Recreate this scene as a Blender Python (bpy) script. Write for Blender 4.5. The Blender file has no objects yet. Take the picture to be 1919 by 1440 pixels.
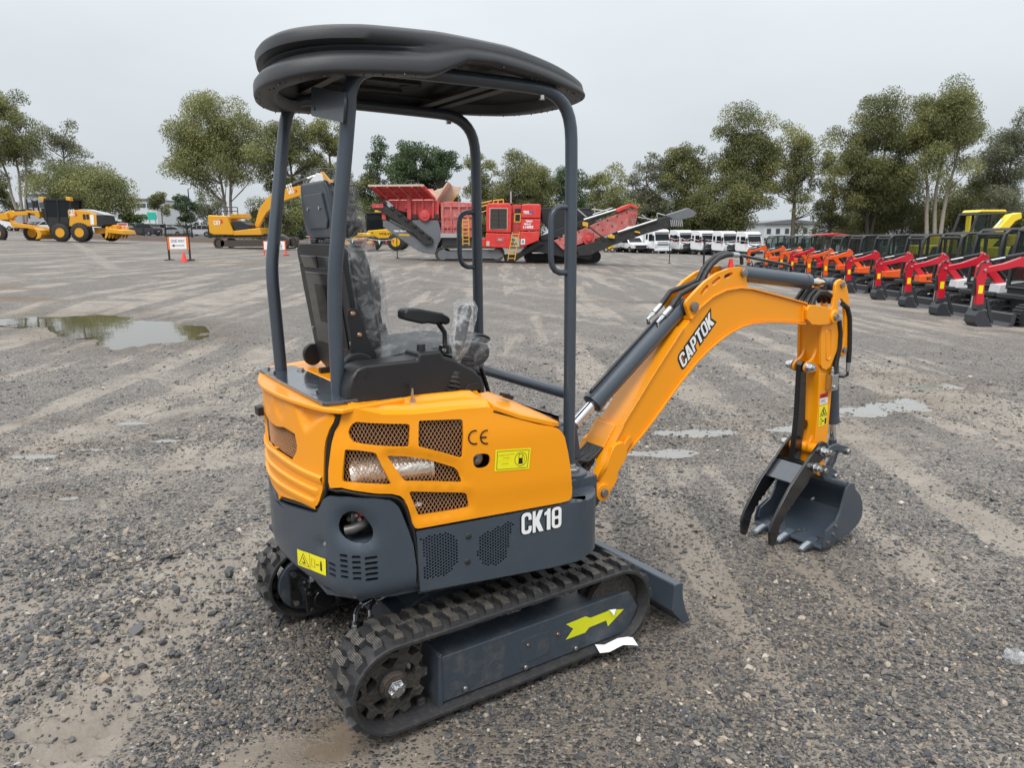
import bpy, bmesh, math, random
import numpy as np
from mathutils import Vector, Matrix
from mathutils.geometry import delaunay_2d_cdt

scene = bpy.context.scene
R = math.radians
random.seed(7)
rng = np.random.default_rng(11)

# ------------------------------------------------------------------ camera
PITCH, ROLL, FPX, CAMZ = 11.39, -0.375, 1390.0, 1.65
cd = bpy.data.cameras.new('camera')
cam = bpy.data.objects.new('camera', cd)
scene.collection.objects.link(cam)
scene.camera = cam
cd.sensor_fit = 'HORIZONTAL'
cd.sensor_width = 36.0
cd.lens = FPX / 1919 * 36
cd.clip_start = 0.05
cd.clip_end = 6000
_d = Vector((0, math.cos(R(PITCH)), -math.sin(R(PITCH))))
_r = Vector((1, 0, 0))
_u = _r.cross(_d)
_r2 = _r * math.cos(R(ROLL)) + _u * math.sin(R(ROLL))
_u2 = -_r * math.sin(R(ROLL)) + _u * math.cos(R(ROLL))
CM = Matrix((_r2, _u2, -_d)).transposed().to_4x4()
CM.translation = (0, 0, CAMZ)
cam.matrix_world = CM

# ------------------------------------------------------------------ sky and sun (overcast)
SUN_EL, SUN_AZ = 52.0, 205.0      # azimuth clockwise from +Y: behind the camera, to its left
world = bpy.data.worlds.new('World')
scene.world = world
world.use_nodes = True
wn = world.node_tree.nodes
wl = world.node_tree.links
wn.clear()
w_out = wn.new('ShaderNodeOutputWorld')
w_bg = wn.new('ShaderNodeBackground')
w_sky = wn.new('ShaderNodeTexSky')
w_sky.sky_type = 'NISHITA'
w_sky.sun_disc = False
w_sky.sun_elevation = R(SUN_EL)
w_sky.sun_rotation = R(SUN_AZ)
w_sky.dust_density = 4.0
w_sky.air_density = 1.0
w_tc = wn.new('ShaderNodeTexCoord')
w_sep = wn.new('ShaderNodeSeparateXYZ')
wl.new(w_tc.outputs['Generated'], w_sep.inputs[0])
# overcast cloud deck: brighter overhead than at the horizon, as a covered sky is
w_el = wn.new('ShaderNodeMapRange')
w_el.inputs['From Min'].default_value = 0.0
w_el.inputs['From Max'].default_value = 1.0
w_el.inputs['To Min'].default_value = 0.0
w_el.inputs['To Max'].default_value = 1.0
wl.new(w_sep.outputs['Z'], w_el.inputs['Value'])
w_ramp = wn.new('ShaderNodeValToRGB')
w_ramp.color_ramp.elements[0].position = 0.0
w_ramp.color_ramp.elements[0].color = (0.875, 0.945, 1.0, 1)
w_ramp.color_ramp.elements[1].position = 1.0
w_ramp.color_ramp.elements[1].color = (0.96, 0.985, 1.0, 1)
wl.new(w_el.outputs[0], w_ramp.inputs[0])
w_noise = wn.new('ShaderNodeTexNoise')
w_noise.inputs['Scale'].default_value = 1.6
w_noise.inputs['Detail'].default_value = 5.0
w_noise.inputs['Roughness'].default_value = 0.5
w_map = wn.new('ShaderNodeMapping')
w_map.inputs['Scale'].default_value = (1, 1, 2.6)
wl.new(w_tc.outputs['Generated'], w_map.inputs[0])
wl.new(w_map.outputs[0], w_noise.inputs['Vector'])
w_nr = wn.new('ShaderNodeMapRange')
w_nr.inputs['From Min'].default_value = 0.3
w_nr.inputs['From Max'].default_value = 0.7
w_nr.inputs['To Min'].default_value = 0.90
w_nr.inputs['To Max'].default_value = 1.10
wl.new(w_noise.outputs['Fac'], w_nr.inputs['Value'])
w_sq = wn.new('ShaderNodeMath')               # luminance of the deck against elevation
w_sq.operation = 'POWER'
w_sq.inputs[1].default_value = 2.0
wl.new(w_el.outputs[0], w_sq.inputs[0])
w_lum = wn.new('ShaderNodeMapRange')
w_lum.inputs['To Min'].default_value = 7.2
w_lum.inputs['To Max'].default_value = 26.0
wl.new(w_sq.outputs[0], w_lum.inputs['Value'])
w_m1 = wn.new('ShaderNodeMath')
w_m1.operation = 'MULTIPLY'
wl.new(w_lum.outputs[0], w_m1.inputs[0])
wl.new(w_nr.outputs[0], w_m1.inputs[1])
w_deck = wn.new('ShaderNodeVectorMath')
w_deck.operation = 'SCALE'
wl.new(w_ramp.outputs[0], w_deck.inputs[0])
wl.new(w_m1.outputs[0], w_deck.inputs['Scale'])
w_mix = wn.new('ShaderNodeMix')
w_mix.data_type = 'RGBA'
w_mix.inputs[0].default_value = 0.93         # cloud cover over the clear sky
wl.new(w_sky.outputs[0], w_mix.inputs[6])
wl.new(w_deck.outputs[0], w_mix.inputs[7])
wl.new(w_mix.outputs[2], w_bg.inputs['Color'])
w_bg.inputs['Strength'].default_value = 0.085
wl.new(w_bg.outputs[0], w_out.inputs[0])

sd = bpy.data.lights.new('sun', 'SUN')
sd.energy = 1.5
sd.angle = R(25)
sd.color = (1.0, 0.97, 0.93)
sun = bpy.data.objects.new('sun', sd)
scene.collection.objects.link(sun)
sun.rotation_euler = Vector((-math.sin(R(SUN_AZ)) * math.cos(R(SUN_EL)), -math.cos(R(SUN_AZ)) * math.cos(R(SUN_EL)), -math.sin(R(SUN_EL)))).to_track_quat('-Z', 'Y').to_euler()

vs = scene.view_settings
vs.view_transform = 'Standard'
vs.look = 'None'
vs.gamma = 1.0
vs.exposure = 0.32
vs.use_curve_mapping = False
scene.cycles.max_bounces = 6
scene.cycles.diffuse_bounces = 3
scene.cycles.glossy_bounces = 3
scene.cycles.transmission_bounces = 4
scene.cycles.transparent_max_bounces = 16
scene.cycles.caustics_reflective = False
scene.cycles.caustics_refractive = False

# ------------------------------------------------------------------ helpers
COL = scene.collection
MATS = {}

def mat(name, col, rough=0.5, metal=0.0, coat=0.0, var=0.0, vscale=6.0, dirt=None, dirt_amt=0.0, bump=0.0, bscale=80.0, spec=0.5, rvar=0.0):
 """Painted / moulded surface: base colour with mottling, optional dust that lies in patches, fine relief."""
 m = bpy.data.materials.new(name)
 m.use_nodes = True
 nt = m.node_tree
 b = nt.nodes['Principled BSDF']
 b.inputs['Base Color'].default_value = (*col, 1)
 b.inputs['Roughness'].default_value = rough
 b.inputs['Metallic'].default_value = metal
 b.inputs['Coat Weight'].default_value = coat
 b.inputs['Coat Roughness'].default_value = 0.08
 b.inputs['Specular IOR Level'].default_value = spec
 tc = nt.nodes.new('ShaderNodeTexCoord')
 last = None
 if var or dirt or rvar:
  n = nt.nodes.new('ShaderNodeTexNoise')
  n.inputs['Scale'].default_value = vscale
  n.inputs['Detail'].default_value = 6
  n.inputs['Roughness'].default_value = 0.65
  nt.links.new(tc.outputs['Object'], n.inputs['Vector'])
 if var:
  mx = nt.nodes.new('ShaderNodeMix')
  mx.data_type = 'RGBA'
  mx.inputs[6].default_value = (*[c * (1 - var) for c in col], 1)
  mx.inputs[7].default_value = (*[min(1, c * (1 + var)) for c in col], 1)
  nt.links.new(n.outputs['Fac'], mx.inputs[0])
  last = mx.outputs[2]
 if rvar:
  rr = nt.nodes.new('ShaderNodeMapRange')
  rr.inputs['From Min'].default_value = 0.3
  rr.inputs['From Max'].default_value = 0.7
  rr.inputs['To Min'].default_value = max(0.02, rough - rvar)
  rr.inputs['To Max'].default_value = min(1, rough + rvar)
  nt.links.new(n.outputs['Fac'], rr.inputs['Value'])
  nt.links.new(rr.outputs[0], b.inputs['Roughness'])
 if dirt:
  n2 = nt.nodes.new('ShaderNodeTexNoise')
  n2.inputs['Scale'].default_value = vscale * 2.3
  n2.inputs['Detail'].default_value = 9
  n2.inputs['Roughness'].default_value = 0.75
  nt.links.new(tc.outputs['Object'], n2.inputs['Vector'])
  mr = nt.nodes.new('ShaderNodeMapRange')
  mr.inputs['From Min'].default_value = 0.5
  mr.inputs['From Max'].default_value = 0.72
  mr.inputs['To Max'].default_value = dirt_amt
  nt.links.new(n2.outputs['Fac'], mr.inputs['Value'])
  m2 = nt.nodes.new('ShaderNodeMix')
  m2.data_type = 'RGBA'
  nt.links.new(mr.outputs[0], m2.inputs[0])
  if last:
   nt.links.new(last, m2.inputs[6])
  else:
   m2.inputs[6].default_value = (*col, 1)
  m2.inputs[7].default_value = (*dirt, 1)
  last = m2.outputs[2]
 if last:
  nt.links.new(last, b.inputs['Base Color'])
 if bump:
  n3 = nt.nodes.new('ShaderNodeTexNoise')
  n3.inputs['Scale'].default_value = bscale
  n3.inputs['Detail'].default_value = 4
  nt.links.new(tc.outputs['Object'], n3.inputs['Vector'])
  bp = nt.nodes.new('ShaderNodeBump')
  bp.inputs['Strength'].default_value = bump
  bp.inputs['Distance'].default_value = 0.01
  nt.links.new(n3.outputs['Fac'], bp.inputs['Height'])
  nt.links.new(bp.outputs[0], b.inputs['Normal'])
 MATS[name] = m
 return m

class MB:
 """Collects simple solids and links them as one mesh object."""

 def __init__(s):
  s.v, s.f, s.mi = [], [], []

 def add(s, vs_, fs, mi=0):
  o = len(s.v)
  s.v += [tuple(p) for p in vs_]
  s.f += [tuple(i + o for i in f) for f in fs]
  s.mi += [mi] * len(fs)
  return s

 def box(s, c, size, rot=None, mi=0):
  hx, hy, hz = size[0] / 2, size[1] / 2, size[2] / 2
  pts = [Vector((x, y, z)) for x in (-hx, hx) for y in (-hy, hy) for z in (-hz, hz)]
  if rot is not None:
   pts = [rot @ p for p in pts]
  pts = [p + Vector(c) for p in pts]
  return s.add(pts, [(0, 1, 3, 2), (4, 6, 7, 5), (0, 4, 5, 1), (2, 3, 7, 6), (0, 2, 6, 4), (1, 5, 7, 3)], mi)

 def bx(s, x0, x1, y0, y1, z0, z1, mi=0):
  return s.box(((x0 + x1) / 2, (y0 + y1) / 2, (z0 + z1) / 2), (x1 - x0, y1 - y0, z1 - z0), None, mi)

 def prism(s, pts, axis, a, b, mi=0):
  """Polygon in the plane across `axis`, extruded from a to b."""
  def mk(p, t):
   return {'x': (t, p[0], p[1]), 'y': (p[0], t, p[1]), 'z': (p[0], p[1], t)}[axis]
  ar = sum(pts[i - 1][0] * pts[i][1] - pts[i][0] * pts[i - 1][1] for i in range(len(pts)))
  if (ar > 0) == (axis == 'y'):
   pts = pts[::-1]
  if b < a:
   a, b = b, a
  n = len(pts)
  vv = [mk(p, a) for p in pts] + [mk(p, b) for p in pts]
  ff = [tuple(range(n - 1, -1, -1)), tuple(range(n, 2 * n))]
  ff += [(i, (i + 1) % n, n + (i + 1) % n, n + i) for i in range(n)]
  return s.add(vv, ff, mi)

 def tube(s, path, r, n=10, mi=0, closed=False, caps=True):
  path = [Vector(p) for p in path]
  k = len(path)
  rs = r if isinstance(r, (list, tuple)) else [r] * k
  up = Vector((0.013, 0.021, 1))
  vv = []
  prev = None
  for i, p in enumerate(path):
   if closed:
    t = path[(i + 1) % k] - path[i - 1]
   else:
    t = path[min(i + 1, k - 1)] - path[max(i - 1, 0)]
   t.normalize()
   if prev is None:
    a = t.cross(up)
    if a.length < 0.05:
     a = t.cross(Vector((1, 0.01, 0)))
   else:
    a = prev - t * prev.dot(t)
   a.normalize()
   prev = a
   b = t.cross(a)
   vv += [p + (a * math.cos(2 * math.pi * j / n) + b * math.sin(2 * math.pi * j / n)) * rs[i] for j in range(n)]
  ff = []
  for i in range(k if closed else k - 1):
   i2 = (i + 1) % k
   for j in range(n):
    j2 = (j + 1) % n
    ff.append((i * n + j, i * n + j2, i2 * n + j2, i2 * n + j))
  if caps and not closed:
   ff.append(tuple(range(n - 1, -1, -1)))
   ff.append(tuple(range((k - 1) * n, k * n)))
  return s.add(vv, ff, mi)

 def cyl(s, p0, p1, r0, r1=None, n=18, mi=0):
  return s.tube([p0, p1], [r0, r0 if r1 is None else r1], n, mi)

 def rev(s, prof, p0, axis, n=20, mi=0, caps=True):
  """Profile of (radius, distance along axis) turned about the axis at p0."""
  a = Vector(axis).normalized()
  p0 = Vector(p0)
  e = a.cross(Vector((0.013, 0.021, 1)))
  if e.length < 0.05:
   e = a.cross(Vector((1, 0.01, 0)))
  e.normalize()
  f = a.cross(e)
  vv, ff = [], []
  k = len(prof)
  for r, t in prof:
   r = max(1e-5, r)
   vv += [p0 + a * t + (e * math.cos(2 * math.pi * j / n) + f * math.sin(2 * math.pi * j / n)) * r for j in range(n)]
  for i in range(k - 1):
   ff += [(i * n + j, i * n + (j + 1) % n, (i + 1) * n + (j + 1) % n, (i + 1) * n + j) for j in range(n)]
  if caps and prof[0][0] > 1e-4:
   ff.append(tuple(range(n - 1, -1, -1)))
  if caps and prof[-1][0] > 1e-4:
   ff.append(tuple(range((k - 1) * n, k * n)))
  return s.add(vv, ff, mi)

 def hexnut(s, p, axis, r, h, mi=0, stud=0.5):
  a = Vector(axis).normalized()
  p = Vector(p)
  s.cyl(p, p + a * h, r, r, 6, mi)
  if stud:
   s.cyl(p + a * (h * 0.98), p + a * (h * 1.5), r * stud, r * stud, 10, mi)
  return s

 def obj(s, name, m, parent=None, bev=0.0, seg=2, smooth=True, ang=35, loc=None, kind=None):
  me = bpy.data.meshes.new(name)
  me.from_pydata(s.v, [], s.f)
  ml = m if isinstance(m, (list, tuple)) else [m]
  for x in ml:
   me.materials.append(MATS[x] if isinstance(x, str) else x)
  if len(ml) > 1:
   me.polygons.foreach_set('material_index', s.mi)
  me.validate()
  me.update()
  if smooth:
   me.shade_smooth()
   me.set_sharp_from_angle(angle=R(ang))
  return link(name, me, parent, bev, seg, loc, kind)

def link(name, me, parent=None, bev=0.0, seg=2, loc=None, kind=None):
 o = bpy.data.objects.new(name, me)
 COL.objects.link(o)
 if parent is not None:
  o.parent = parent
 if loc is not None:
  o.location = loc
 if bev:
  md = o.modifiers.new('edge', 'BEVEL')
  md.width = bev
  md.segments = seg
  md.limit_method = 'ANGLE'
  md.angle_limit = R(40)
  md.harden_normals = True
 if kind:
  o['kind'] = kind
 return o

def tag(o, label=None, cat=None, group=None, kind=None):
 for k, v in (('label', label), ('category', cat), ('group', group), ('kind', kind)):
  if v:
   o[k] = v
 return o

def thing(name, label, cat, loc=(0, 0, 0), rz=0.0, group=None):
 o = bpy.data.objects.new(name, None)
 COL.objects.link(o)
 o.location = loc
 o.rotation_euler = (0, 0, rz)
 o.empty_display_size = 0.2
 return tag(o, label, cat, group)

def copy_tree(o, parent=None):
 c = o.copy()
 COL.objects.link(c)
 if parent is not None:
  c.parent = parent
 for ch in list(o.children):
  copy_tree(ch, c)
 return c

def in_poly(p, poly):
 x, y = p
 c = False
 n = len(poly)
 for i in range(n):
  x0, y0 = poly[i - 1]
  x1, y1 = poly[i]
  if (y0 > y) != (y1 > y) and x < (x1 - x0) * (y - y0) / (y1 - y0) + x0:
   c = not c
 return c

def seg_dist(p, poly):
 best = 1e9
 px, py = p
 for i in range(len(poly)):
  ax, ay = poly[i - 1]
  bx_, by_ = poly[i]
  dx, dy = bx_ - ax, by_ - ay
  L = dx * dx + dy * dy
  t = 0 if L == 0 else max(0, min(1, ((px - ax) * dx + (py - ay) * dy) / L))
  d = (px - ax - t * dx) ** 2 + (py - ay - t * dy) ** 2
  if d < best:
   best = d
 return math.sqrt(best)

def resample(poly, step, closed=True):
 out = []
 n = len(poly)
 for i in range(n if closed else n - 1):
  a, b = poly[i], poly[(i + 1) % n]
  L = math.dist(a, b)
  k = max(1, int(L / step))
  out += [(a[0] + (b[0] - a[0]) * j / k, a[1] + (b[1] - a[1]) * j / k) for j in range(k)]
 if not closed:
  out.append(poly[-1])
 return out

def smooth_poly(poly, it=1, closed=True):
 for _ in range(it):
  n = len(poly)
  out = []
  rngi = range(n) if closed else range(n - 1)
  if not closed:
   out.append(poly[0])
  for i in rngi:
   a, b = poly[i], poly[(i + 1) % n]
   out.append((a[0] * .75 + b[0] * .25, a[1] * .75 + b[1] * .25))
   out.append((a[0] * .25 + b[0] * .75, a[1] * .25 + b[1] * .75))
  if not closed:
   out.append(poly[-1])
  poly = out
 return poly

def chaikin3(p, it=1):
 for _ in range(it):
  q = [p[0]]
  for a, c in zip(p[:-1], p[1:]):
   q.append(tuple(x * .75 + y * .25 for x, y in zip(a, c)))
   q.append(tuple(x * .25 + y * .75 for x, y in zip(a, c)))
  p = q + [p[-1]]
 return p

def cdt_plate(outline, holes, grid=0.03, ring=0.0, hring=0.0):
 """Triangulates an outline with holes, with grid points inside so that it can be wrapped on a curve.
 Gives 2D points, triangles, and each point's distance to the outer edge / nearest hole edge."""
 pts = list(outline)
 edges = [(i, (i + 1) % len(outline)) for i in range(len(outline))]
 for h in holes:
  o = len(pts)
  pts += h
  edges += [(o + i, o + (i + 1) % len(h)) for i in range(len(h))]
 def inset(poly, d, outward):
  ar = sum(poly[i - 1][0] * poly[i][1] - poly[i][0] * poly[i - 1][1] for i in range(len(poly)))
  sg = 1 if ar > 0 else -1
  if outward:
   sg = -sg
  res = []
  n = len(poly)
  for i in range(n):
   a, b = poly[i - 1], poly[(i + 1) % n]
   dx, dy = b[0] - a[0], b[1] - a[1]
   L = math.hypot(dx, dy) or 1
   res.append((poly[i][0] - dy / L * d * sg, poly[i][1] + dx / L * d * sg))
  return res
 extra = []
 if ring:
  for f in (0.3, 0.65, 1.0, 1.45):
   extra += [q for q in inset(outline, ring * f, False) if in_poly(q, outline) and seg_dist(q, outline) > ring * f * .8]
 if hring:
  for h in holes:
   for f in (0.4, 1.0, 1.8):
    extra += [q for q in inset(h, hring * f, True) if not in_poly(q, h) and seg_dist(q, h) > hring * f * .8]
 xs = [p[0] for p in outline]
 ys = [p[1] for p in outline]
 nx = int((max(xs) - min(xs)) / grid)
 ny = int((max(ys) - min(ys)) / grid)
 for i in range(1, nx + 1):
  for j in range(1, ny + 1):
   extra.append((min(xs) + i * grid, min(ys) + (j - .5 * (i % 2)) * grid))
 for q in extra:
  if not in_poly(q, outline):
   continue
  if seg_dist(q, outline) < max(0.002, ring * .25):
   continue
  if any((in_poly(q, h) or seg_dist(q, h) < 0.0018) for h in holes):
   continue
  pts.append(q)
 v, e, f, *_ = delaunay_2d_cdt([Vector(p) for p in pts], edges, [], 0, 1e-6)
 v = [(p[0], p[1]) for p in v]
 tri = []
 for t in f:
  c = (sum(v[i][0] for i in t) / 3, sum(v[i][1] for i in t) / 3)
  if in_poly(c, outline) and not any(in_poly(c, h) for h in holes):
   tri.append(tuple(t))
 return v, tri

def solidify(o, th, offset=-1):
 """Gives an open sheet its thickness; its free edges stay crisp."""
 bm = bmesh.new()
 bm.from_mesh(o.data)
 for e in bm.edges:
  if len(e.link_faces) < 2:
   e.smooth = False
 bm.to_mesh(o.data)
 bm.free()
 md = o.modifiers.new('thickness', 'SOLIDIFY')
 md.thickness = th
 md.offset = offset
 md.use_even_offset = False
 return o

def _glyphs():
 """Heavy condensed capitals drawn as outlines with holes, cell one unit high."""
 def rr(x0, y0, x1, y1, r, k=4):
  return [(x1 - r + r * math.cos(q), y1 - r + r * math.sin(q)) for q in np.linspace(0, math.pi / 2, k)] + [(x0 + r - r * math.sin(q), y1 - r + r * math.cos(q)) for q in np.linspace(0, math.pi / 2, k)] + [(x0 + r - r * math.cos(q), y0 + r - r * math.sin(q)) for q in np.linspace(0, math.pi / 2, k)] + [(x1 - r + r * math.sin(q), y0 + r - r * math.cos(q)) for q in np.linspace(0, math.pi / 2, k)]
 g = {}
 w, s = .50, .150
 g['O'] = (w, rr(0, 0, w, 1, .19), [rr(s, .17, w - s, .83, .06)])
 g['8'] = (w, rr(0, 0, w, 1, .19), [rr(s, .15, w - s, .44, .06), rr(s, .57, w - s, .86, .06)])
 g['C'] = (w, [(w, .64), (w, .81)] + rr(0, 0, w, 1, .19)[1:12] + [(w - .19 + .19 * math.sin(q), .19 - .19 * math.cos(q)) for q in np.linspace(.3, math.pi / 2, 4)] + [(w, .36), (w - s, .36), (w - s, .22), (w / 2 + .02, .16), (w / 2 - .02, .16), (s, .22), (s, .78), (w / 2 - .02, .84), (w / 2 + .02, .84), (w - s, .78), (w - s, .64)], [])
 g['K'] = (.54, [(0, 0), (s, 0), (s, .34), (.33, 0), (.55, 0), (.33, .52), (.53, 1), (.32, 1), (s, .66), (s, 1), (0, 1)], [])
 g['1'] = (.32, [(.12, 0), (.31, 0), (.31, 1), (.17, 1), (.12, .90), (0, .84), (0, .70), (.12, .73)], [])
 g['A'] = (.55, [(0, 0), (.19, 0), (.21, .19), (.34, .19), (.36, 0), (.55, 0), (.39, 1), (.16, 1)], [[(.235, .35), (.315, .35), (.275, .74)]])
 g['P'] = (.48, [(0, 0), (s, 0), (s, .38), (.30, .38), (.42, .43), (.48, .55), (.48, .83), (.42, .95), (.30, 1), (0, 1)], [[(s, .53), (.27, .53), (.295, .57), (.295, .81), (.27, .85), (s, .85)]])
 g['T'] = (.50, [(.155, 0), (.345, 0), (.345, .83), (.5, .83), (.5, 1), (0, 1), (0, .83), (.155, .83)], [])
 return g

def block_text(txt, gap=.055):
 x = 0.0
 pts, fs, outl = [], [], []
 gl = _glyphs()
 for ch in txt:
  w, o, hs = gl[ch]
  v, t = cdt_plate(o, hs, .5)
  k = len(pts)
  pts += [(p[0] + x, p[1]) for p in v]
  fs += [tuple(i + k for i in q) for q in t]
  outl.append([(p[0] + x, p[1]) for p in o])
  x += w + gap
 return pts, fs, x - gap, outl

def fat(poly, d):
 ar = sum(poly[i - 1][0] * poly[i][1] - poly[i][0] * poly[i - 1][1] for i in range(len(poly)))
 sg = 1 if ar > 0 else -1
 res = []
 n = len(poly)
 for i in range(n):
  a, p, c = Vector(poly[i - 1]), Vector(poly[i]), Vector(poly[(i + 1) % n])
  e1, e2 = (p - a), (c - p)
  if e1.length < 1e-6 or e2.length < 1e-6:
   continue
  n1 = Vector((e1.y, -e1.x)).normalized() * sg
  n2 = Vector((e2.y, -e2.x)).normalized() * sg
  m = n1 + n2
  if m.length < .2:
   m = n1
  m.normalize()
  res.append(tuple(p + m * d / max(.55, m.dot(n1))))
 return res

_tc = {}

def text_geo(txt, offset=0.0, res=3):
 """Letters as flat triangles, scaled to a box one unit high; gives points, faces and the width of the line."""
 key = (txt, offset)
 if key in _tc:
  return _tc[key]
 cu = bpy.data.curves.new('letters', 'FONT')
 cu.body = txt
 cu.offset = offset
 cu.resolution_u = res
 cu.fill_mode = 'FRONT'
 ob = bpy.data.objects.new('letters', cu)
 COL.objects.link(ob)
 dg = bpy.context.evaluated_depsgraph_get()
 dg.update()
 me = bpy.data.meshes.new_from_object(ob.evaluated_get(dg))
 pts = [(v.co.x, v.co.y) for v in me.vertices]
 fs = [tuple(p.vertices) for p in me.polygons]
 bpy.data.objects.remove(ob)
 bpy.data.meshes.remove(me)
 x0 = min(p[0] for p in pts)
 y0 = min(p[1] for p in pts)
 y1 = max(p[1] for p in pts)
 x1 = max(p[0] for p in pts)
 k = 1 / (y1 - y0)
 _tc[key] = ([((p[0] - x0) * k, (p[1] - y0) * k) for p in pts], fs, (x1 - x0) * k)
 return _tc[key]

def lettering(txt, m, parent, origin, xdir, up, width, height, bold=0.0, name='lettering', shear=0.0, pad=0.0):
 """Flat printed letters: lower left corner at origin, running along xdir."""
 pts, fs, w = block_text(txt)[:3] if txt == 'CAT' else text_geo(txt, bold)
 X, U, O = Vector(xdir).normalized(), Vector(up).normalized(), Vector(origin)
 b = MB()
 b.add([O + X * ((-pad) + p[0] / w * (width + 2 * pad) + shear * p[1] * height) + U * (-pad + p[1] * (height + 2 * pad)) for p in pts], fs)
 return b.obj(name, m, parent, smooth=False)

def capsule(a, c, r, k=5):
 d = Vector(c) - Vector(a)
 t = math.atan2(d.y, d.x)
 return [(c[0] + r * math.cos(t + q), c[1] + r * math.sin(t + q)) for q in np.linspace(-math.pi / 2, math.pi / 2, k)] + [(a[0] - r * math.cos(t + q), a[1] - r * math.sin(t + q)) for q in np.linspace(-math.pi / 2, math.pi / 2, k)]

def G(px, py):
 """Where the line of sight through a picture point meets the flat yard."""
 v = _d * FPX + _r2 * (px - 959.5) - _u2 * (py - 720)
 t = -CAMZ / v.z
 return (v.x * t, v.y * t)

def vnoise(x, y, seed=0):
 xi = np.floor(x).astype(np.int64)
 yi = np.floor(y).astype(np.int64)
 fx = x - xi
 fy = y - yi
 fx = fx * fx * (3 - 2 * fx)
 fy = fy * fy * (3 - 2 * fy)

 def hsh(a, b):
  h = (a * 374761393 + b * 668265263 + seed * 974711) & 0x7fffffff
  h = ((h ^ (h >> 13)) * 1274126177) & 0x7fffffff
  return ((h ^ (h >> 16)) & 0xffff) / 65535.0
 return (hsh(xi, yi) * (1 - fx) + hsh(xi + 1, yi) * fx) * (1 - fy) + (hsh(xi, yi + 1) * (1 - fx) + hsh(xi + 1, yi + 1) * fx) * fy

def fbm(x, y, seed=0, o=4):
 a, s, t = 0.5, 0.0, 0.0
 for i in range(o):
  s = s + a * vnoise(x * 2 ** i, y * 2 ** i, seed + i * 17)
  t += a
  a *= 0.5
 return s / t

def sstep(a, b, x):
 t = np.clip((x - a) / (b - a), 0, 1)
 return t * t * (3 - 2 * t)

def hill(x, y):
 """The yard falls gently from left to right beyond the digger."""
 d = np.hypot(np.asarray(x, float) - 0.3, np.asarray(y, float) - 3.0)
 xx = np.clip(x, -90, 90)
 return -0.035 * xx * sstep(5.0, 24.0, d)

# ------------------------------------------------------------------ materials
ORANGE = (0.90, 0.325, 0.002)
mat('orange_paint', ORANGE, 0.34, coat=0.25, var=0.03, vscale=3, bump=0.03, bscale=60)
mat('orange_weld', (0.80, 0.29, 0.006), 0.36, coat=0.4, var=0.06, vscale=9, bump=0.08, bscale=120)
mat('slate_paint', (0.047, 0.062, 0.082), 0.36, coat=0.25, var=0.12, vscale=5, dirt=(0.13, 0.12, 0.105), dirt_amt=0.14, bump=0.05, bscale=90)
mat('slate_dusty', (0.040, 0.052, 0.068), 0.5, var=0.2, vscale=7, dirt=(0.17, 0.15, 0.125), dirt_amt=0.4, bump=0.1, bscale=60)
mat('slate_wet', (0.05, 0.06, 0.075), 0.14, var=0.2, vscale=9, bump=0.25, bscale=35, coat=0.7)
mat('canopy_plastic', (0.033, 0.035, 0.040), 0.46, var=0.15, vscale=8, bump=0.18, bscale=420)
mat('canopy_under', (0.022, 0.021, 0.021), 0.55, var=0.25, vscale=14, bump=0.1, bscale=90)
mat('black_plastic', (0.013, 0.014, 0.016), 0.42, var=0.2, vscale=12, bump=0.12, bscale=350)
mat('black_gloss', (0.008, 0.008, 0.009), 0.2, coat=0.5, var=0.3, vscale=10)
mat('rubber', (0.022, 0.022, 0.024), 0.62, var=0.3, vscale=20, dirt=(0.13, 0.115, 0.095), dirt_amt=0.35, bump=0.15, bscale=90)
mat('rubber_hose', (0.012, 0.012, 0.013), 0.38, bump=0.35, bscale=160)
mat('seal_rubber', (0.010, 0.010, 0.011), 0.5, bump=0.1, bscale=200)
mat('chrome', (0.72, 0.73, 0.75), 0.10, metal=1.0)
mat('zinc', (0.55, 0.56, 0.57), 0.27, metal=1.0, var=0.15, vscale=60, bump=0.1, bscale=120)
mat('copper_bolt', (0.55, 0.33, 0.2), 0.35, metal=1.0)
mat('raw_steel', (0.30, 0.29, 0.28), 0.42, metal=0.9, var=0.3, vscale=30)
mat('rust', (0.19, 0.075, 0.03), 0.75, var=0.4, vscale=30)
mat('grille_wire', (0.60, 0.33, 0.17), 0.42, metal=0.35, var=0.1)  # tan puts the orange reflected in the zinc wire into its base colour
mat('dark_inside', (0.012, 0.009, 0.008), 0.7)
mat('muffler_foil', (0.80, 0.74, 0.66), 0.33, metal=0.75, var=0.25, vscale=30, bump=0.7, bscale=55)
mat('pipe_steel', (0.105, 0.100, 0.095), 0.42, metal=0.5, var=0.3, vscale=20)
mat('label_yellow', (0.86, 0.77, 0.010), 0.35, coat=0.3)
mat('arrow_yellow', (0.68, 0.70, 0.015), 0.35, coat=0.3, var=0.06, vscale=20)
mat('ink_black', (0.012, 0.012, 0.012), 0.4)
mat('white_print', (0.83, 0.84, 0.85), 0.35)
mat('paper_white', (0.78, 0.80, 0.82), 0.5, bump=0.2, bscale=30)
mat('label_red', (0.62, 0.03, 0.02), 0.4)
mat('worn_paint', (0.30, 0.33, 0.36), 0.4)
mat('track_mud', (0.040, 0.035, 0.030), 0.6, var=0.35, vscale=18, dirt=(0.12, 0.10, 0.08), dirt_amt=0.6, bump=0.8, bscale=70)

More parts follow.
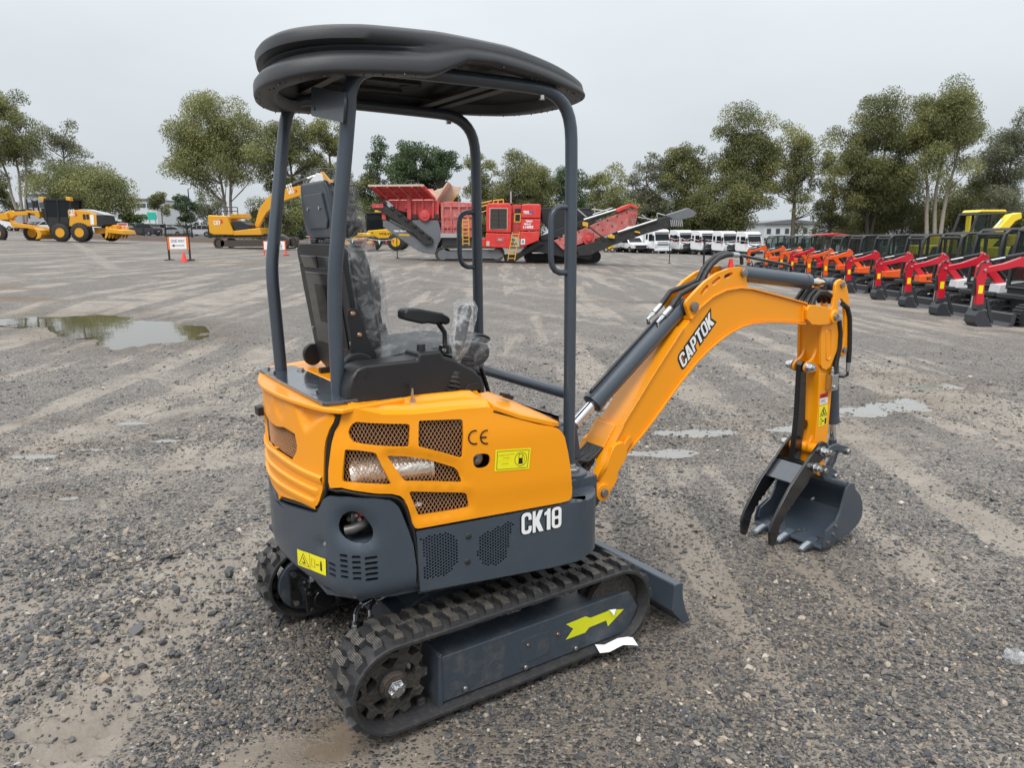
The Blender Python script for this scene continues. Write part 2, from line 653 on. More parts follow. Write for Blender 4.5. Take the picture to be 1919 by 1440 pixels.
def mat_lug():
 m = mat('track_lug', (0.028, 0.028, 0.030), 0.5)
 nt = m.node_tree
 b = nt.nodes['Principled BSDF']
 tc = nt.nodes.new('ShaderNodeTexCoord')
 wv = nt.nodes.new('ShaderNodeTexWave')
 wv.wave_type = 'BANDS'
 wv.bands_direction = 'X'
 wv.inputs['Scale'].default_value = 46
 wv.inputs['Distortion'].default_value = 0.25
 nt.links.new(tc.outputs['Object'], wv.inputs['Vector'])
 oi = nt.nodes.new('ShaderNodeObjectInfo')
 nz = nt.nodes.new('ShaderNodeTexNoise')
 nz.noise_dimensions = '4D'
 nz.inputs['Scale'].default_value = 38
 nz.inputs['Detail'].default_value = 6
 nt.links.new(tc.outputs['Object'], nz.inputs['Vector'])
 mw = nt.nodes.new('ShaderNodeMath')
 mw.operation = 'MULTIPLY'
 mw.inputs[1].default_value = 31.0
 nt.links.new(oi.outputs['Random'], mw.inputs[0])
 nt.links.new(mw.outputs[0], nz.inputs['W'])
 geo = nt.nodes.new('ShaderNodeSeparateXYZ')
 nt.links.new(tc.outputs['Object'], geo.inputs[0])
 top = nt.nodes.new('ShaderNodeMapRange')        # dust sits on the worn faces
 top.inputs['From Min'].default_value = 0.015
 top.inputs['From Max'].default_value = 0.019
 nt.links.new(geo.outputs['Z'], top.inputs['Value'])
 mm = nt.nodes.new('ShaderNodeMath')
 mm.operation = 'MULTIPLY'
 nt.links.new(top.outputs[0], mm.inputs[0])
 nt.links.new(wv.outputs['Fac'], mm.inputs[1])
 m3 = nt.nodes.new('ShaderNodeMath')
 m3.operation = 'MULTIPLY'
 nt.links.new(mm.outputs[0], m3.inputs[0])
 mr = nt.nodes.new('ShaderNodeMapRange')
 mr.inputs['From Min'].default_value = 0.38
 mr.inputs['From Max'].default_value = 0.62
 mr.inputs['To Min'].default_value = 0.10
 mr.inputs['To Max'].default_value = 0.75
 nt.links.new(nz.outputs['Fac'], mr.inputs['Value'])
 nt.links.new(mr.outputs[0], m3.inputs[1])
 mx = nt.nodes.new('ShaderNodeMix')
 mx.data_type = 'RGBA'
 mx.inputs[6].default_value = (0.026, 0.026, 0.028, 1)
 mx.inputs[7].default_value = (0.24, 0.21, 0.17, 1)
 nt.links.new(m3.outputs[0], mx.inputs[0])
 nt.links.new(mx.outputs[2], b.inputs['Base Color'])
 bp = nt.nodes.new('ShaderNodeBump')
 bp.inputs['Strength'].default_value = 0.5
 bp.inputs['Distance'].default_value = 0.004
 nt.links.new(mm.outputs[0], bp.inputs['Height'])
 nt.links.new(bp.outputs[0], b.inputs['Normal'])

mat_lug()

def mat_film(name, lo, hi):
 m = mat(name, (0.62, 0.64, 0.66), 0.10, bump=1.0, bscale=26, spec=0.9)
 nt = m.node_tree
 b = nt.nodes['Principled BSDF']
 out = nt.nodes['Material Output']
 tr = nt.nodes.new('ShaderNodeBsdfTransparent')
 mx = nt.nodes.new('ShaderNodeMixShader')
 n = nt.nodes.new('ShaderNodeTexNoise')
 n.inputs['Scale'].default_value = 24
 n.inputs['Detail'].default_value = 5
 n.inputs['Distortion'].default_value = 1.4
 tc = nt.nodes.new('ShaderNodeTexCoord')
 nt.links.new(tc.outputs['Object'], n.inputs['Vector'])
 mr = nt.nodes.new('ShaderNodeMapRange')
 mr.inputs['From Min'].default_value = 0.45
 mr.inputs['From Max'].default_value = 0.72
 mr.inputs['To Min'].default_value = lo
 mr.inputs['To Max'].default_value = hi
 nt.links.new(n.outputs['Fac'], mr.inputs['Value'])
 nt.links.new(mr.outputs[0], mx.inputs[0])
 nt.links.new(tr.outputs[0], mx.inputs[1])
 nt.links.new(b.outputs[0], mx.inputs[2])
 nt.links.new(mx.outputs[0], out.inputs[0])

mat_film('plastic_film', .07, .36)
mat_film('bag_film', .16, .70)

def mat_glass(name, tint, solid, rough=0.06):
 """Window glass: the tinted pane lets part of the view through and mirrors the sky."""
 m = mat(name, tint, rough)
 nt = m.node_tree
 b = nt.nodes['Principled BSDF']
 tr = nt.nodes.new('ShaderNodeBsdfTransparent')
 tr.inputs[0].default_value = (0.86, 0.92, 0.90, 1)
 mx = nt.nodes.new('ShaderNodeMixShader')
 mx.inputs[0].default_value = solid
 nt.links.new(tr.outputs[0], mx.inputs[1])
 nt.links.new(b.outputs[0], mx.inputs[2])
 nt.links.new(mx.outputs[0], nt.nodes['Material Output'].inputs[0])

mat_glass('cab_glass', (0.03, 0.04, 0.04), 0.22)
mat('dark_glass', (0.012, 0.015, 0.017), 0.12, spec=.22)

# =================================================================== THE YARD
PUD = [G(*p) for p in ((-60, 604), (0, 603), (60, 600), (120, 601), (180, 598), (205, 602), (250, 603), (290, 612), (335, 615), (380, 622), (392, 634), (386, 648), (330, 656), (285, 655), (230, 663), (185, 655), (140, 648), (90, 640), (60, 626), (0, 620), (-60, 622))]
WETS = [(G(1610, 765), .9, .16), (G(1690, 748), .55, .14), (G(1760, 720), .6, .2), (G(1330, 800), 1.3, .10), (G(1210, 815), 1.0, .10), (G(1180, 850), .5, .1), (G(1640, 700), .5, .12), (G(30, 850), .5, .06), (G(160, 835), .35, .04), (G(330, 820), .45, .04), (G(110, 925), .30, .035), (G(520, 780), .3, .05), (G(40, 790), .6, .06), (G(620, 1385), .22, .10), (G(1250, 560), 2.2, .3), (G(1330, 470), 8, .5)]
# wheel and track marks: (points in the yard, half width, strength, tread pitch)
BANDS = [([G(520, 1000), G(400, 1090), G(270, 1210), G(120, 1370), G(20, 1500)], .26, .95, .11),
         ([G(560, 960), G(470, 1010), G(330, 1060), G(150, 1110), G(-60, 1160)], .16, .7, 0),
         ([G(-40, 1075), G(60, 1120), G(10, 1180)], .10, .6, 0),
         ([G(300, 700), G(390, 740), G(470, 770)], .25, .6, .12),
         ([G(250, 790), G(420, 745), G(520, 720)], .2, .6, 0),
         ([G(0, 900), G(200, 870), G(420, 860), G(500, 850)], .35, .6, 0),
         ([G(-40, 830), G(120, 815), G(300, 800)], .3, .5, 0),
         ([G(900, 655), G(1100, 690), G(1300, 745), G(1919, 905)], .30, .45, 0),
         ([G(930, 600), G(1200, 660), G(1640, 720), G(1980, 800)], .32, .5, 0),
         ([G(880, 560), G(1000, 585), G(1250, 620), G(1500, 660), G(1919, 740)], .30, .55, 0),
         ([G(1590, 800), G(1700, 880), G(1800, 950), G(1919, 1020)], .20, .85, 0),
         ([G(1660, 700), G(1800, 780), G(1919, 850)], .35, .5, 0),
         ([G(1330, 850), G(1500, 960), G(1650, 1080)], .45, .25, 0),
         ([G(690, 500), G(1000, 530), G(1300, 600)], .9, .5, 0),
         ([G(640, 515), G(900, 540), G(1080, 560)], .5, .5, 0),
         ([G(120, 470), G(170, 500), G(215, 530)], .4, .6, 0),
         ([G(20, 500), G(200, 560), G(420, 600), G(520, 640)], .6, .3, 0),
         ([G(740, 1390), G(620, 1400), G(480, 1420)], .22, .8, 0),
         ([G(1130, 1240), G(1230, 1215), G(1330, 1190)], .18, .5, 0)]
SOIL = [(G(440, 512), 2.6, .7, 1.0), (G(520, 508), 2.0, .6, .8), (G(30, 585), 1.4, .5, .9), (G(-20, 570), 2.0, .5, .8)]

def band_field(x, y):
 mud = np.zeros_like(x)
 rut = np.zeros_like(x)
 wob = (fbm(x * 1.7, y * 1.7, 5) - .5) * .28
 ragg = fbm(x * 4.2, y * 4.2, 9, 3)
 for pts, w, st, pitch in BANDS:
  best = np.full_like(x, 1e9)
  al = np.zeros_like(x)
  acc = 0.0
  for (ax, ay), (bx2, by2) in zip(pts[:-1], pts[1:]):
   dx, dy = bx2 - ax, by2 - ay
   L = math.hypot(dx, dy)
   t = np.clip(((x - ax) * dx + (y - ay) * dy) / L ** 2, 0, 1)
   d = np.hypot(x - ax - t * dx, y - ay - t * dy)
   k = d < best
   best = np.where(k, d, best)
   al = np.where(k, acc + t * L, al)
   acc += L
  f = sstep(w * 1.25, w * .45, best + wob * w * 2)
  m = f * st * np.clip(.35 + 1.3 * ragg, 0, 1)
  mud = np.maximum(mud, m)
  r = -f * .012
  if pitch:
   r = r + f * .010 * np.sign(np.sin(al / pitch * 2 * math.pi + 2.5 * best / w))
  rut = np.where(np.abs(r) > np.abs(rut), r, rut)
 return mud, rut

def pud_field(x, y):
 """Depth of the hollow that holds the puddle: 1 inside, falling off round it."""
 best = np.full_like(x, 1e9)
 ins = np.zeros(x.shape, bool)
 n_ = len(PUD)
 for i in range(n_):
  (ax, ay), (bx2, by2) = PUD[i - 1], PUD[i]
  dx, dy = bx2 - ax, by2 - ay
  t = np.clip(((x - ax) * dx + (y - ay) * dy) / (dx * dx + dy * dy + 1e-9), 0, 1)
  best = np.minimum(best, np.hypot(x - ax - t * dx, y - ay - t * dy))
  c = ((ay > y) != (by2 > y)) & (x < (bx2 - ax) * (y - ay) / (by2 - ay + 1e-12) + ax)
  ins ^= c
 sd_ = np.where(ins, best, -best)
 return sd_

POOLS = [(G(1600, 768), .60, .34), (G(1690, 750), .40, .26), (G(1755, 722), .34, .40), (G(1300, 808), .60, .16), (G(1180, 845), .42, .13), (G(1480, 800), .35, .14), (G(60, 852), .30, .10), (G(165, 838), .22, .06), (G(320, 822), .25, .07), (G(120, 928), .16, .05), (G(230, 788), .3, .07), (G(1290, 560), 1.2, .5)]

def yard(x, y, full=True):
 h = hill(x, y)
 near = sstep(60, 8, np.hypot(x, y))
 z = h + near * ((fbm(x * .35, y * .35, 1) - .5) * .05 + (fbm(x * 1.6, y * 1.6, 2) - .5) * .022 + (fbm(x * 7, y * 7, 3, 3) - .5) * .012)
 if not full:
  return z
 mud, rut = band_field(x, y)
 z = z + rut * near
 sd_ = pud_field(x, y)
 z = np.where(sd_ > -3, z * (1 - sstep(-1.6, .1, sd_)) + sstep(-1.6, .1, sd_) * (PZ + .014 - sstep(-.25, .55, sd_ + (fbm(x * 1.7, y * 1.7, 21, 5) - .5) * 1.1) * .05 + (fbm(x * 6, y * 6, 8) - .5) * .030), z)
 for (cx_, cy_), w1, w2 in POOLS:
  dx, dy = x - cx_, y - cy_
  f = np.exp(-((dx / w1) ** 2 + (dy / w2) ** 2) * 1.1)
  z = z - .026 * f + (f > .15) * (fbm(x * 9, y * 9, 41, 4) - .5) * .020 * f
 # keep it level where the digger stands
 e = sstep(2.4, 1.3, np.hypot(x - .0, y - 2.95))
 z = z * (1 - e) + e * (-.012 + (fbm(x * 7, y * 7, 3, 3) - .5) * .012 + rut)
 e = sstep(1.0, .4, np.hypot(x - 1.6, y - 4.05))
 z = z * (1 - e) + e * (-.008)
 return z

_px = np.array([p[0] for p in PUD])
_py = np.array([p[1] for p in PUD])
PZ = float(hill(_px.mean(), _py.mean()))

def mat_yard():
 m = bpy.data.materials.new('wet_gravel')
 m.use_nodes = True
 nt = m.node_tree
 N_, L_ = nt.nodes, nt.links
 b = N_['Principled BSDF']
 tc = N_.new('ShaderNodeTexCoord')
 P = tc.outputs['Object']

 def vor(scale):
  v_ = N_.new('ShaderNodeTexVoronoi')
  v_.inputs['Scale'].default_value = scale
  L_.new(P, v_.inputs['Vector'])
  return v_

 def noise(scale, detail=4, rough=.55, vec=None):
  n_ = N_.new('ShaderNodeTexNoise')
  n_.inputs['Scale'].default_value = scale
  n_.inputs['Detail'].default_value = detail
  n_.inputs['Roughness'].default_value = rough
  L_.new(vec or P, n_.inputs['Vector'])
  return n_.outputs['Fac']

 def ramp(val, stops):
  r_ = N_.new('ShaderNodeValToRGB')
  e = r_.color_ramp.elements
  e[0].position, e[0].color = stops[0][0], (*stops[0][1], 1)
  e[1].position, e[1].color = stops[-1][0], (*stops[-1][1], 1)
  for p_, c_ in stops[1:-1]:
   q = e.new(p_)
   q.color = (*c_, 1)
  L_.new(val, r_.inputs[0])
  return r_.outputs[0]

 def rng_(val, a, c, lo=0., hi=1.):
  r_ = N_.new('ShaderNodeMapRange')
  r_.interpolation_type = 'SMOOTHSTEP'
  for k_, q in (('From Min', a), ('From Max', c), ('To Min', lo), ('To Max', hi)):
   r_.inputs[k_].default_value = q
  L_.new(val, r_.inputs['Value'])
  return r_.outputs[0]

 def mth(op, a, c):
  q = N_.new('ShaderNodeMath')
  q.operation = op
  for i_, t in enumerate((a, c)):
   if isinstance(t, (int, float)):
    q.inputs[i_].default_value = t
   else:
    L_.new(t, q.inputs[i_])
  return q.outputs[0]

 def mix(f, a, c):
  q = N_.new('ShaderNodeMix')
  q.data_type = 'RGBA'
  L_.new(f, q.inputs[0])
  for i_, t in ((6, a), (7, c)):
   if isinstance(t, tuple):
    q.inputs[i_].default_value = (*t, 1)
   else:
    L_.new(t, q.inputs[i_])
  return q.outputs[2]

 v1, v2 = vor(52), vor(105)
 sp = N_.new('ShaderNodeSeparateColor')
 L_.new(v1.outputs['Color'], sp.inputs[0])
 sp2 = N_.new('ShaderNodeSeparateColor')
 L_.new(v2.outputs['Color'], sp2.inputs[0])
 STONE = [(0, (.040, .041, .045)), (.4, (.075, .074, .077)), (.65, (.115, .108, .102)), (.82, (.16, .142, .122)), (.93, (.25, .215, .175)), (1, (.42, .39, .35))]
 # broad mottling, streaks along the ways vehicles take
 mp = N_.new('ShaderNodeMapping')
 mp.inputs['Rotation'].default_value = (0, 0, R(20))
 mp.inputs['Scale'].default_value = (1.3, .10, 1)
 L_.new(P, mp.inputs[0])
 mp2 = N_.new('ShaderNodeMapping')
 mp2.inputs['Rotation'].default_value = (0, 0, R(-52))
 mp2.inputs['Scale'].default_value = (1.1, .11, 1)
 L_.new(P, mp2.inputs[0])
 st1 = noise(1.0, 6, .6, mp.outputs[0])
 st2 = noise(1.0, 6, .6, mp2.outputs[0])
 patch = noise(.33, 6, .6)
 fine = noise(11, 6, .7)
 at = N_.new('ShaderNodeAttribute')
 at.attribute_name = 'mud'
 aw = N_.new('ShaderNodeAttribute')
 aw.attribute_name = 'wet'
 asoil = N_.new('ShaderNodeAttribute')
 asoil.attribute_name = 'soil'
 m1 = mth('MAXIMUM', rng_(st1, .47, .62, 0, .95), rng_(st2, .50, .64, 0, .9))
 m1 = mth('MULTIPLY', m1, rng_(patch, .34, .56, .35, 1))
 m1 = mth('MAXIMUM', m1, at.outputs['Fac'])
 mudf = rng_(mth('ADD', m1, mth('MULTIPLY', mth('SUBTRACT', fine, .5), 1.2)), .10, .80, .0, 1.0)
 fines = ramp(noise(4.5, 7, .7), [(.25, (.120, .104, .088)), (.5, (.212, .188, .162)), (.75, (.345, .310, .27))])
 fines = mix(rng_(noise(230, 2), .40, .62), mix(rng_(noise(150, 3), .45, .6), (.10, .085, .07), fines), fines)
 fines = mix(rng_(mudf, .30, .95, 0, .80), fines, ramp(noise(2.5, 6, .65), [(.3, (.21, .178, .145)), (.7, (.42, .37, .31))]))
 # how thickly the chips lie: sparse in the wheel marks, dense on the heaps
 dens = mth('SUBTRACT', rng_(noise(1.9, 5, .65), .33, .66, .42, .98), mth('MULTIPLY', mudf, .62))
 k1 = rng_(mth('SUBTRACT', dens, sp.outputs[1]), -.03, .03)
 k2 = rng_(mth('SUBTRACT', dens, sp2.outputs[1]), -.03, .03)
 k1 = mth('MULTIPLY', k1, rng_(v1.outputs['Distance'], .40, .62, 1, 0))
 k2 = mth('MULTIPLY', k2, rng_(v2.outputs['Distance'], .40, .66, 1, 0))
 col = mix(k2, mix(noise(60, 3), fines, (.17, .145, .12)), ramp(sp2.outputs[0], STONE))
 col = mix(k1, col, ramp(sp.outputs[0], STONE))
 soilc = ramp(noise(7, 6, .7), [(.3, (.09, .060, .035)), (.7, (.20, .145, .085))])
 col = mix(rng_(mth('ADD', asoil.outputs['Fac'], mth('SUBTRACT', fine, .5)), .35, .6), col, soilc)
 # damp: darker and brown round the machine, slick in places
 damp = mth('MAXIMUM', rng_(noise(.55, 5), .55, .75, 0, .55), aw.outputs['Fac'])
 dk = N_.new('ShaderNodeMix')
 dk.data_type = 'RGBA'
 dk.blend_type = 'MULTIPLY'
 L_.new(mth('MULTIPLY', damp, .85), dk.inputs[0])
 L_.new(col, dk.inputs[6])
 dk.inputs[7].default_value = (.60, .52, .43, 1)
 L_.new(dk.outputs[2], b.inputs['Base Color'])
 slick = rng_(mth('ADD', aw.outputs['Fac'], mth('MULTIPLY', mth('SUBTRACT', fine, .5), 1.5)), .62, .80)
 slick2 = mth('MULTIPLY', rng_(mth('ADD', st1, mth('MULTIPLY', mth('SUBTRACT', fine, .5), .5)), .66, .74), rng_(patch, .48, .6))
 slick = mth('MAXIMUM', slick, mth('MULTIPLY', slick2, .8))
 rr_ = N_.new('ShaderNodeMapRange')
 rr_.inputs['To Min'].default_value = .62
 rr_.inputs['To Max'].default_value = .10
 L_.new(slick, rr_.inputs['Value'])
 L_.new(rr_.outputs[0], b.inputs['Roughness'])
 b.inputs['Specular IOR Level'].default_value = .45
 # relief of the chips
 h1 = mth('MULTIPLY', mth('MULTIPLY', k1, rng_(v1.outputs['Distance'], .1, .62, 1, 0)), .012)
 h2 = mth('MULTIPLY', mth('MULTIPLY', k2, rng_(v2.outputs['Distance'], .1, .62, 1, 0)), .006)
 hh = mth('ADD', h1, h2)
 hh = mth('ADD', hh, mth('MULTIPLY', noise(30, 6, .7), .010))
 hh = mth('MULTIPLY', hh, mth('SUBTRACT', 1.0, mth('MULTIPLY', slick, .93)))
 bp = N_.new('ShaderNodeBump')
 bp.inputs['Strength'].default_value = .85
 bp.inputs['Distance'].default_value = 1.0
 L_.new(hh, bp.inputs['Height'])
 L_.new(bp.outputs[0], b.inputs['Normal'])
 MATS['wet_gravel'] = m
 return m

mat_yard()
# one sheet out to the horizon: fine where it lies close, coarse far off
rad = [0.6]
while rad[-1] < 40:
 rad.append(rad[-1] * 1.0115)
while rad[-1] < 2600:
 rad.append(rad[-1] * 1.10)
ang = list(np.radians(np.concatenate([np.arange(-40, 40.01, .20), np.arange(44, 316.1, 4)])))
rad, ang = np.array(rad), np.array(ang)
AA, RR = np.meshgrid(ang, rad)
gx, gy = (RR * np.sin(AA)).ravel(), (RR * np.cos(AA)).ravel()
gz = yard(gx, gy)
nr, na = len(rad), len(ang)
ii, jj = np.meshgrid(np.arange(nr - 1), np.arange(na), indexing='ij')
j2 = (jj + 1) % na
quads = np.stack([ii * na + jj, ii * na + j2, (ii + 1) * na + j2, (ii + 1) * na + jj], -1).reshape(-1, 4)
quads = quads[:, ::-1]
verts = np.stack([gx, gy, gz], 1)
cidx = len(verts)
verts = np.vstack([verts, [[0, 0, float(gz[:na].mean())]]])
tris = np.stack([np.full(na, cidx), np.arange(na), (np.arange(na) + 1) % na], 1)[:, ::-1]
me = bpy.data.meshes.new('ground')
me.vertices.add(len(verts))
me.vertices.foreach_set('co', verts.astype(np.float32).ravel())
nl = len(quads) * 4 + len(tris) * 3
me.loops.add(nl)
me.loops.foreach_set('vertex_index', np.concatenate([quads.ravel(), tris.ravel()]).astype(np.int32))
me.polygons.add(len(quads) + len(tris))
st = np.concatenate([np.arange(len(quads)) * 4, len(quads) * 4 + np.arange(len(tris)) * 3]).astype(np.int32)
me.polygons.foreach_set('loop_start', st)
me.update(calc_edges=True)
me.validate()
mud, _ = band_field(verts[:, 0], verts[:, 1])
wet = np.zeros(len(verts))
for (cx_, cy_), w1, w2 in WETS:
 # puddled streaks lie along the wheel marks
 dx, dy = verts[:, 0] - cx_, verts[:, 1] - cy_
 wet = np.maximum(wet, np.exp(-((dx / w1) ** 2 + (dy / max(w2 * 2.2, .1)) ** 2)) * .92)
pd = pud_field(verts[:, 0], verts[:, 1])
wet = np.maximum(wet, sstep(-1.2, -.05, pd) * .62)
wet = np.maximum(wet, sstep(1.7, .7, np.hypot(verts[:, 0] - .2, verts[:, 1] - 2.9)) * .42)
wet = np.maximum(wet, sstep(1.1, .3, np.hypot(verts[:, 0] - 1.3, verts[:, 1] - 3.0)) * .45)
soil = np.zeros(len(verts))
for (cx_, cy_), w1, w2, st_ in SOIL:
 dx, dy = verts[:, 0] - cx_, verts[:, 1] - cy_
 soil = np.maximum(soil, st_ * np.exp(-((dx / w1) ** 2 + (dy / w2) ** 2)))
for nm, arr in (('mud', mud), ('wet', wet), ('soil', soil)):
 a_ = me.attributes.new(nm, 'FLOAT', 'POINT')
 a_.data.foreach_set('value', arr.astype(np.float32))
me.materials.append(MATS['wet_gravel'])
me.shade_smooth()
link('ground', me, kind='structure')

# standing water
mat('glare_water', (0.21, 0.20, 0.18), 0.06, var=.2, vscale=5, spec=1.0)  # small muddy pools, base colour lightened to stand in for sky glare
m = mat('muddy_water', (0.085, 0.070, 0.040), 0.02, spec=1.0)
nt = m.node_tree
wv = nt.nodes.new('ShaderNodeTexNoise')
wv.inputs['Scale'].default_value = 3.0
wv.inputs['Detail'].default_value = 3
bp = nt.nodes.new('ShaderNodeBump')
bp.inputs['Strength'].default_value = .06
bp.inputs['Distance'].default_value = .02
tc = nt.nodes.new('ShaderNodeTexCoord')
nt.links.new(tc.outputs['Object'], wv.inputs['Vector'])
nt.links.new(wv.outputs['Fac'], bp.inputs['Height'])
nt.links.new(bp.outputs[0], nt.nodes['Principled BSDF'].inputs['Normal'])
cxp, cyp = _px.mean(), _py.mean()
b = MB()
b.add([(cxp + (x - cxp) * 1.03, cyp + (y - cyp) * 1.12, PZ) for x, y in PUD], [tuple(range(len(PUD)))])
b.obj('puddle', 'muddy_water', smooth=False, kind='structure')

for (cx_, cy_), w1, w2 in POOLS:
 zl = float(yard(np.array([cx_ + w1 * .8 * math.cos(a) for a in np.linspace(0, 6.2, 12)]), np.array([cy_ + w2 * .8 * math.sin(a) for a in np.linspace(0, 6.2, 12)])).mean()) - .004
 MB().add([(cx_ + w1 * 1.3 * math.cos(a), cy_ + w2 * 1.3 * math.sin(a), zl) for a in np.linspace(0, 2 * math.pi, 25)[:-1]], [tuple(range(24))]).obj('puddle', 'glare_water', smooth=False, kind='structure')

# loose stones
m = mat('stone', (0.1, 0.1, 0.1), 0.5, bump=.3, bscale=60)
nt = m.node_tree
oi = nt.nodes.new('ShaderNodeObjectInfo')
r_ = nt.nodes.new('ShaderNodeValToRGB')
e = r_.color_ramp.elements
e[0].position, e[0].color = 0, (0.035, .037, .041, 1)
e[1].position, e[1].color = 1, (.46, .42, .37, 1)
for p_, c_ in ((.3, (0.065, .066, .071)), (.55, (0.10, .096, .094)), (.75, (0.15, .134, .115)), (.88, (0.22, .185, .145)), (.95, (0.30, .23, .165))):
 q = e.new(p_)
 q.color = (*c_, 1)
nt.links.new(oi.outputs['Random'], r_.inputs[0])
nt.links.new(r_.outputs[0], nt.nodes['Principled BSDF'].inputs['Base Color'])
nt.nodes['Principled BSDF'].inputs['Roughness'].default_value = .34

N1 = 240000
rr = 1.9 * np.exp(rng.random(N1) * math.log(15 / 1.9))
aa = np.radians(rng.uniform(-39, 39, N1))
sx, sy = rr * np.sin(aa), rr * np.cos(aa)
mu, _ = band_field(sx, sy)
cov = fbm(sx * .9, sy * .9, 31)
cov2 = fbm(sx * 3.1, sy * 3.1, 33)
gxl, gyl = G(120, 1130)
heap = np.exp(-(((sx - gxl) / 1.1) ** 2 + ((sy - gyl) / .9) ** 2))
keep = rng.random(N1) < np.clip(.18 + .5 * heap + 1.7 * (cov - .38) + 1.2 * (cov2 - .5), .06, 1) * (1 - .80 * np.clip(mu * 1.3, 0, 1)) * (1 - sstep(7, 15, rr))
pd = pud_field(sx, sy)
keep &= (pd < -.05) | (rng.random(N1) < .10)
sx, sy, rr = sx[keep], sy[keep], rr[keep]
sz = yard(sx, sy)
size = np.exp(rng.normal(math.log(.0050), .50, len(sx)))
size = np.clip(size, .0025, .019) * np.clip(.72 + .055 * rr, .8, 1.35)
size *= 1 + .55 * np.exp(-(((sx - gxl) / 1.1) ** 2 + ((sy - gyl) / .9) ** 2))
big = rng.random(len(sx)) < .016
size[big] *= rng.uniform(1.3, 2.0, big.sum())
me = bpy.data.meshes.new('stone_points')
me.vertices.add(len(sx))
me.vertices.foreach_set('co', np.stack([sx, sy, sz + size * .12], 1).astype(np.float32).ravel())
a_ = me.attributes.new('size', 'FLOAT', 'POINT')
a_.data.foreach_set('value', size.astype(np.float32))
a_ = me.attributes.new('turn', 'FLOAT_VECTOR', 'POINT')
a_.data.foreach_set('vector', np.stack([rng.normal(0, .35, len(sx)), rng.normal(0, .35, len(sx)), rng.uniform(0, 6.28, len(sx))], 1).astype(np.float32).ravel())
gravel = link('loose_gravel', me, kind='stuff')
bm = bmesh.new()
chips = []
for k in range(5):
 bm.clear()
 bmesh.ops.create_icosphere(bm, subdivisions=1, radius=1)
 for v_ in bm.verts:
  v_.co = Vector((v_.co.x * random.uniform(.65, 1.25), v_.co.y * random.uniform(.55, 1.0), v_.co.z * random.uniform(.35, .85)))
 mm_ = bpy.data.meshes.new('chip')
 bm.to_mesh(mm_)
 mm_.materials.append(MATS['stone'])
 chips.append(mm_)
bm.free()
ng = bpy.data.node_groups.new('scatter', 'GeometryNodeTree')
ng.interface.new_socket('Geometry', in_out='INPUT', socket_type='NodeSocketGeometry')
ng.interface.new_socket('Geometry', in_out='OUTPUT', socket_type='NodeSocketGeometry')
gi = ng.nodes.new('NodeGroupInput')
go = ng.nodes.new('NodeGroupOutput')
join = ng.nodes.new('GeometryNodeGeometryToInstance')
for k, mm_ in enumerate(chips):
 # each chip shape as a tiny mesh built in the tree: an uneven icosphere
 ic = ng.nodes.new('GeometryNodeMeshIcoSphere')
 ic.inputs['Radius'].default_value = 1.0
 ic.inputs['Subdivisions'].default_value = 1
 sp_ = ng.nodes.new('GeometryNodeSetPosition')
 nzn = ng.nodes.new('ShaderNodeTexNoise')
 nzn.noise_dimensions = '4D'
 nzn.inputs['W'].default_value = 3.7 * k
 nzn.inputs['Scale'].default_value = 1.1
 vm = ng.nodes.new('ShaderNodeVectorMath')
 vm.operation = 'SUBTRACT'
 vm.inputs[1].default_value = (.5, .5, .5)
 ng.links.new(nzn.outputs['Color'], vm.inputs[0])
 vs_ = ng.nodes.new('ShaderNodeVectorMath')
 vs_.operation = 'SCALE'
 vs_.inputs['Scale'].default_value = 1.9
 ng.links.new(vm.outputs[0], vs_.inputs[0])
 ng.links.new(ic.outputs['Mesh'], sp_.inputs['Geometry'])
 ng.links.new(vs_.outputs[0], sp_.inputs['Offset'])
 tf = ng.nodes.new('GeometryNodeTransform')
 tf.inputs['Scale'].default_value = (1.15, .9 - .06 * (k % 3), .62)
 ng.links.new(sp_.outputs[0], tf.inputs['Geometry'])
 sm = ng.nodes.new('GeometryNodeSetMaterial')
 sm.inputs['Material'].default_value = MATS['stone']
 ng.links.new(tf.outputs[0], sm.inputs['Geometry'])
 ng.links.new(sm.outputs[0], join.inputs[0])
iop = ng.nodes.new('GeometryNodeInstanceOnPoints')
iop.inputs['Pick Instance'].default_value = True
at1 = ng.nodes.new('GeometryNodeInputNamedAttribute')
at1.data_type = 'FLOAT'
at1.inputs['Name'].default_value = 'size'
at2 = ng.nodes.new('GeometryNodeInputNamedAttribute')
at2.data_type = 'FLOAT_VECTOR'
at2.inputs['Name'].default_value = 'turn'
e2r = ng.nodes.new('FunctionNodeEulerToRotation')
ng.links.new(at2.outputs['Attribute'], e2r.inputs[0])
ng.links.new(gi.outputs[0], iop.inputs['Points'])
ng.links.new(join.outputs[0], iop.inputs['Instance'])
ng.links.new(e2r.outputs[0], iop.inputs['Rotation'])
ng.links.new(at1.outputs['Attribute'], iop.inputs['Scale'])
ng.links.new(iop.outputs[0], go.inputs[0])
for mm_ in chips:
 bpy.data.meshes.remove(mm_)
md = gravel.modifiers.new('scatter', 'NODES')
md.node_group = ng

lx, ly = G(1905, 1237)
b = MB()
b.rev([(0, 0), (.035, .004), (.05, .02), (.03, .04), (0, .045)], (0, 0, 0), (0, 0, 1), 12)
t = tag(b.obj('litter', 'bag_film', loc=(lx, ly, float(yard(np.array([lx]), np.array([ly]))[0]))), 'crumpled scrap of clear plastic on the gravel at the right edge', 'litter')
for v_ in t.data.vertices:
 v_.co *= random.uniform(.6, 1.4)

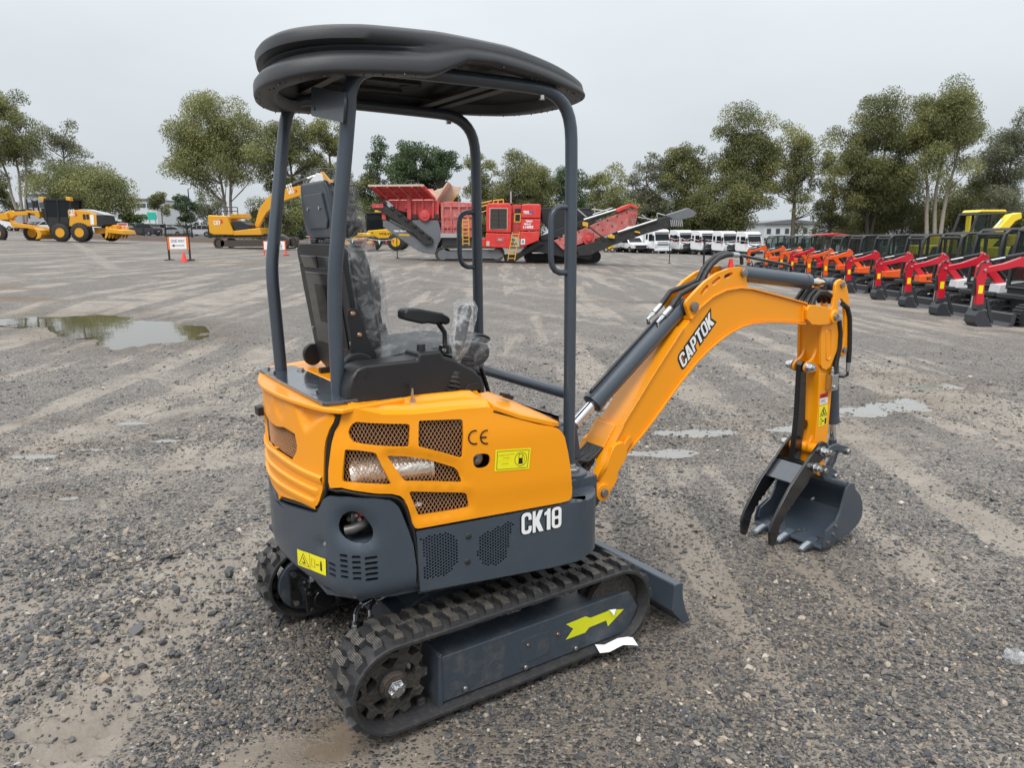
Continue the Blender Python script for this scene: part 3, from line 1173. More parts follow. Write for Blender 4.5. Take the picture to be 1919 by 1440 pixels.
# =================================================================== THE BACKGROUND
mat('cat_yellow', (0.70, 0.33, 0.012), 0.38, coat=0.3, var=0.08, vscale=1.5)
mat('loader_yellow', (0.74, 0.42, 0.015), 0.4, coat=0.3, var=0.08, vscale=1.5)
mat('machine_yellow', (0.74, 0.56, 0.02), 0.4, coat=0.3, var=0.08, vscale=1.5)
mat('machine_black', (0.018, 0.019, 0.021), 0.45, var=0.3, vscale=3)
mat('tyre', (0.022, 0.022, 0.023), 0.75, var=0.3, vscale=5, dirt=(.10, .085, .07), dirt_amt=.4)
mat('steel_track', (0.055, 0.045, 0.038), 0.6, var=0.4, vscale=4, dirt=(.14, .10, .07), dirt_amt=.5)
mat('old_red', (0.55, 0.055, 0.055), 0.55, var=0.18, vscale=1.6, dirt=(.42, .30, .26), dirt_amt=.8)
mat('faded_red', (0.52, 0.13, 0.12), 0.6, var=0.18, vscale=1.0, dirt=(.50, .43, .38), dirt_amt=.9)
mat('bright_red', (0.66, 0.035, 0.03), 0.35, coat=.3, var=0.06, vscale=1.5, dirt=(.50, .25, .22), dirt_amt=.30)
mat('chute_cream', (0.56, 0.48, 0.38), 0.7, var=0.15, vscale=1.5, dirt=(.30, .20, .13), dirt_amt=.8)
mat('plant_grey', (0.14, 0.15, 0.165), 0.5, var=0.15, vscale=1.2, dirt=(.25, .22, .19), dirt_amt=.5)
mat('belt_black', (0.02, 0.02, 0.02), 0.6, var=0.4, vscale=2, dirt=(.14, .12, .10), dirt_amt=.4)
mat('rail_yellow', (0.66, 0.38, 0.03), 0.5)
mat('galvanised', (0.42, 0.43, 0.44), 0.4, metal=.4, var=.15, vscale=3)
mat('car_white', (0.74, 0.75, 0.77), 0.25, coat=.6)
mat('car_black', (0.018, 0.019, 0.023), 0.2, coat=.7)
mat('car_grey', (0.16, 0.18, 0.20), 0.25, coat=.6)
mat('car_silver', (0.42, 0.44, 0.46), 0.25, coat=.6)
mat('car_red', (0.28, 0.018, 0.03), 0.25, coat=.6)
mat('lamp_red', (0.45, 0.01, 0.012), 0.2, coat=.5)
mat('lamp_clear', (0.6, 0.62, 0.63), 0.1, coat=.5)
mat('truck_white', (0.74, 0.75, 0.77), 0.3, coat=.4)
mat('wheel_rim', (0.38, 0.39, 0.40), 0.35, metal=.6)
mat('mini_red', (0.56, 0.012, 0.030), 0.32, coat=.4)
mat('mini_orange', (0.80, 0.105, 0.012), 0.32, coat=.4)
mat('mini_white', (0.66, 0.67, 0.68), 0.35)
mat('mini_grey', (0.035, 0.038, 0.044), 0.45, var=.15)
mat('sign_orange', (0.75, 0.17, 0.02), 0.45)
mat('cone_red', (0.80, 0.06, 0.05), 0.5)
mat('teal_panel', (0.02, 0.42, 0.33), 0.5)
mat('wall_white', (0.55, 0.58, 0.60), 0.6, var=.05, vscale=.3)
mat('wall_grey', (0.33, 0.35, 0.37), 0.6, var=.06, vscale=.3)
mat('roof_grey', (0.14, 0.15, 0.165), 0.5, var=.08, vscale=.4)
mat('far_glass', (0.06, 0.08, 0.09), 0.12)
mat('bark_pale', (0.30, 0.265, 0.225), 0.8, var=.3, vscale=2.5)
mat('bark_dark', (0.035, 0.028, 0.023), 0.85, var=.3, vscale=3)
mat('bark_mid', (0.14, 0.115, 0.09), 0.85, var=.3, vscale=3)
mat('flag_red', (0.70, 0.05, 0.04), 0.5)
mat('mulch', (0.075, 0.048, 0.032), 0.9, var=.4, vscale=6)
mat('hedge_leaf', (0.030, 0.046, 0.018), 0.6, var=.4, vscale=6)

def HZ(px):
 return 440 - .0065 * (px - 960)

def BX(px, Y):
 return (px - 959.5) * Y / 1418.0

def BZ(py, px, Y):
 return CAMZ - (py - HZ(px)) * Y / 1418.0

def place(name, label, cat, px, Y, rz=0.0, group=None):
 X = BX(px, Y)
 return thing(name, label, cat, (X, Y, float(hill(X, Y))), rz, group)

class View:
 """Turns points read off an enlarged view into metres on the upright plane through a thing."""

 def __init__(s, root, ox, oy, k, Y):
  s.r, s.ox, s.oy, s.k, s.Y = root, ox, oy, k, Y

 def __call__(s, x, y):
  px, py = s.ox + x / s.k, s.oy + y / s.k
  return (BX(px, s.Y) - s.r.location.x, BZ(py, px, s.Y) - s.r.location.z)

 def L(s, *pts):
  return [s(*p) for p in pts]

def wheel(parent, x, y, r, w, rim='wheel_rim', name='wheel', lug=False, z=None):
 z = r if z is None else z
 b_ = MB()
 b_.rev([(r * .55, -w / 2), (r * .9, -w / 2), (r, -w * .36), (r, w * .36), (r * .9, w / 2), (r * .55, w / 2)], (x, y, z), (0, 1, 0), 26, caps=False)
 if lug:
  for k in range(22):
   a = 2 * math.pi * k / 22
   for s_ in (-1, 1):
    b_.box((x + r * 1.0 * math.cos(a + .07 * s_), y + s_ * w * .25, z + r * 1.0 * math.sin(a + .07 * s_)), (r * .10, w * .42, r * .11), Matrix.Rotation(-a, 3, 'Y') @ Matrix.Rotation(.5 * s_, 3, 'X'))
 o_ = b_.obj(name, 'tyre', parent, ang=40)
 b_ = MB()
 b_.rev([(r * .56, -w * .40), (r * .50, -w * .30), (r * .30, -w * .18), (r * .22, -w * .34), (0.0, -w * .36), (r * .3, w * .18), (r * .56, w * .40)], (x, y, z), (0, 1, 0), 22)
 b_.obj('rim', rim, o_, ang=40)
 return o_

def stadium(x0, x1, z0, z1, n=10):
 r = (z1 - z0) / 2
 zc = (z0 + z1) / 2
 return [(x0 + r - r * math.sin(math.pi * k / n), zc + r * math.cos(math.pi * k / n)) for k in range(n + 1)] + [(x1 - r + r * math.sin(math.pi * k / n), zc - r * math.cos(math.pi * k / n)) for k in range(n + 1)]

def crawler(parent, x0, x1, z0, z1, y0, y1, m='steel_track', frame='steel_track', shoes=True):
 outer = stadium(x0, x1, z0, z1)
 th = min(.09, (z1 - z0) * .16)
 inner = stadium(x0 + th, x1 - th, z0 + th, z1 - th)
 b_ = MB()
 n_ = len(outer)
 b_.add([(p[0], y, p[1]) for y in (y0, y1) for p in outer] + [(p[0], y, p[1]) for y in (y0, y1) for p in inner], [(i, (i + 1) % n_, n_ + (i + 1) % n_, n_ + i) for i in range(n_)] + [(2 * n_ + i, 3 * n_ + i, 3 * n_ + (i + 1) % n_, 2 * n_ + (i + 1) % n_) for i in range(n_)] + [(i, 2 * n_ + i, 2 * n_ + (i + 1) % n_, (i + 1) % n_) for i in range(n_)] + [(n_ + i, n_ + (i + 1) % n_, 3 * n_ + (i + 1) % n_, 3 * n_ + i) for i in range(n_)])
 if shoes:
  loop = resample(outer, (z1 - z0) * .22)
  for i, p in enumerate(loop):
   q = loop[(i + 1) % len(loop)]
   a = math.atan2(q[1] - p[1], q[0] - p[0])
   b_.box((p[0], (y0 + y1) / 2, p[1]), (.035, abs(y1 - y0) * 1.0, .05), Matrix.Rotation(-a, 3, 'Y'))
 t_ = b_.obj('crawler_track', m, parent, ang=30)
 b_ = MB()
 h = z1 - z0
 b_.prism([(x0 + h * .55, z0 + h * .22), (x0 + h * .55, z0 + h * .72), (x1 - h * .55, z0 + h * .72), (x1 - h * .55, z0 + h * .22)], 'y', y0 + .06 * (1 if y1 > y0 else -1), y1 - .06 * (1 if y1 > y0 else -1))
 b_.obj('track_frame', frame, t_, bev=.01)
 for xc in (x0 + h / 2, x1 - h / 2):
  b_ = MB()
  b_.rev([(h * .36, -.12), (h * .36, .0), (h * .2, -.03), (h * .2, -.1), (0, -.12)][::-1], (xc, (y0 + y1) / 2 - abs(y1 - y0) * .2, z0 + h / 2), (0, 1, 0), 18)
  b_.obj('sprocket', frame, t_, ang=40)
 return t_

def post(b_, a, c, r, n=6):
 b_.tube([a, c], r, n)

# ------------------------------------------------------------------ trees
def mat_leaf(name, c0, c1, c2):
 m = bpy.data.materials.new(name)
 m.use_nodes = True
 nt = m.node_tree
 b_ = nt.nodes['Principled BSDF']
 b_.inputs['Roughness'].default_value = .55
 at = nt.nodes.new('ShaderNodeAttribute')
 at.attribute_name = 'tone'
 r_ = nt.nodes.new('ShaderNodeValToRGB')
 e_ = r_.color_ramp.elements
 e_[0].position, e_[0].color = 0, (*c0, 1)
 e_[1].position, e_[1].color = 1, (*c2, 1)
 q = e_.new(.5)
 q.color = (*c1, 1)
 nt.links.new(at.outputs['Fac'], r_.inputs[0])
 nt.links.new(r_.outputs[0], b_.inputs['Base Color'])
 tl = nt.nodes.new('ShaderNodeBsdfTranslucent')
 nt.links.new(r_.outputs[0], tl.inputs[0])
 mx = nt.nodes.new('ShaderNodeMixShader')
 mx.inputs[0].default_value = .28
 nt.links.new(b_.outputs[0], mx.inputs[1])
 nt.links.new(tl.outputs[0], mx.inputs[2])
 nt.links.new(mx.outputs[0], nt.nodes['Material Output'].inputs[0])
 MATS[name] = m

mat_leaf('leaf_gum', (0.117, 0.133, 0.052), (0.202, 0.217, 0.081), (0.333, 0.333, 0.125))
mat_leaf('leaf_olive', (0.086, 0.100, 0.039), (0.151, 0.162, 0.058), (0.259, 0.255, 0.090))
mat_leaf('leaf_deep', (0.037, 0.064, 0.027), (0.068, 0.109, 0.045), (0.124, 0.176, 0.068))
mat_leaf('leaf_grey', (0.094, 0.105, 0.064), (0.154, 0.166, 0.100), (0.245, 0.254, 0.154))
mat_leaf('leaf_bright', (0.060, 0.102, 0.019), (0.102, 0.162, 0.034), (0.168, 0.228, 0.054))

def make_tree(name, label, px, pytop, Y, wpx, kind, seed, base_py=None, crown_from=.35, bark='bark_mid', leaf='leaf_gum', dens=1.0, stems=1, lean=0.0, droop=.5, clumps=46, group='trees along the back of the yard', cat='tree'):
 r = np.random.default_rng(seed)
 pr = random.Random(seed)
 X = BX(px, Y)
 z0 = float(hill(X, Y)) - .1
 H = BZ(pytop, px, Y) - z0
 Rw = wpx / 2 * Y / 1418.0
 root = thing(name, label, cat, (X, Y, z0), 0, group)
 zc0 = H * crown_from
 # clump centres fill an uneven crown
 cen, rad_ = [], []
 tries = 0
 lobes = [(r.uniform(-.5, .5) * Rw, r.uniform(-.35, .35) * Rw, r.uniform(.12, .88), r.uniform(.45, .75)) for _ in range(7)] + [(lean * Rw, 0, .80, .55), (0, 0, .5, .85)]
 while len(cen) < clumps and tries < 4000:
  tries += 1
  l = lobes[tries % len(lobes)]
  lr = l[3] * Rw
  d = r.normal(0, 1, 3)
  d /= np.linalg.norm(d)
  f = r.uniform(.35, 1) ** .6
  p = np.array([l[0] + d[0] * lr * f, l[1] + d[1] * lr * f, zc0 + l[2] * (H - zc0) + d[2] * f * min(lr, (H - zc0) * .34)])
  if p[2] > H * .985 or p[2] < zc0 * .92 or abs(p[0]) > Rw * 1.02:
   continue
  t_ = (p[2] - zc0) / (H - zc0)
  if kind == 'cone' and abs(p[0]) > Rw * (1.1 - .95 * t_):
   continue
  if kind == 'gum' and abs(p[0]) > Rw * (.78 + .5 * t_ if t_ < .45 else 1.45 - 1.0 * t_):
   continue
  if kind == 'round' and abs(p[0]) > Rw * math.sqrt(max(.05, 1 - (1.9 * t_ - .85) ** 2 * .85)):
   continue
  cen.append(p)
  rad_.append(r.uniform(.20, .36) * Rw * (1.15 if kind == 'round' else 1.0))
 # reach the stated top
 top = max(cen, key=lambda c: c[2])
 k_ = (H * .97 - top[2])
 for c in cen:
  c[2] += k_ * max(0, (c[2] - zc0) / (top[2] - zc0 + 1e-6))
 # trunk and limbs
 tb = MB()
 tr = max(.10, H * .014) * (1.15 if stems == 1 else .8)
 forks = []
 for s_ in range(stems):
  off = (s_ - (stems - 1) / 2)
  bx_, by_ = off * .28 * tr * 6, r.uniform(-.2, .2)
  tx = off * Rw * .42 + lean * Rw * .5 + r.uniform(-.1, .1) * Rw
  path = []
  zt = H * (.80 if kind != 'round' else .6)
  for k in range(7):
   t_ = k / 6
   path.append((bx_ + (tx - bx_) * t_ ** 1.3 + r.normal(0, .02) * Rw * (k > 0), by_ + r.normal(0, .02) * Rw, zt * t_))
  tb.tube(path, [tr * (1.25 - .95 * k / 6) for k in range(7)], 7)
  forks += path[2:]
 for i, c in enumerate(cen):
  lo = [f for f in forks if f[2] < c[2] + .3] or forks[:1]
  f = min(lo, key=lambda q: math.dist(q, c) + .8 * abs((c[2] - q[2]) - math.hypot(c[0] - q[0], c[1] - q[1]) * .9))
  mid = ((f[0] + c[0]) / 2 + r.normal(0, .05) * Rw, (f[1] + c[1]) / 2, (f[2] + c[2]) / 2 - .04 * Rw)
  w0 = max(.03, tr * (.42 - .25 * f[2] / H))
  tb.tube([f, mid, tuple(c)], [w0, w0 * .7, w0 * .3], 5, caps=False)
 tb.obj('trunk', bark, root, ang=60)
 # leaves
 lv, tone = [], []
 ls = Y / 1418.0
 for c, cr in zip(cen, rad_):
  n_ = int(dens * 26 * (cr / ls / 3.0) ** 1.55)
  n_ = max(60, min(1000, n_))
  d = r.normal(0, 1, (n_, 3))
  d /= np.linalg.norm(d, axis=1)[:, None]
  f = r.uniform(.05, 1, n_) ** .5
  pos = c + d * f[:, None] * cr * np.array([1.0, 1.0, .72])
  pos[:, 2] -= droop * (np.abs(d[:, 0]) * f) ** 2 * cr * .45
  base = .48 + r.normal(0, .20)
  tn = np.clip(base + r.normal(0, .16, n_), 0, 1)
  u = r.normal(0, 1, (n_, 3))
  u[:, 2] -= droop * 1.2
  u /= np.linalg.norm(u, axis=1)[:, None]
  w = np.cross(u, r.normal(0, 1, (n_, 3)))
  w /= np.linalg.norm(w, axis=1)[:, None] + 1e-9
  L_ = (r.uniform(2.0, 4.6, n_) * ls)[:, None] * (1.15 if droop > .4 else 1)
  W_ = (r.uniform(.95, 2.0, n_) * ls)[:, None] * (1.0 if droop > .4 else 1.5)
  q = np.stack([pos - u * L_ * .5, pos + w * W_ * .5, pos + u * L_ * .5, pos - w * W_ * .5], 1)
  lv.append(q)
  tone.append(np.repeat(tn, 4))
 lv = np.concatenate(lv)
 tone = np.concatenate(tone)
 me_ = bpy.data.meshes.new('crown')
 nv_ = len(lv) * 4
 me_.vertices.add(nv_)
 me_.vertices.foreach_set('co', lv.reshape(-1).astype(np.float32))
 me_.loops.add(nv_)
 me_.loops.foreach_set('vertex_index', np.arange(nv_, dtype=np.int32))
 me_.polygons.add(len(lv))
 me_.polygons.foreach_set('loop_start', np.arange(0, nv_, 4, dtype=np.int32))
 me_.update(calc_edges=True)
 a_ = me_.attributes.new('tone', 'FLOAT', 'POINT')
 a_.data.foreach_set('value', tone.astype(np.float32))
 me_.materials.append(MATS[leaf])
 o_ = link('crown', me_, root)
 return root

TREES = [
 ('gum_tree', 'tall spreading gum with several pale stems behind the motor grader', 48, 190, 128, 150, 'gum', 1, dict(crown_from=.40, bark='bark_pale', leaf='leaf_gum', stems=3, clumps=60)),
 ('gum_tree', 'thin sparse gum with bare lower limbs, just right of the tall spreading gum', 138, 236, 126, 120, 'gum', 2, dict(crown_from=.42, bark='bark_mid', leaf='leaf_grey', dens=.55, clumps=36)),
 ('bushy_tree', 'low bushy olive tree behind the cab of the motor grader', 175, 322, 118, 175, 'round', 3, dict(crown_from=.16, leaf='leaf_gum', bark='bark_dark', clumps=60)),
 ('dark_tree', 'dark tree cut off by the left edge of the picture, low beside the tall gum', 2, 338, 140, 60, 'round', 4, dict(crown_from=.2, leaf='leaf_olive')),
 ('dark_tree', 'small open-crowned tree behind the cars, left of the lamp post', 308, 364, 150, 52, 'gum', 5, dict(crown_from=.45, leaf='leaf_olive', clumps=22)),
 ('round_tree', 'small round deep green tree right beside the lamp post', 352, 370, 122, 52, 'round', 6, dict(crown_from=.12, leaf='leaf_deep', droop=.1, clumps=30)),
 ('grey_tree', 'greyish thin tree between the lamp post and the biggest gum', 396, 366, 150, 66, 'round', 7, dict(crown_from=.2, leaf='leaf_grey', dens=.6)),
 ('gum_tree', 'biggest gum with wide olive crown, above the yellow excavator', 432, 196, 104, 205, 'gum', 8, dict(crown_from=.36, bark='bark_pale', leaf='leaf_gum', stems=2, clumps=84)),
 ('gum_tree', 'dense olive gum seen between the two rear canopy posts', 556, 232, 108, 125, 'gum', 9, dict(crown_from=.12, leaf='leaf_olive', clumps=64)),
 ('gum_tree', 'olive gum right of the rear canopy post with thin pointed top', 626, 222, 110, 110, 'gum', 10, dict(crown_from=.15, leaf='leaf_gum', clumps=56)),
 ('bushy_tree', 'brownish olive bushy tree low behind the orange excavator seat', 672, 330, 100, 110, 'round', 110, dict(crown_from=.05, leaf='leaf_olive', clumps=50)),
 ('rain_tree', 'dark tree with tiered branches and gaps, left of the red crusher hopper', 716, 266, 100, 86, 'cone', 11, dict(crown_from=.18, leaf='leaf_deep', bark='bark_mid', droop=.1, dens=.7, clumps=42)),
 ('rain_tree', 'dense deep green tree rising behind the red crusher hopper', 772, 274, 96, 108, 'round', 12, dict(crown_from=.08, leaf='leaf_deep', droop=.1, clumps=64)),
 ('rain_tree', 'deep green tree with a dry brownish top behind the cream chute', 830, 286, 98, 88, 'round', 13, dict(crown_from=.08, leaf='leaf_deep', droop=.2, clumps=52)),
 ('gum_tree', 'pale sparse tree just behind the left front canopy post', 902, 294, 100, 92, 'gum', 14, dict(crown_from=.12, leaf='leaf_gum', dens=.8, clumps=48)),
 ('she_oak', 'dark rounded she-oak above the red engine housing of the crusher', 986, 292, 96, 135, 'round', 15, dict(crown_from=.10, leaf='leaf_olive', bark='bark_dark', clumps=76)),
 ('she_oak', 'dark tree directly behind the right front canopy post', 1064, 316, 100, 90, 'round', 16, dict(crown_from=.08, leaf='leaf_deep', clumps=50)),
 ('bushy_tree', 'yellowish olive tree right of the right front canopy post', 1142, 320, 104, 108, 'round', 17, dict(crown_from=.08, leaf='leaf_gum', clumps=58)),
 ('she_oak', 'wispy grey she-oak with a see-through top above the crusher conveyor', 1214, 292, 108, 92, 'gum', 18, dict(crown_from=.10, leaf='leaf_grey', dens=.7, clumps=54)),
 ('gum_tree', 'dark olive gum left of the tall dark-trunked gum behind the trucks', 1290, 278, 110, 128, 'gum', 19, dict(crown_from=.10, leaf='leaf_olive', clumps=60)),
 ('gum_tree', 'tall grey green gum with a dark trunk behind the white trucks', 1385, 214, 108, 156, 'gum', 20, dict(crown_from=.22, leaf='leaf_olive', bark='bark_dark', stems=2, clumps=104)),
 ('gum_tree', 'gum with a pale open top, right of the white trucks', 1486, 238, 110, 128, 'gum', 21, dict(crown_from=.14, leaf='leaf_gum', dens=.8, clumps=60)),
 ('gum_tree', 'low dark gum behind the first black cabs', 1556, 286, 112, 90, 'gum', 22, dict(crown_from=.10, leaf='leaf_olive', clumps=50)),
 ('gum_tree', 'tall dark olive gum left of the tallest gum', 1630, 190, 106, 172, 'gum', 23, dict(crown_from=.22, leaf='leaf_olive', bark='bark_dark', stems=2, clumps=104)),
 ('gum_tree', 'tallest gum, yellowish crown over a pale trunk behind the excavator row', 1750, 166, 104, 178, 'gum', 24, dict(crown_from=.26, leaf='leaf_gum', bark='bark_pale', stems=3, clumps=92)),
 ('gum_tree', 'open grey gum cut off by the right edge of the picture', 1880, 216, 108, 150, 'gum', 25, dict(crown_from=.16, leaf='leaf_grey', bark='bark_mid', dens=.8, clumps=74)),
 ('bushy_tree', 'bushy olive tree low between the tallest gum and the right edge', 1818, 300, 112, 120, 'round', 26, dict(crown_from=.08, leaf='leaf_olive', clumps=56)),
 ('bushy_tree', 'dark undergrowth tree low behind the white trucks', 1330, 345, 106, 150, 'round', 27, dict(crown_from=.04, leaf='leaf_olive', clumps=56)),
 ('bushy_tree', 'low dark tree behind the middle of the excavator row', 1690, 345, 114, 150, 'round', 28, dict(crown_from=.06, leaf='leaf_olive', clumps=50)),
 ('bushy_tree', 'small dark tree low behind the yellow loaders', 640, 372, 92, 110, 'round', 29, dict(crown_from=.02, leaf='leaf_olive', clumps=44)),
 ('bushy_tree', 'dark low tree filling the gap behind the crusher engine', 930, 360, 104, 130, 'round', 30, dict(crown_from=.02, leaf='leaf_olive', clumps=50)),
 ('bushy_tree', 'low leafy tree filling the gap behind the crusher conveyor', 1180, 365, 112, 140, 'round', 31, dict(crown_from=.02, leaf='leaf_olive', clumps=50)),
 ('bushy_tree', 'low leafy growth left of the four alike trucks', 1262, 380, 112, 120, 'round', 201, dict(crown_from=.02, leaf='leaf_olive', clumps=46)),
 ('bushy_tree', 'low leafy growth under the tall dark gum', 1610, 365, 118, 120, 'round', 204, dict(crown_from=.02, leaf='leaf_gum', clumps=46)),
 ('bushy_tree', 'low leafy growth at the foot of the tallest gum', 1768, 370, 118, 120, 'round', 205, dict(crown_from=.02, leaf='leaf_olive', clumps=46)),
 ('bushy_tree', 'low leafy growth behind the tall yellow cab', 1850, 360, 118, 120, 'round', 206, dict(crown_from=.02, leaf='leaf_gum', clumps=46)),
 ('bushy_tree', 'low leafy growth at the right edge behind the yellow cab', 1900, 380, 116, 100, 'round', 207, dict(crown_from=.02, leaf='leaf_olive', clumps=46)),
 ('bushy_tree', 'low leafy growth behind the after-screen of the crusher', 1090, 385, 108, 90, 'round', 208, dict(crown_from=.02, leaf='leaf_olive', clumps=46)),
 ('bushy_tree', 'low leafy growth behind the crusher hopper', 760, 370, 100, 120, 'round', 209, dict(crown_from=.02, leaf='leaf_olive', clumps=46)),
 ('bushy_tree', 'low leafy growth between the canopy rear posts', 560, 372, 102, 110, 'round', 210, dict(crown_from=.02, leaf='leaf_gum', clumps=46)),
 ('bushy_tree', 'bright green shrub behind the parked cars', 245, 398, 120, 62, 'round', 32, dict(crown_from=.02, leaf='leaf_bright', droop=.1, clumps=26)),
 ('bushy_tree', 'dark shrub low behind the boom of the yellow excavator', 505, 380, 98, 110, 'round', 33, dict(crown_from=.02, leaf='leaf_olive', clumps=40)),
]
for nm, lb_, px, py, Y, w, kd, sd_, kw in TREES:
 kw = dict(kw)
 kw.setdefault('clumps', 46)
 make_tree(nm, lb_, px, py, Y, w, kd, sd_, **kw)

# ------------------------------------------------------------------ buildings
def building(name, label, px0, px1, pyt, Y, depth, wall, rows, cols, roof_h=.6, win=(.55, .5), roofm='roof_grey'):
 X0, X1 = BX(px0, Y), BX(px1, Y)
 xc = (X0 + X1) / 2
 z0 = float(hill(xc, Y)) - .3
 H = BZ(pyt, (px0 + px1) / 2, Y) - z0
 root = thing(name, label, 'building', (xc, Y + depth / 2, z0))
 w = X1 - X0
 MB().bx(-w / 2, w / 2, -depth / 2, depth / 2, 0, H).obj('wall', wall, root)
 MB().prism([(-w / 2 - .4, H), (-w / 2 - .4, H + .25), (0, H + roof_h), (w / 2 + .4, H + .25), (w / 2 + .4, H)], 'y', -depth / 2 - .5, depth / 2 + .5).obj('roof', roofm, root)
 for i in range(rows):
  for j in range(cols):
   cx_ = -w / 2 + w * (j + .5) / cols
   cz_ = H * (i + .5) / rows
   ww, hh = w / cols * win[0], H / rows * win[1]
   f_ = MB().bx(cx_ - ww / 2, cx_ + ww / 2, -depth / 2 - .04, -depth / 2 + .02, cz_ - hh / 2, cz_ + hh / 2).obj('window', 'galvanised', root)
   MB().bx(cx_ - ww / 2 + .08, cx_ + ww / 2 - .08, -depth / 2 - .06, -depth / 2 - .03, cz_ - hh / 2 + .08, cz_ + hh / 2 - .08).obj('pane', 'far_glass', f_)
 return root

building('office_building', 'white flat office block with long window bands, far behind the parked cars', 228, 300, 377, 230, 20, 'wall_white', 3, 4, .5, (.92, .42))
building('warehouse', 'pale blue grey hall seen between the stems behind the motor grader', 60, 105, 368, 260, 20, 'wall_grey', 2, 4, .5, (.9, .3))
building('warehouse', 'light grey hall between the trunks right of the white trucks', 1434, 1536, 420, 150, 20, 'wall_white', 2, 6, .9, (.5, .4))
building('warehouse', 'dark roofed grey building behind the middle of the excavator row', 1545, 1760, 424, 160, 24, 'wall_grey', 1, 8, 2.4, (.6, .4))
building('warehouse', 'long low grey building with dark roof at the right edge', 1775, 1960, 418, 165, 24, 'wall_grey', 1, 7, 2.6, (.6, .4))
b = MB()
X = BX(290, 180)
t = thing('billboard', 'teal green hoarding behind the parked cars', 'hoarding', (X, 180, float(hill(X, 180))))
w_ = 16 * 180 / 1418
MB().bx(-w_ / 2, w_ / 2, -.1, .1, BZ(413, 290, 180) - t.location.z, BZ(399, 290, 180) - t.location.z).obj('panel', 'teal_panel', t)
for s_ in (-1, 1):
 MB().bx(s_ * w_ * .35 - .1, s_ * w_ * .35 + .1, .1, .3, 0, BZ(403, 290, 180) - t.location.z).obj('post', 'galvanised', t)

# ------------------------------------------------------------------ lamp post, fence, planted bank
t = place('street_lamp', 'black lamp post with a curled top behind the fence', 'street lamp', 362, 92)
H = BZ(357, 362, 92) - t.location.z
MB().tube([(0, 0, 0), (0, 0, .8), (0, 0, .81), (0, 0, H)], [.14, .14, .085, .06], 10).obj('post', 'machine_black', t)
b = MB()
rr_ = .42
b.tube([(rr_ * math.sin(a) * 1.0 - .0, 0, H + rr_ - rr_ * math.cos(a)) for a in np.linspace(0, 4.2, 16)], .035, 6)
b.obj('bracket', 'machine_black', t)
MB().rev([(.05, .15), (.12, .05), (.30, 0), (.28, -.05), (0, -.07)], (-.62, 0, H + .62), (0, 0, 1), 14).obj('lamp_head', 'machine_black', t)

t = place('fence', 'black metal fence between the yard and the car park', 'fence', 300, 84)
VF = View(t, 0, 180, 4.797, 84)
x0, x1 = VF(1020, 0)[0], VF(1960, 0)[0]
step = VF(1300, 0)[0] - VF(1105, 0)[0]
k = 0
xp = VF(1110, 0)[0]
zt = float(hill(t.location.x + x0, 84)) - t.location.z
while xp < x1:
 g0 = float(hill(t.location.x + xp, 84)) - t.location.z
 MB().bx(xp - .07, xp + .07, -.07, .07, g0 - .2, g0 + 1.75).obj('post', 'machine_black', t)
 xp += step
for dz in (.25, 1.65):
 b = MB()
 for i in range(20):
  xa, xb_ = x0 + (x1 - x0) * i / 20, x0 + (x1 - x0) * (i + 1) / 20
  b.tube([(xa, 0, float(hill(t.location.x + xa, 84)) - t.location.z + dz), (xb_, 0, float(hill(t.location.x + xb_, 84)) - t.location.z + dz)], .035, 4)
 b.obj('rail', 'machine_black', t)
b = MB()
n_ = 140
for i in range(n_):
 xa = x0 + (x1 - x0) * i / n_
 b.bx(xa - .010, xa + .010, -.012, .012, float(hill(t.location.x + xa, 84)) - t.location.z + .25, float(hill(t.location.x + xa, 84)) - t.location.z + 1.65)
b.obj('pickets', 'machine_black', t, kind='stuff')
# mulched bank along the fence
b = MB()
vv, ff = [], []
nx_ = 50
for i in range(nx_ + 1):
 px = 150 + (600 - 150) * i / nx_
 for j, (dy, dz) in enumerate(((-4, -.1), (-2.5, .30), (-1, .45), (2, .35), (5, -.1))):
  Y = 79 + dy
  X = BX(px, Y)
  vv.append((X, Y, float(hill(X, Y)) + dz + random.uniform(-.06, .06) * (dz > 0)))
ff = [(i * 5 + j, (i + 1) * 5 + j, (i + 1) * 5 + j + 1, i * 5 + j + 1) for i in range(nx_) for j in range(4)]
b.add(vv, ff)
b.obj('mulch_bank', 'mulch', kind='structure')
# car park paving
b = MB()
q = [(BX(140, 96), 96), (BX(415, 96), 96), (BX(430, 150), 150), (BX(120, 150), 150)]
vv = []
for i in range(11):
 for j in range(2):
  a, c = q[0 if j == 0 else 3], q[1 if j == 0 else 2]
  X, Y = a[0] + (c[0] - a[0]) * i / 10, a[1]
  vv.append((X, Y, float(hill(X, Y)) + .05))
b.add(vv, [(2 * i, 2 * i + 2, 2 * i + 3, 2 * i + 1) for i in range(10)])
mat('car_park_asphalt', (.11, .11, .112), .5, var=.15, vscale=.5)
b.obj('car_park', 'car_park_asphalt', kind='structure')

def leafy_box(b_, x0, x1, y0, y1, z0, z1, n, s, r):
 for _ in range(n):
  f = r.integers(0, 3)
  p = np.array([r.uniform(x0, x1), r.uniform(y0, y1), r.uniform(z0, z1)])
  if f == 0:
   p[1] = y0
  elif f == 1:
   p[2] = z1
  p = p + r.normal(0, .08, 3)
  u, w = r.normal(0, 1, 3), r.normal(0, 1, 3)
  u *= s / np.linalg.norm(u)
  w *= s * .7 / np.linalg.norm(w)
  b_.add([p - u, p + w, p + u, p - w], [(0, 1, 2, 3)])

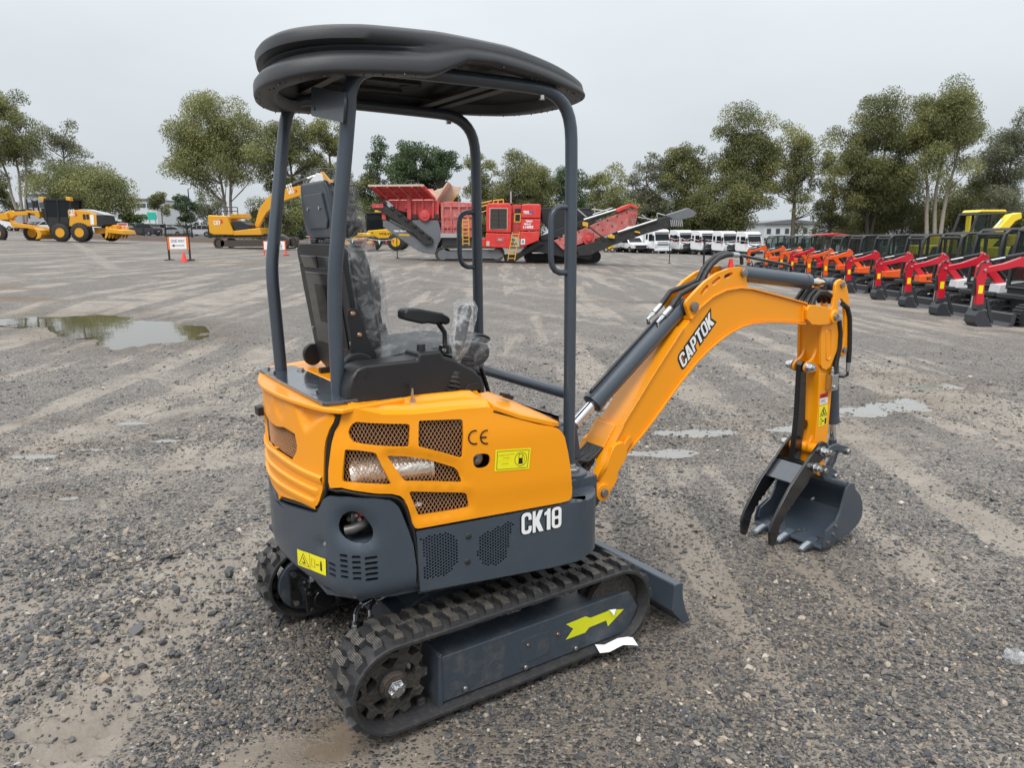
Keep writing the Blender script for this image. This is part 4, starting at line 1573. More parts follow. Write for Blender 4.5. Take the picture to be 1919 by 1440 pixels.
for i, (pxa, pxb, hh) in enumerate(((394, 424, 1.5), (566, 612, 1.7), (560, 572, 1.2), (616, 668, 1.5))):
 Y = 80
 X0, X1 = BX(pxa, Y), BX(pxb, Y)
 xc = (X0 + X1) / 2
 t = thing('hedge', ('clipped hedge left of the yellow excavator', 'clipped hedge behind the yellow excavator boom', 'low hedge stub beside the yellow excavator tracks', 'clipped hedge left of the yellow loaders')[i], 'hedge', (xc, Y, float(hill(xc, Y))), 0, 'clipped hedges at the fence')
 b = MB()
 w_ = (X1 - X0) / 2
 b.bx(-w_ * .95, w_ * .95, -.35, .35, -.2, hh * .94)
 leafy_box(b, -w_, w_, -.4, .4, 0, hh, 700, .09, rng)
 b.obj('foliage', 'hedge_leaf', t, smooth=False)

# ------------------------------------------------------------------ parked cars
def car(label, px, Y, paint, kind='suv', rz=0.0, group='cars parked behind the fence', L=4.6):
 t_ = place('parked_car', label, 'car', px, Y, rz, group)
 k = L / 4.6
 if kind == 'suv':
  prof_ = [(-2.28, .42), (-2.30, .80), (-2.18, 1.0), (-1.15, 1.10), (-.45, 1.62), (.2, 1.70), (1.55, 1.66), (2.0, 1.25), (2.26, 1.05), (2.30, .55), (2.22, .34), (-2.1, .34)]
  gl = [(-1.02, 1.10), (-.42, 1.55), (.18, 1.62), (1.42, 1.58), (1.80, 1.22), (1.5, 1.12)]
  wr = .36
 else:
  prof_ = [(-2.28, .40), (-2.3, .68), (-2.05, .84), (-1.05, .94), (-.30, 1.36), (.35, 1.43), (1.05, 1.36), (1.75, 1.02), (2.22, .94), (2.30, .55), (2.2, .32), (-2.1, .32)]
  gl = [(-.92, .95), (-.26, 1.29), (.34, 1.36), (.98, 1.29), (1.55, 1.0)]
  wr = .33
 prof_ = [(x * k, z) for x, z in prof_]
 gl = [(x * k, z) for x, z in gl]
 b_ = MB()
 n_ = len(prof_)
 # tumblehome: the roof is narrower than the sills
 wid = lambda z: .90 - max(0, z - .95) * .22
 b_.add([(x, -wid(z), z) for x, z in prof_] + [(x, wid(z), z) for x, z in prof_], [tuple(range(n_)), tuple(range(2 * n_ - 1, n_ - 1, -1))] + [((i + 1) % n_, i, n_ + i, n_ + (i + 1) % n_) for i in range(n_)])
 b_.obj('body', paint, t_, bev=.05, seg=2, ang=30)
 for s_ in (-1, 1):
  b_ = MB()
  m_ = len(gl)
  b_.add([(x, s_ * (wid(z) + .012), z) for x, z in gl], [tuple(range(m_)) if s_ < 0 else tuple(range(m_))[::-1]])
  b_.obj('side_window', 'dark_glass', t_, smooth=False)
  for x in (.05 * k, .75 * k):
   MB().box((x, s_ * (wid(1.35) + .016), 1.34 if kind == 'suv' else 1.15), (.07, .03, .42 if kind == 'suv' else .3)).obj('door_pillar', paint, t_)
 b_ = MB()
 i0, i1 = (3, 4)
 (xa, za), (xb_, zb) = prof_[i0], prof_[i1]
 for e_ in (0,):
  b_.add([(xa + (xb_ - xa) * f - .02, s_ * wid(za + (zb - za) * f) * .88, za + (zb - za) * f + .012) for f in (.08, .92) for s_ in (-1, 1)], [(0, 1, 3, 2)])
 b_.obj('windscreen', 'dark_glass', t_, smooth=False)
 b_ = MB()
 (xa, za), (xb_, zb) = (prof_[6], prof_[7])
 b_.add([(xa + (xb_ - xa) * f + .02, s_ * wid(za + (zb - za) * f) * .86, za + (zb - za) * f + .012) for f in (.1, .95) for s_ in (-1, 1)], [(0, 2, 3, 1)])
 b_.obj('rear_window', 'dark_glass', t_, smooth=False)
 for x in (-1.42 * k, 1.40 * k):
  for s_ in (-1, 1):
   b_ = MB()
   b_.rev([(wr + .05, -.06), (wr + .05, .06)], (x, s_ * .86, wr), (0, 1, 0), 18)
   b_.obj('wheel_arch', 'machine_black', t_)
   wheel(t_, x, s_ * .86, wr, .22)
 for s_ in (-1, 1):
  MB().box((2.22 * k, s_ * .68, .96 if kind == 'suv' else .80), (.16, .32, .18)).obj('tail_lamp', 'lamp_red', t_, bev=.03)
  MB().box((-2.2 * k, s_ * .66, .82 if kind == 'suv' else .70), (.2, .34, .14)).obj('headlamp', 'lamp_clear', t_, bev=.03)
 MB().box((2.30 * k, 0, .62), (.02, .5, .12)).obj('number_plate', 'white_print', t_)
 return t_

car('black sport utility car, nearest of the parked cars, left of the lamp post', 274, 108, 'car_black', 'suv', R(-14))
car('silver grey saloon car between the black car and the lamp post', 326, 112, 'car_silver', 'sedan', R(-12), L=4.8)
car('dark red car partly hidden behind the lamp post', 350, 122, 'car_red', 'suv', R(-10))
car('white off-road car right of the lamp post', 374, 114, 'car_white', 'suv', R(8))
car('white car whose roof shows above the black and silver cars', 300, 124, 'car_white', 'suv', R(-10), L=5.0)
car('dark grey car half hidden behind the ripper of the motor grader', 222, 112, 'car_grey', 'suv', R(-10))
car('white car seen under the frame of the motor grader', 96, 118, 'car_white', 'suv', R(5), L=5.0)
car('red car seen through the frame of the motor grader', 47, 122, 'car_red', 'sedan', R(5))
car('white car roof just left of the hedge, beyond the black car', 255, 132, 'car_white', 'sedan', R(4))
t = place('delivery_van', 'white van behind the front wheels of the motor grader', 'van', 10, 118)
b = MB()
b.prism([(-2.6, .4), (-2.6, 1.2), (-2.0, 1.5), (-1.4, 2.35), (2.6, 2.4), (2.6, .4)], 'y', -.95, .95)
b.obj('body', 'car_white', t, bev=.08)
MB().prism([(-1.95, 1.5), (-1.42, 2.2), (-.7, 2.2), (-.7, 1.5)], 'y', -.97, .97).obj('side_window', 'dark_glass', t)
for x in (-1.7, 1.6):
 for s_ in (-1, 1):
  wheel(t, x, s_ * .86, .36, .24)

# sign on the fence
t = place('fence_sign', 'small red and white notice on the fence behind the grader ripper', 'sign', 234, 83)
z_ = BZ(424, 234, 83) - t.location.z
MB().bx(-.55, .55, -.02, .02, z_ - .45, z_ + .30).obj('board', 'white_print', t)
MB().bx(-.48, .48, -.03, -.02, z_ + .06, z_ + .26).obj('red_band', 'label_red', t)
for i in range(3):
 MB().bx(-.42, .40 - .1 * i, -.026, -.02, z_ - .08 - .12 * i, z_ - .03 - .12 * i).obj('lettering', 'car_grey', t)
MB().bx(-.05, .05, .02, .08, -.2, z_ + .2).obj('post', 'machine_black', t)

# ------------------------------------------------------------------ one-way sign, cone, second sign
Y = 35.5
t = place('one_way_sign', 'white ONE WAY sign with left arrow in an orange frame on a black stand', 'sign', 335, Y)
k = Y / 1418
VS = View(t, 0, 180, 4.797, Y)
(xl, zt), (xr, zb) = VS(1512, 1265), VS(1700, 1380)
g_ = min(0.0, VS(1600, 1480)[1])
MB().bx(xl, xr, -.03, .0, zb, zt).obj('board', 'sign_orange', t)
MB().bx(xl + .10, xr - .10, -.04, -.031, zb + .03, zt - .03).obj('face', 'white_print', t)
lettering('ONE WAY', 'ink_black', t, (xl + .16, -.043, zb + (zt - zb) * .56), (1, 0, 0), (0, 0, 1), (xr - xl) - .32, (zt - zb) * .22, .008)
b = MB()
za = zb + (zt - zb) * .32
b.add([(x, -.043, z) for x, z in ((xl + .30, za - .015), (xr - .2, za - .015), (xr - .2, za + .015), (xl + .30, za + .015), (xl + .18, za), (xl + .32, za + .07), (xl + .32, za - .07))], [(0, 1, 2, 3), (4, 6, 5)])
b.obj('arrow', 'ink_black', t, smooth=False)
for x in (xl - .0, xr + .0):
 MB().bx(x - .035, x + .035, -.02, .05, 0, zt + .06).obj('leg', 'machine_black', t)
 MB().bx(x - .05, x + .05, -.42, .42, 0, .06).obj('foot', 'machine_black', t)
MB().bx(xl - .14, xr + .14, -.03, .06, zt + .02, zt + .10).obj('top_rail', 'machine_black', t)
t = place('traffic_cone', 'small red traffic cone in front of the ONE WAY sign', 'cone', 343, 34.5)
MB().rev([(.19, 0), (.19, .03), (.13, .035), (.035, .44), (0, .445)], (0, 0, 0), (0, 0, 1), 16).obj('body', 'cone_red', t, ang=40)
Y = 46
t = place('office_sign', 'white board on a red stand behind the seat of the orange excavator', 'sign', 529, Y)
VS = View(t, 320, 180, 4.361, Y)
(xl, zt), (xr, zb) = VS(760, 1185), VS(942, 1258)
MB().bx(xl, xr, -.03, 0, zb, zt).obj('board', 'sign_orange', t)
MB().bx(xl + .05, xr - .05, -.04, -.031, zb + .03, zt - .03).obj('face', 'white_print', t)
w_ = xr - xl
lettering('SIGN IN', 'ink_black', t, (xl + .22 * w_, -.043, zb + (zt - zb) * .62), (1, 0, 0), (0, 0, 1), .58 * w_, (zt - zb) * .2, .03)
lettering('OFFICE', 'ink_black', t, (xl + .30 * w_, -.043, zb + (zt - zb) * .34), (1, 0, 0), (0, 0, 1), .55 * w_, (zt - zb) * .2, .03)
MB().bx(xl + .4 * w_, xl + .85 * w_, -.045, -.041, zb + (zt - zb) * .17, zb + (zt - zb) * .22).obj('arrow', 'ink_black', t)
for x in (xl + .02, xr - .02):
 MB().bx(x - .03, x + .03, -.02, .04, 0, zt + .02).obj('leg', 'cone_red', t)
 MB().bx(x - .05, x + .05, -.5, .5, 0, .06).obj('foot', 'cone_red', t)

# bunting on posts
def bunting(label, pts, n, z, group='flag lines'):
 X0, Y0 = pts[0]
 h0 = float(hill(X0, Y0))
 t_ = thing('bunting', label, 'bunting', (X0, Y0, h0), 0, group)
 x1, y1 = pts[1][0] - X0, pts[1][1] - Y0
 hh = float(hill(*pts[1])) - h0
 path = []
 for i in range(n * 2 + 1):
  f = i / (n * 2)
  path.append(Vector((x1 * f, y1 * f, hh * f + z - .10 * math.sin(f * math.pi * 3) ** 2)))
 MB().tube(path, .012, 4).obj('cord', 'white_print', t_)
 d = Vector((x1, y1, 0)).normalized()
 for i in range(n):
  p = path[2 * i + 1]
  b_ = MB()
  s_ = .20
  b_.add([p - d * s_ * .5, p + d * s_ * .5, p + Vector((0, .02, -s_ * 1.35))], [(0, 1, 2), (2, 1, 0)])
  b_.obj('flag', ('flag_red', 'white_print')[i % 4 == 3], t_, smooth=False)
 for f in (0, 1):
  b_ = MB()
  b_.tube([(x1 * f, y1 * f, hh * f), (x1 * f, y1 * f, hh * f + z + .1)], .03, 6)
  b_.cyl((x1 * f, y1 * f, hh * f), (x1 * f, y1 * f, hh * f + .05), .14, .12, 10)
  b_.obj('post', 'machine_black', t_)
 return t_

bunting('line of red flags from the yellow excavator to the crusher', [(BX(575, 52), 52), (BX(745, 47), 47)], 14, 1.15)
bunting('line of red flags in front of the left white trucks', [(BX(1258, 52), 52), (BX(1322, 46), 46)], 10, 1.75)
bunting('line of red flags in front of the right white trucks', [(BX(1324, 46), 46), (BX(1480, 62), 62)], 16, 1.70)

# ------------------------------------------------------------------ motor grader
Y = 64
t = place('motor_grader', 'yellow and black motor grader facing left with a ripper at its back', 'motor grader', 110, Y)
V = View(t, 0, 180, 4.797, Y)
zb_ = V(700, 1310)[1]
V2 = lambda x, y: (V(x, y)[0], V(x, y)[1] - zb_)
L2 = lambda *p: [V2(*q) for q in p]
MB().prism(L2((700, 1042), (790, 1038), (880, 1048), (950, 1075), (945, 1170), (880, 1180), (700, 1180)), 'y', -.9, .9).obj('engine_hood', 'cat_yellow', t, bev=.04)
MB().prism(L2((940, 1080), (1010, 1085), (1020, 1165), (960, 1185), (940, 1170)), 'y', -.88, .88).obj('rear_grille', 'machine_black', t, bev=.03)
MB().prism(L2((780, 1036), (830, 1030), (960, 1058), (1015, 1080), (940, 1080), (860, 1052)), 'y', -.8, .8).obj('hood_top', 'galvanised', t)
for xa in (830, 860):
 MB().prism(L2((xa, 1075), (xa + 24, 1075), (xa + 24, 1120), (xa, 1120)), 'y', -.915, -.90).obj('side_vent', 'machine_black', t)
lettering('CAT', 'white_print', t, (V2(712, 1092)[0], -.915, V2(712, 1092)[1]), (1, 0, 0), (0, 0, 1), V2(762, 0)[0] - V2(712, 0)[0], .55, .06)
b = MB()
b.add([(V2(*q)[0], -.912, V2(*q)[1]) for q in ((745, 1100), (785, 1085), (775, 1060), (760, 1060), (770, 1078))], [(0, 1, 2, 3, 4)])
b.obj('emblem', 'label_red', t, smooth=False)
MB().prism(L2((895, 1080), (925, 1080), (922, 1165), (892, 1165)), 'y', -.92, -.905).obj('warning_board', 'white_print', t)
b = MB()
for q in ((500, 940, 505, 1140), (735, 945, 700, 1150), (620, 945, 610, 1150)):
 for y in (-.85, .85):
  a, c = V2(q[0], q[1]), V2(q[2], q[3])
  b.tube([(a[0], y, a[1]), (c[0], y, c[1])], .07, 6)
b.prism(L2((485, 940), (740, 940), (735, 955), (495, 955)), 'y', -.92, .92)
b.prism(L2((505, 1100), (700, 1100), (700, 1210), (520, 1200)), 'y', -.85, .85)
b.obj('cab', 'machine_black', t)
MB().prism(L2((510, 955), (725, 955), (700, 1100), (512, 1100)), 'y', -.84, .84).obj('cab_glass', 'dark_glass', t)
for xa in (465, 700):
 MB().prism(L2((xa, 925), (xa + 40, 930), (xa + 40, 962), (xa, 955)), 'y', -.95, -.55).obj('roof_lamp', 'cat_yellow', t, bev=.03)
MB().prism(L2((440, 1020), (520, 1030), (560, 1200), (520, 1240), (450, 1110)), 'y', -.45, .45).obj('front_module', 'machine_black', t)
MB().prism(L2((50, 1080), (150, 1040), (185, 1050), (330, 1045), (420, 1050), (440, 1090), (300, 1080), (190, 1085), (150, 1110), (120, 1140), (50, 1125)), 'y', -.22, .22).obj('front_frame', 'cat_yellow', t, bev=.03)
MB().prism(L2((48, 1070), (130, 1060), (140, 1120), (50, 1125)), 'y', -.5, .5).obj('front_block', 'cat_yellow', t, bev=.03)
MB().prism(L2((180, 1035), (320, 1028), (320, 1060), (180, 1066)), 'y', -.14, .14).obj('hose_pack', 'machine_black', t)
MB().prism(L2((305, 1040), (425, 1045), (430, 1100), (400, 1105), (380, 1070), (310, 1060)), 'y', -.55, .55).obj('blade_lift', 'cat_yellow', t, bev=.03)
for xa in (310, 405):
 a, c = V2(xa, 950), V2(xa + 8, 1110)
 MB().tube([(a[0], -.3, a[1]), (c[0], -.3, c[1])], .07, 8).obj('lift_ram', 'machine_black', t)
MB().prism(L2((130, 1110), (170, 1150), (300, 1165), (420, 1185), (480, 1200), (480, 1230), (400, 1215), (280, 1195), (150, 1185)), 'y', -.3, .3).obj('drawbar', 'cat_yellow', t, bev=.02)
MB().prism(L2((420, 1190), (470, 1215), (485, 1250), (470, 1280), (425, 1292), (445, 1262), (445, 1235)), 'y', -1.5, 1.6).obj('grader_blade', 'cat_yellow', t, bev=.02)
a = V2(500, 1020)
for xa in (410, 430):
 MB().prism(L2((xa, 960), (xa + 14, 960), (xa + 14, 1020), (xa, 1020)), 'y', -1.1, -1.0).obj('mirror', 'machine_black', t)
MB().tube([(V2(312, 945)[0], .4, V2(312, 945)[1]), (V2(318, 1050)[0], .4, V2(318, 1050)[1])], .06, 6).obj('exhaust_pipe', 'machine_black', t)
kx = 1 / 4.797 * Y / 1418
for zx, zy, yy in ((65, 1200, -1.0), (245, 1210, 1.0), (630, 1230, -1.05), (800, 1240, -1.05), (700, 1230, 1.05), (950, 1250, 1.05)):
 p = V2(zx, zy)
 wheel(t, p[0], yy, 78 * kx, .42, 'cat_yellow', lug=True, z=max(78 * kx, p[1] * .0 + 78 * kx))
b = MB()
b.prism(L2((880, 1190), (1000, 1190), (1060, 1165), (1090, 1170), (1085, 1200), (1010, 1240), (890, 1245)), 'y', -.35, .35)
b.prism(L2((1040, 1195), (1170, 1215), (1180, 1250), (1040, 1235)), 'y', -1.1, 1.1)
b.obj('ripper_frame', 'cat_yellow', t, bev=.03)
for i in range(7):
 y = -1.0 + i * .33
 q = L2((1050, 1180), (1068, 1180), (1066, 1240), (1045, 1280), (1030, 1284), (1042, 1240))
 MB().prism([(x + .12 * i - .2, z) for x, z in q], 'y', y - .05, y + .05).obj('ripper_tooth', 'cat_yellow', t)

# ------------------------------------------------------------------ big yellow tracked excavator
Y = 59
t = place('crawler_excavator', 'big yellow tracked excavator with raised boom under the biggest gum', 'excavator', 485, Y)
V = View(t, 320, 180, 4.361, Y)
zb_ = V(700, 1252)[1]
V2 = lambda x, y: (V(x, y)[0], V(x, y)[1] - zb_)
L2 = lambda *p: [V2(*q) for q in p]
x0, x1 = V2(418, 0)[0], V2(1010, 0)[0]
zt = V2(0, 1158)[1]
for y0, y1 in ((-1.6, -1.0), (1.0, 1.6)):
 crawler(t, x0, x1, 0, zt, y0, y1)
MB().prism(L2((450, 1165), (950, 1165), (900, 1130), (500, 1130)), 'y', -.9, .9).obj('slew_base', 'machine_black', t)
MB().prism(L2((380, 992), (395, 985), (530, 990), (580, 1115), (580, 1142), (420, 1140), (385, 1125)), 'y', -1.45, 1.45).obj('counterweight', 'cat_yellow', t, bev=.08)
MB().prism(L2((520, 1115), (790, 1085), (800, 1142), (520, 1145)), 'y', -1.4, 1.4).obj('house', 'cat_yellow', t, bev=.05)
MB().prism(L2((560, 1030), (640, 1030), (700, 1060), (700, 1115), (590, 1115)), 'y', -1.35, .3).obj('side_deck', 'machine_black', t, bev=.04)
b = MB()
for q in ((460, 920, 460, 985), (620, 925, 620, 985), (460, 922, 620, 925), (540, 922, 540, 985), (460, 950, 620, 955)):
 a, c = V2(q[0], q[1]), V2(q[2], q[3])
 b.tube([(a[0], -1.3, a[1]), (c[0], -1.3, c[1])], .035, 5)
b.obj('hand_rail', 'machine_black', t)
MB().prism(L2((545, 975), (640, 972), (650, 1010), (545, 1010)), 'y', -.9, .9).obj('engine_cover', 'cat_yellow', t, bev=.04)
BM_ = L2((690, 1075), (720, 1080), (800, 960), (880, 890), (1000, 850), (1120, 815), (1330, 735), (1325, 705), (1100, 745), (900, 785), (810, 845), (740, 930), (705, 1030))
MB().prism(BM_, 'y', .15, .65).obj('boom', 'cat_yellow', t, bev=.03)
MB().prism(L2((1255, 640), (1275, 640), (1345, 730), (1335, 770), (1300, 740), (1240, 660)), 'y', .2, .6).obj('stick_head', 'cat_yellow', t, bev=.03)
MB().prism(L2((1300, 700), (1345, 700), (1420, 1020), (1400, 1100), (1375, 1050)), 'y', .22, .58).obj('stick', 'cat_yellow', t, bev=.03)
a, c, e_ = V2(960, 765), V2(1140, 690), V2(1240, 655)
b = MB().tube([(a[0], .4, a[1]), (c[0], .4, c[1])], .14, 10)
o = b.obj('stick_ram', 'machine_black', t)
MB().tube([(c[0], .4, c[1]), (e_[0], .4, e_[1])], .07, 8).obj('piston_rod', 'chrome', o)
MB().prism(L2((1150, 735), (1225, 648), (1270, 660), (1285, 730)), 'y', .12, .68).obj('plastic_wrap', 'paper_white', t, bev=.05)
MB().prism(L2((765, 1000), (860, 980), (875, 1085), (790, 1090)), 'y', .6, 1.4).obj('cab', 'machine_black', t, bev=.05)
for (xa, ya, xb_, yb_, yy) in ((428, 1062, 482, 1022, -1.462), (992, 818, 1040, 785, .138)):
 p, q = V2(xa, ya), V2(xb_, yb_)
 if yy < 0:
  dx_, lo = (1, 0, 0), (p[0], yy, p[1])
  lettering('CAT', 'white_print', t, lo, dx_, (0, 0, 1), q[0] - p[0], (q[1] - p[1]) * .85, .07)
  b = MB().add([(x, yy + .003, z) for x, z in L2((470, 1065), (505, 1040), (490, 1018), (475, 1022), (488, 1042))], [(0, 1, 2, 3, 4)])
  b.obj('emblem', 'label_red', t, smooth=False)
 else:
  lettering('CAT', 'white_print', t, (p[0], yy, p[1]), (1, 0, .30), (-.30, 0, 1), q[0] - p[0], .75, .07)
  b = MB().add([(x, yy + .003, z) for x, z in L2((1035, 812), (1062, 795), (1055, 778), (1040, 785), (1048, 795))], [(0, 1, 2, 3, 4)])
  b.obj('emblem', 'label_red', t, smooth=False)

# ------------------------------------------------------------------ two wheel loaders
for (px, Y, lb_, front) in ((676, 62, 'small yellow wheel loader with black cab and rusty blade, left of the crusher', True), (722, 66, 'taller yellow wheel loader half behind the crusher chassis', False)):
 t = place('wheel_loader', lb_, 'wheel loader', px, Y, R(0 if front else -6), 'yellow wheel loaders')
 sc = 1.0 if front else 1.25
 MB().prism([(-1.0 * sc, .8 * sc), (-1.0 * sc, 1.35 * sc), (.2 * sc, 1.45 * sc), (1.0 * sc, 1.40 * sc), (1.05 * sc, .8 * sc)], 'y', -.75, .75).obj('hood', 'loader_yellow', t, bev=.08)
 MB().prism([(-1.1 * sc, .55 * sc), (1.2 * sc, .55 * sc), (1.2 * sc, .85 * sc), (-1.1 * sc, .85 * sc)], 'y', -.8, .8).obj('chassis', 'machine_black', t, bev=.04)
 b = MB()
 for x in (-1.1, .15):
  for y in (-.65, .65):
   b.tube([(x * sc, y, 1.3 * sc), (x * sc + (.1 if x < 0 else 0), y * .92, 2.5 * sc)], .06, 6)
 b.bx(-1.15 * sc, .25 * sc, -.72, .72, 2.48 * sc, 2.58 * sc)
 b.obj('cab', 'machine_black', t, bev=.02)
 MB().prism([(-1.06 * sc, 1.35 * sc), (-.98 * sc, 2.46 * sc), (.12 * sc, 2.46 * sc), (.14 * sc, 1.40 * sc)], 'y', -.60, .60).obj('cab_glass', 'dark_glass', t)
 MB().prism([(-.5 * sc, 2.58 * sc), (-.5 * sc, 2.72 * sc), (.1 * sc, 2.72 * sc), (.1 * sc, 2.58 * sc)], 'y', -.5, .5).obj('roof_cap', 'loader_yellow', t, bev=.03)
 for x in (-.95, 1.0):
  for y in (-.85, .85):
   wheel(t, x * sc, y, .58 * sc, .38, 'loader_yellow')
 lettering('VOLVO', 'ink_black', t, (-.2 * sc, -.76, 1.05 * sc), (1, 0, 0), (0, 0, 1), 1.0 * sc, .16 * sc, .04)
 MB().bx(-.75 * sc, -.62 * sc, -.77, -.755, .95 * sc, 1.25 * sc).obj('grille', 'machine_black', t)
 if front:
  mat('rusty_blade', (.16, .07, .05), .8, var=.3)
  MB().prism([(-.1, .05), (1.5, .05), (1.5, .62), (-.1, .62)], 'y', -1.45, -1.36).obj('scraper_blade', 'rusty_blade', t, bev=.02)
  b = MB()
  for x in (.2, 1.1):
   b.tube([(x, -.7, .7), (x, -1.38, .4)], .06, 6)
  b.obj('blade_arm', 'machine_black', t)
 else:
  MB().rev([(0, 0), (.10, 0), (.08, .18), (0, .2)], (0, 0, 2.72 * sc), (0, 0, 1), 10).obj('beacon', 'sign_orange', t)

# ------------------------------------------------------------------ red tracked crusher
Y = 44.7
t = place('tracked_crusher', 'huge weathered red tracked crusher with hopper and long conveyor to the right', 'crusher', 880, Y)
V = View(t, 680, 260, 4.569, Y)
zb_ = V(900, 1055)[1]
V2 = lambda x, y: (V(x, y)[0], V(x, y)[1] - zb_)
L2 = lambda *p: [V2(*q) for q in p]
p = L2((625, 930), (1215, 1060))
for y0, y1 in ((-.1, .45), (2.4, 2.95)):
 crawler(t, p[0][0], p[1][0], 0, p[0][1], y0, y1, frame='plant_grey')
# chassis
MB().prism(L2((185, 690), (185, 760), (480, 965), (620, 992), (655, 900), (690, 840), (660, 720), (600, 705), (430, 705), (480, 800), (520, 890), (330, 770)), 'y', -.05, .25).obj('chassis_plate', 'plant_grey', t, bev=.02, ang=25)
MB().prism(L2((185, 690), (185, 760), (480, 965), (620, 992), (655, 900), (690, 840), (660, 720), (600, 705), (430, 705), (480, 800), (520, 890), (330, 770)), 'y', 2.5, 2.8).obj('chassis_plate', 'plant_grey', t, bev=.02, ang=25)
MB().prism(L2((510, 905), (600, 905), (600, 990), (510, 975)), 'y', .0, 2.6).obj('cross_member', 'plant_grey', t, bev=.02)
MB().prism(L2((680, 820), (1060, 850), (1060, 930), (680, 925)), 'y', .3, 2.6).obj('main_frame', 'plant_grey', t, bev=.02)
lettering('TEREX FINLAY', 'white_print', t, (V2(275, 803)[0], -.058, V2(275, 803)[1]), (1, 0, 0), (0, 0, 1), V2(385, 0)[0] - V2(275, 0)[0], .10, .05)
MB().prism(L2((320, 818), (410, 822), (408, 838), (318, 834)), 'y', -.06, -.05).obj('caution_strip', 'rail_yellow', t)
# hopper
zt, zm = V2(0, 430)[1], V2(0, 535)[1]
xa, xb_, xc_, xd_ = V2(95, 0)[0], V2(555, 0)[0], V2(185, 0)[0], V2(640, 0)[0]
b = MB()
b.add([(xa, -.75, zt), (xb_, -.75, zt), (xd_, .1, zm), (xc_, .1, zm)], [(0, 3, 2, 1)])
hop = b.obj('hopper_wall', 'old_red', t, smooth=False)
solidify(hop, .08)
b = MB()
b.add([(xa, 3.3, zt), (xb_ + .1, 3.3, zt), (xd_, 2.6, zm), (xc_, 2.6, zm)], [(0, 1, 2, 3)])
o = b.obj('hopper_wall', 'faded_red', t, smooth=False)
solidify(o, .08)
b = MB()
b.add([(xa, -.75, zt), (xa, 3.3, zt), (xc_, 2.6, zm), (xc_, .1, zm)], [(0, 1, 2, 3)])
o = b.obj('hopper_wall', 'old_red', t, smooth=False)
solidify(o, .08)
MB().prism([(xa - .02, zt - .03), (xb_, zt - .03), (xb_, zt + .08), (xa - .02, zt + .08)], 'y', -.80, -.70).obj('hopper_rim', 'chute_cream', t)
for f in (.12, .34, .56, .78, .97):
 x_t, x_b = xa + (xb_ - xa) * f, xc_ + (xd_ - xc_) * f
 b = MB().tube([(x_t, -.80, zt - .05), (x_b, .0, zm)], .075, 4)
 b.obj('hopper_rib', 'old_red', hop)
for f in (.35, .7):
 b = MB().tube([(xa + (xc_ - xa) * f, -.76 + .85 * f, zt + (zm - zt) * f), (xb_ + (xd_ - xb_) * f, -.76 + .85 * f, zt + (zm - zt) * f)], .06, 4)
 b.obj('hopper_rib', 'old_red', hop)
q = L2((560, 455), (700, 405), (745, 392), (835, 408), (812, 465), (740, 548), (640, 540))
MB().prism(q, 'y', 2.4, 2.55).obj('end_flap', 'chute_cream', t, bev=.02)
MB().prism(L2((735, 390), (750, 388), (640, 545), (620, 540)), 'y', .2, 2.5).obj('end_flap', 'chute_cream', t)
MB().prism(L2((800, 470), (815, 465), (745, 550), (730, 545)), 'y', 2.2, 2.4).obj('flap_ram', 'rail_yellow', t)
# feeder and its drum, posts
MB().prism(L2((240, 538), (665, 538), (665, 700), (430, 695), (400, 640), (250, 610)), 'y', .15, 2.5).obj('feeder_box', 'old_red', t, bev=.03)
for xa_ in (300, 380, 460, 520, 610, 650):
 MB().prism(L2((xa_, 545), (xa_ + 16, 545), (xa_ + 10, 690 if xa_ > 420 else 610), (xa_ - 6, 690 if xa_ > 420 else 610)), 'y', .02, .16).obj('feeder_rib', 'old_red', t)
for xa_ in (180, 395):
 MB().prism(L2((xa_, 440 if xa_ > 300 else 560), (xa_ + 34, 440 if xa_ > 300 else 560), (xa_ + 34, 700), (xa_, 700)), 'y', -.1, .15).obj('hopper_leg', 'old_red', t, bev=.02)
c_ = V2(545, 668)
b = MB().rev([(0, -.32), (.10, -.32), (.12, -.28), (.30, -.26), (.33, -.2), (.33, .2)], (c_[0], .05, c_[1]), (0, 1, 0), 22)
b.obj('vibrator_drum', 'old_red', t, ang=30)
for xa_ in (460, 640):
 MB().prism(L2((xa_ - 20, 655), (xa_ + 20, 655), (xa_ + 16, 695), (xa_ - 16, 695)), 'y', -.05, .2).obj('spring_mount', 'belt_black', t)
# crusher box
MB().prism(L2((680, 560), (760, 548), (950, 560), (1000, 640), (1000, 850), (680, 848)), 'y', .05, 2.6).obj('crusher_box', 'faded_red', t, bev=.03)
for xa_ in (690, 760, 830, 900):
 MB().prism(L2((xa_, 560), (xa_ + 14, 560), (xa_ + 14, 840), (xa_, 840)), 'y', -.04, .06).obj('box_rib', 'faded_red', t)
for ya in (585, 670, 760):
 MB().prism(L2((685, ya), (950, ya), (950, ya + 10), (685, ya + 10)), 'y', -.05, .05).obj('box_rib', 'faded_red', t)
MB().prism(L2((680, 815), (870, 815), (870, 850), (680, 850)), 'y', -.45, .1).obj('walkway', 'galvanised', t)
b = MB()
for xa_ in (690, 740, 790, 840):
 a, c = V2(xa_, 685), V2(xa_, 815)
 b.tube([(a[0], -.42, a[1]), (c[0], -.42, c[1])], .02, 5)
for ya in (688, 750):
 a, c = V2(690, ya), V2(845, ya)
 b.tube([(a[0], -.42, a[1]), (c[0], -.42, c[1])], .02, 5)
b.obj('hand_rail', 'faded_red', t)

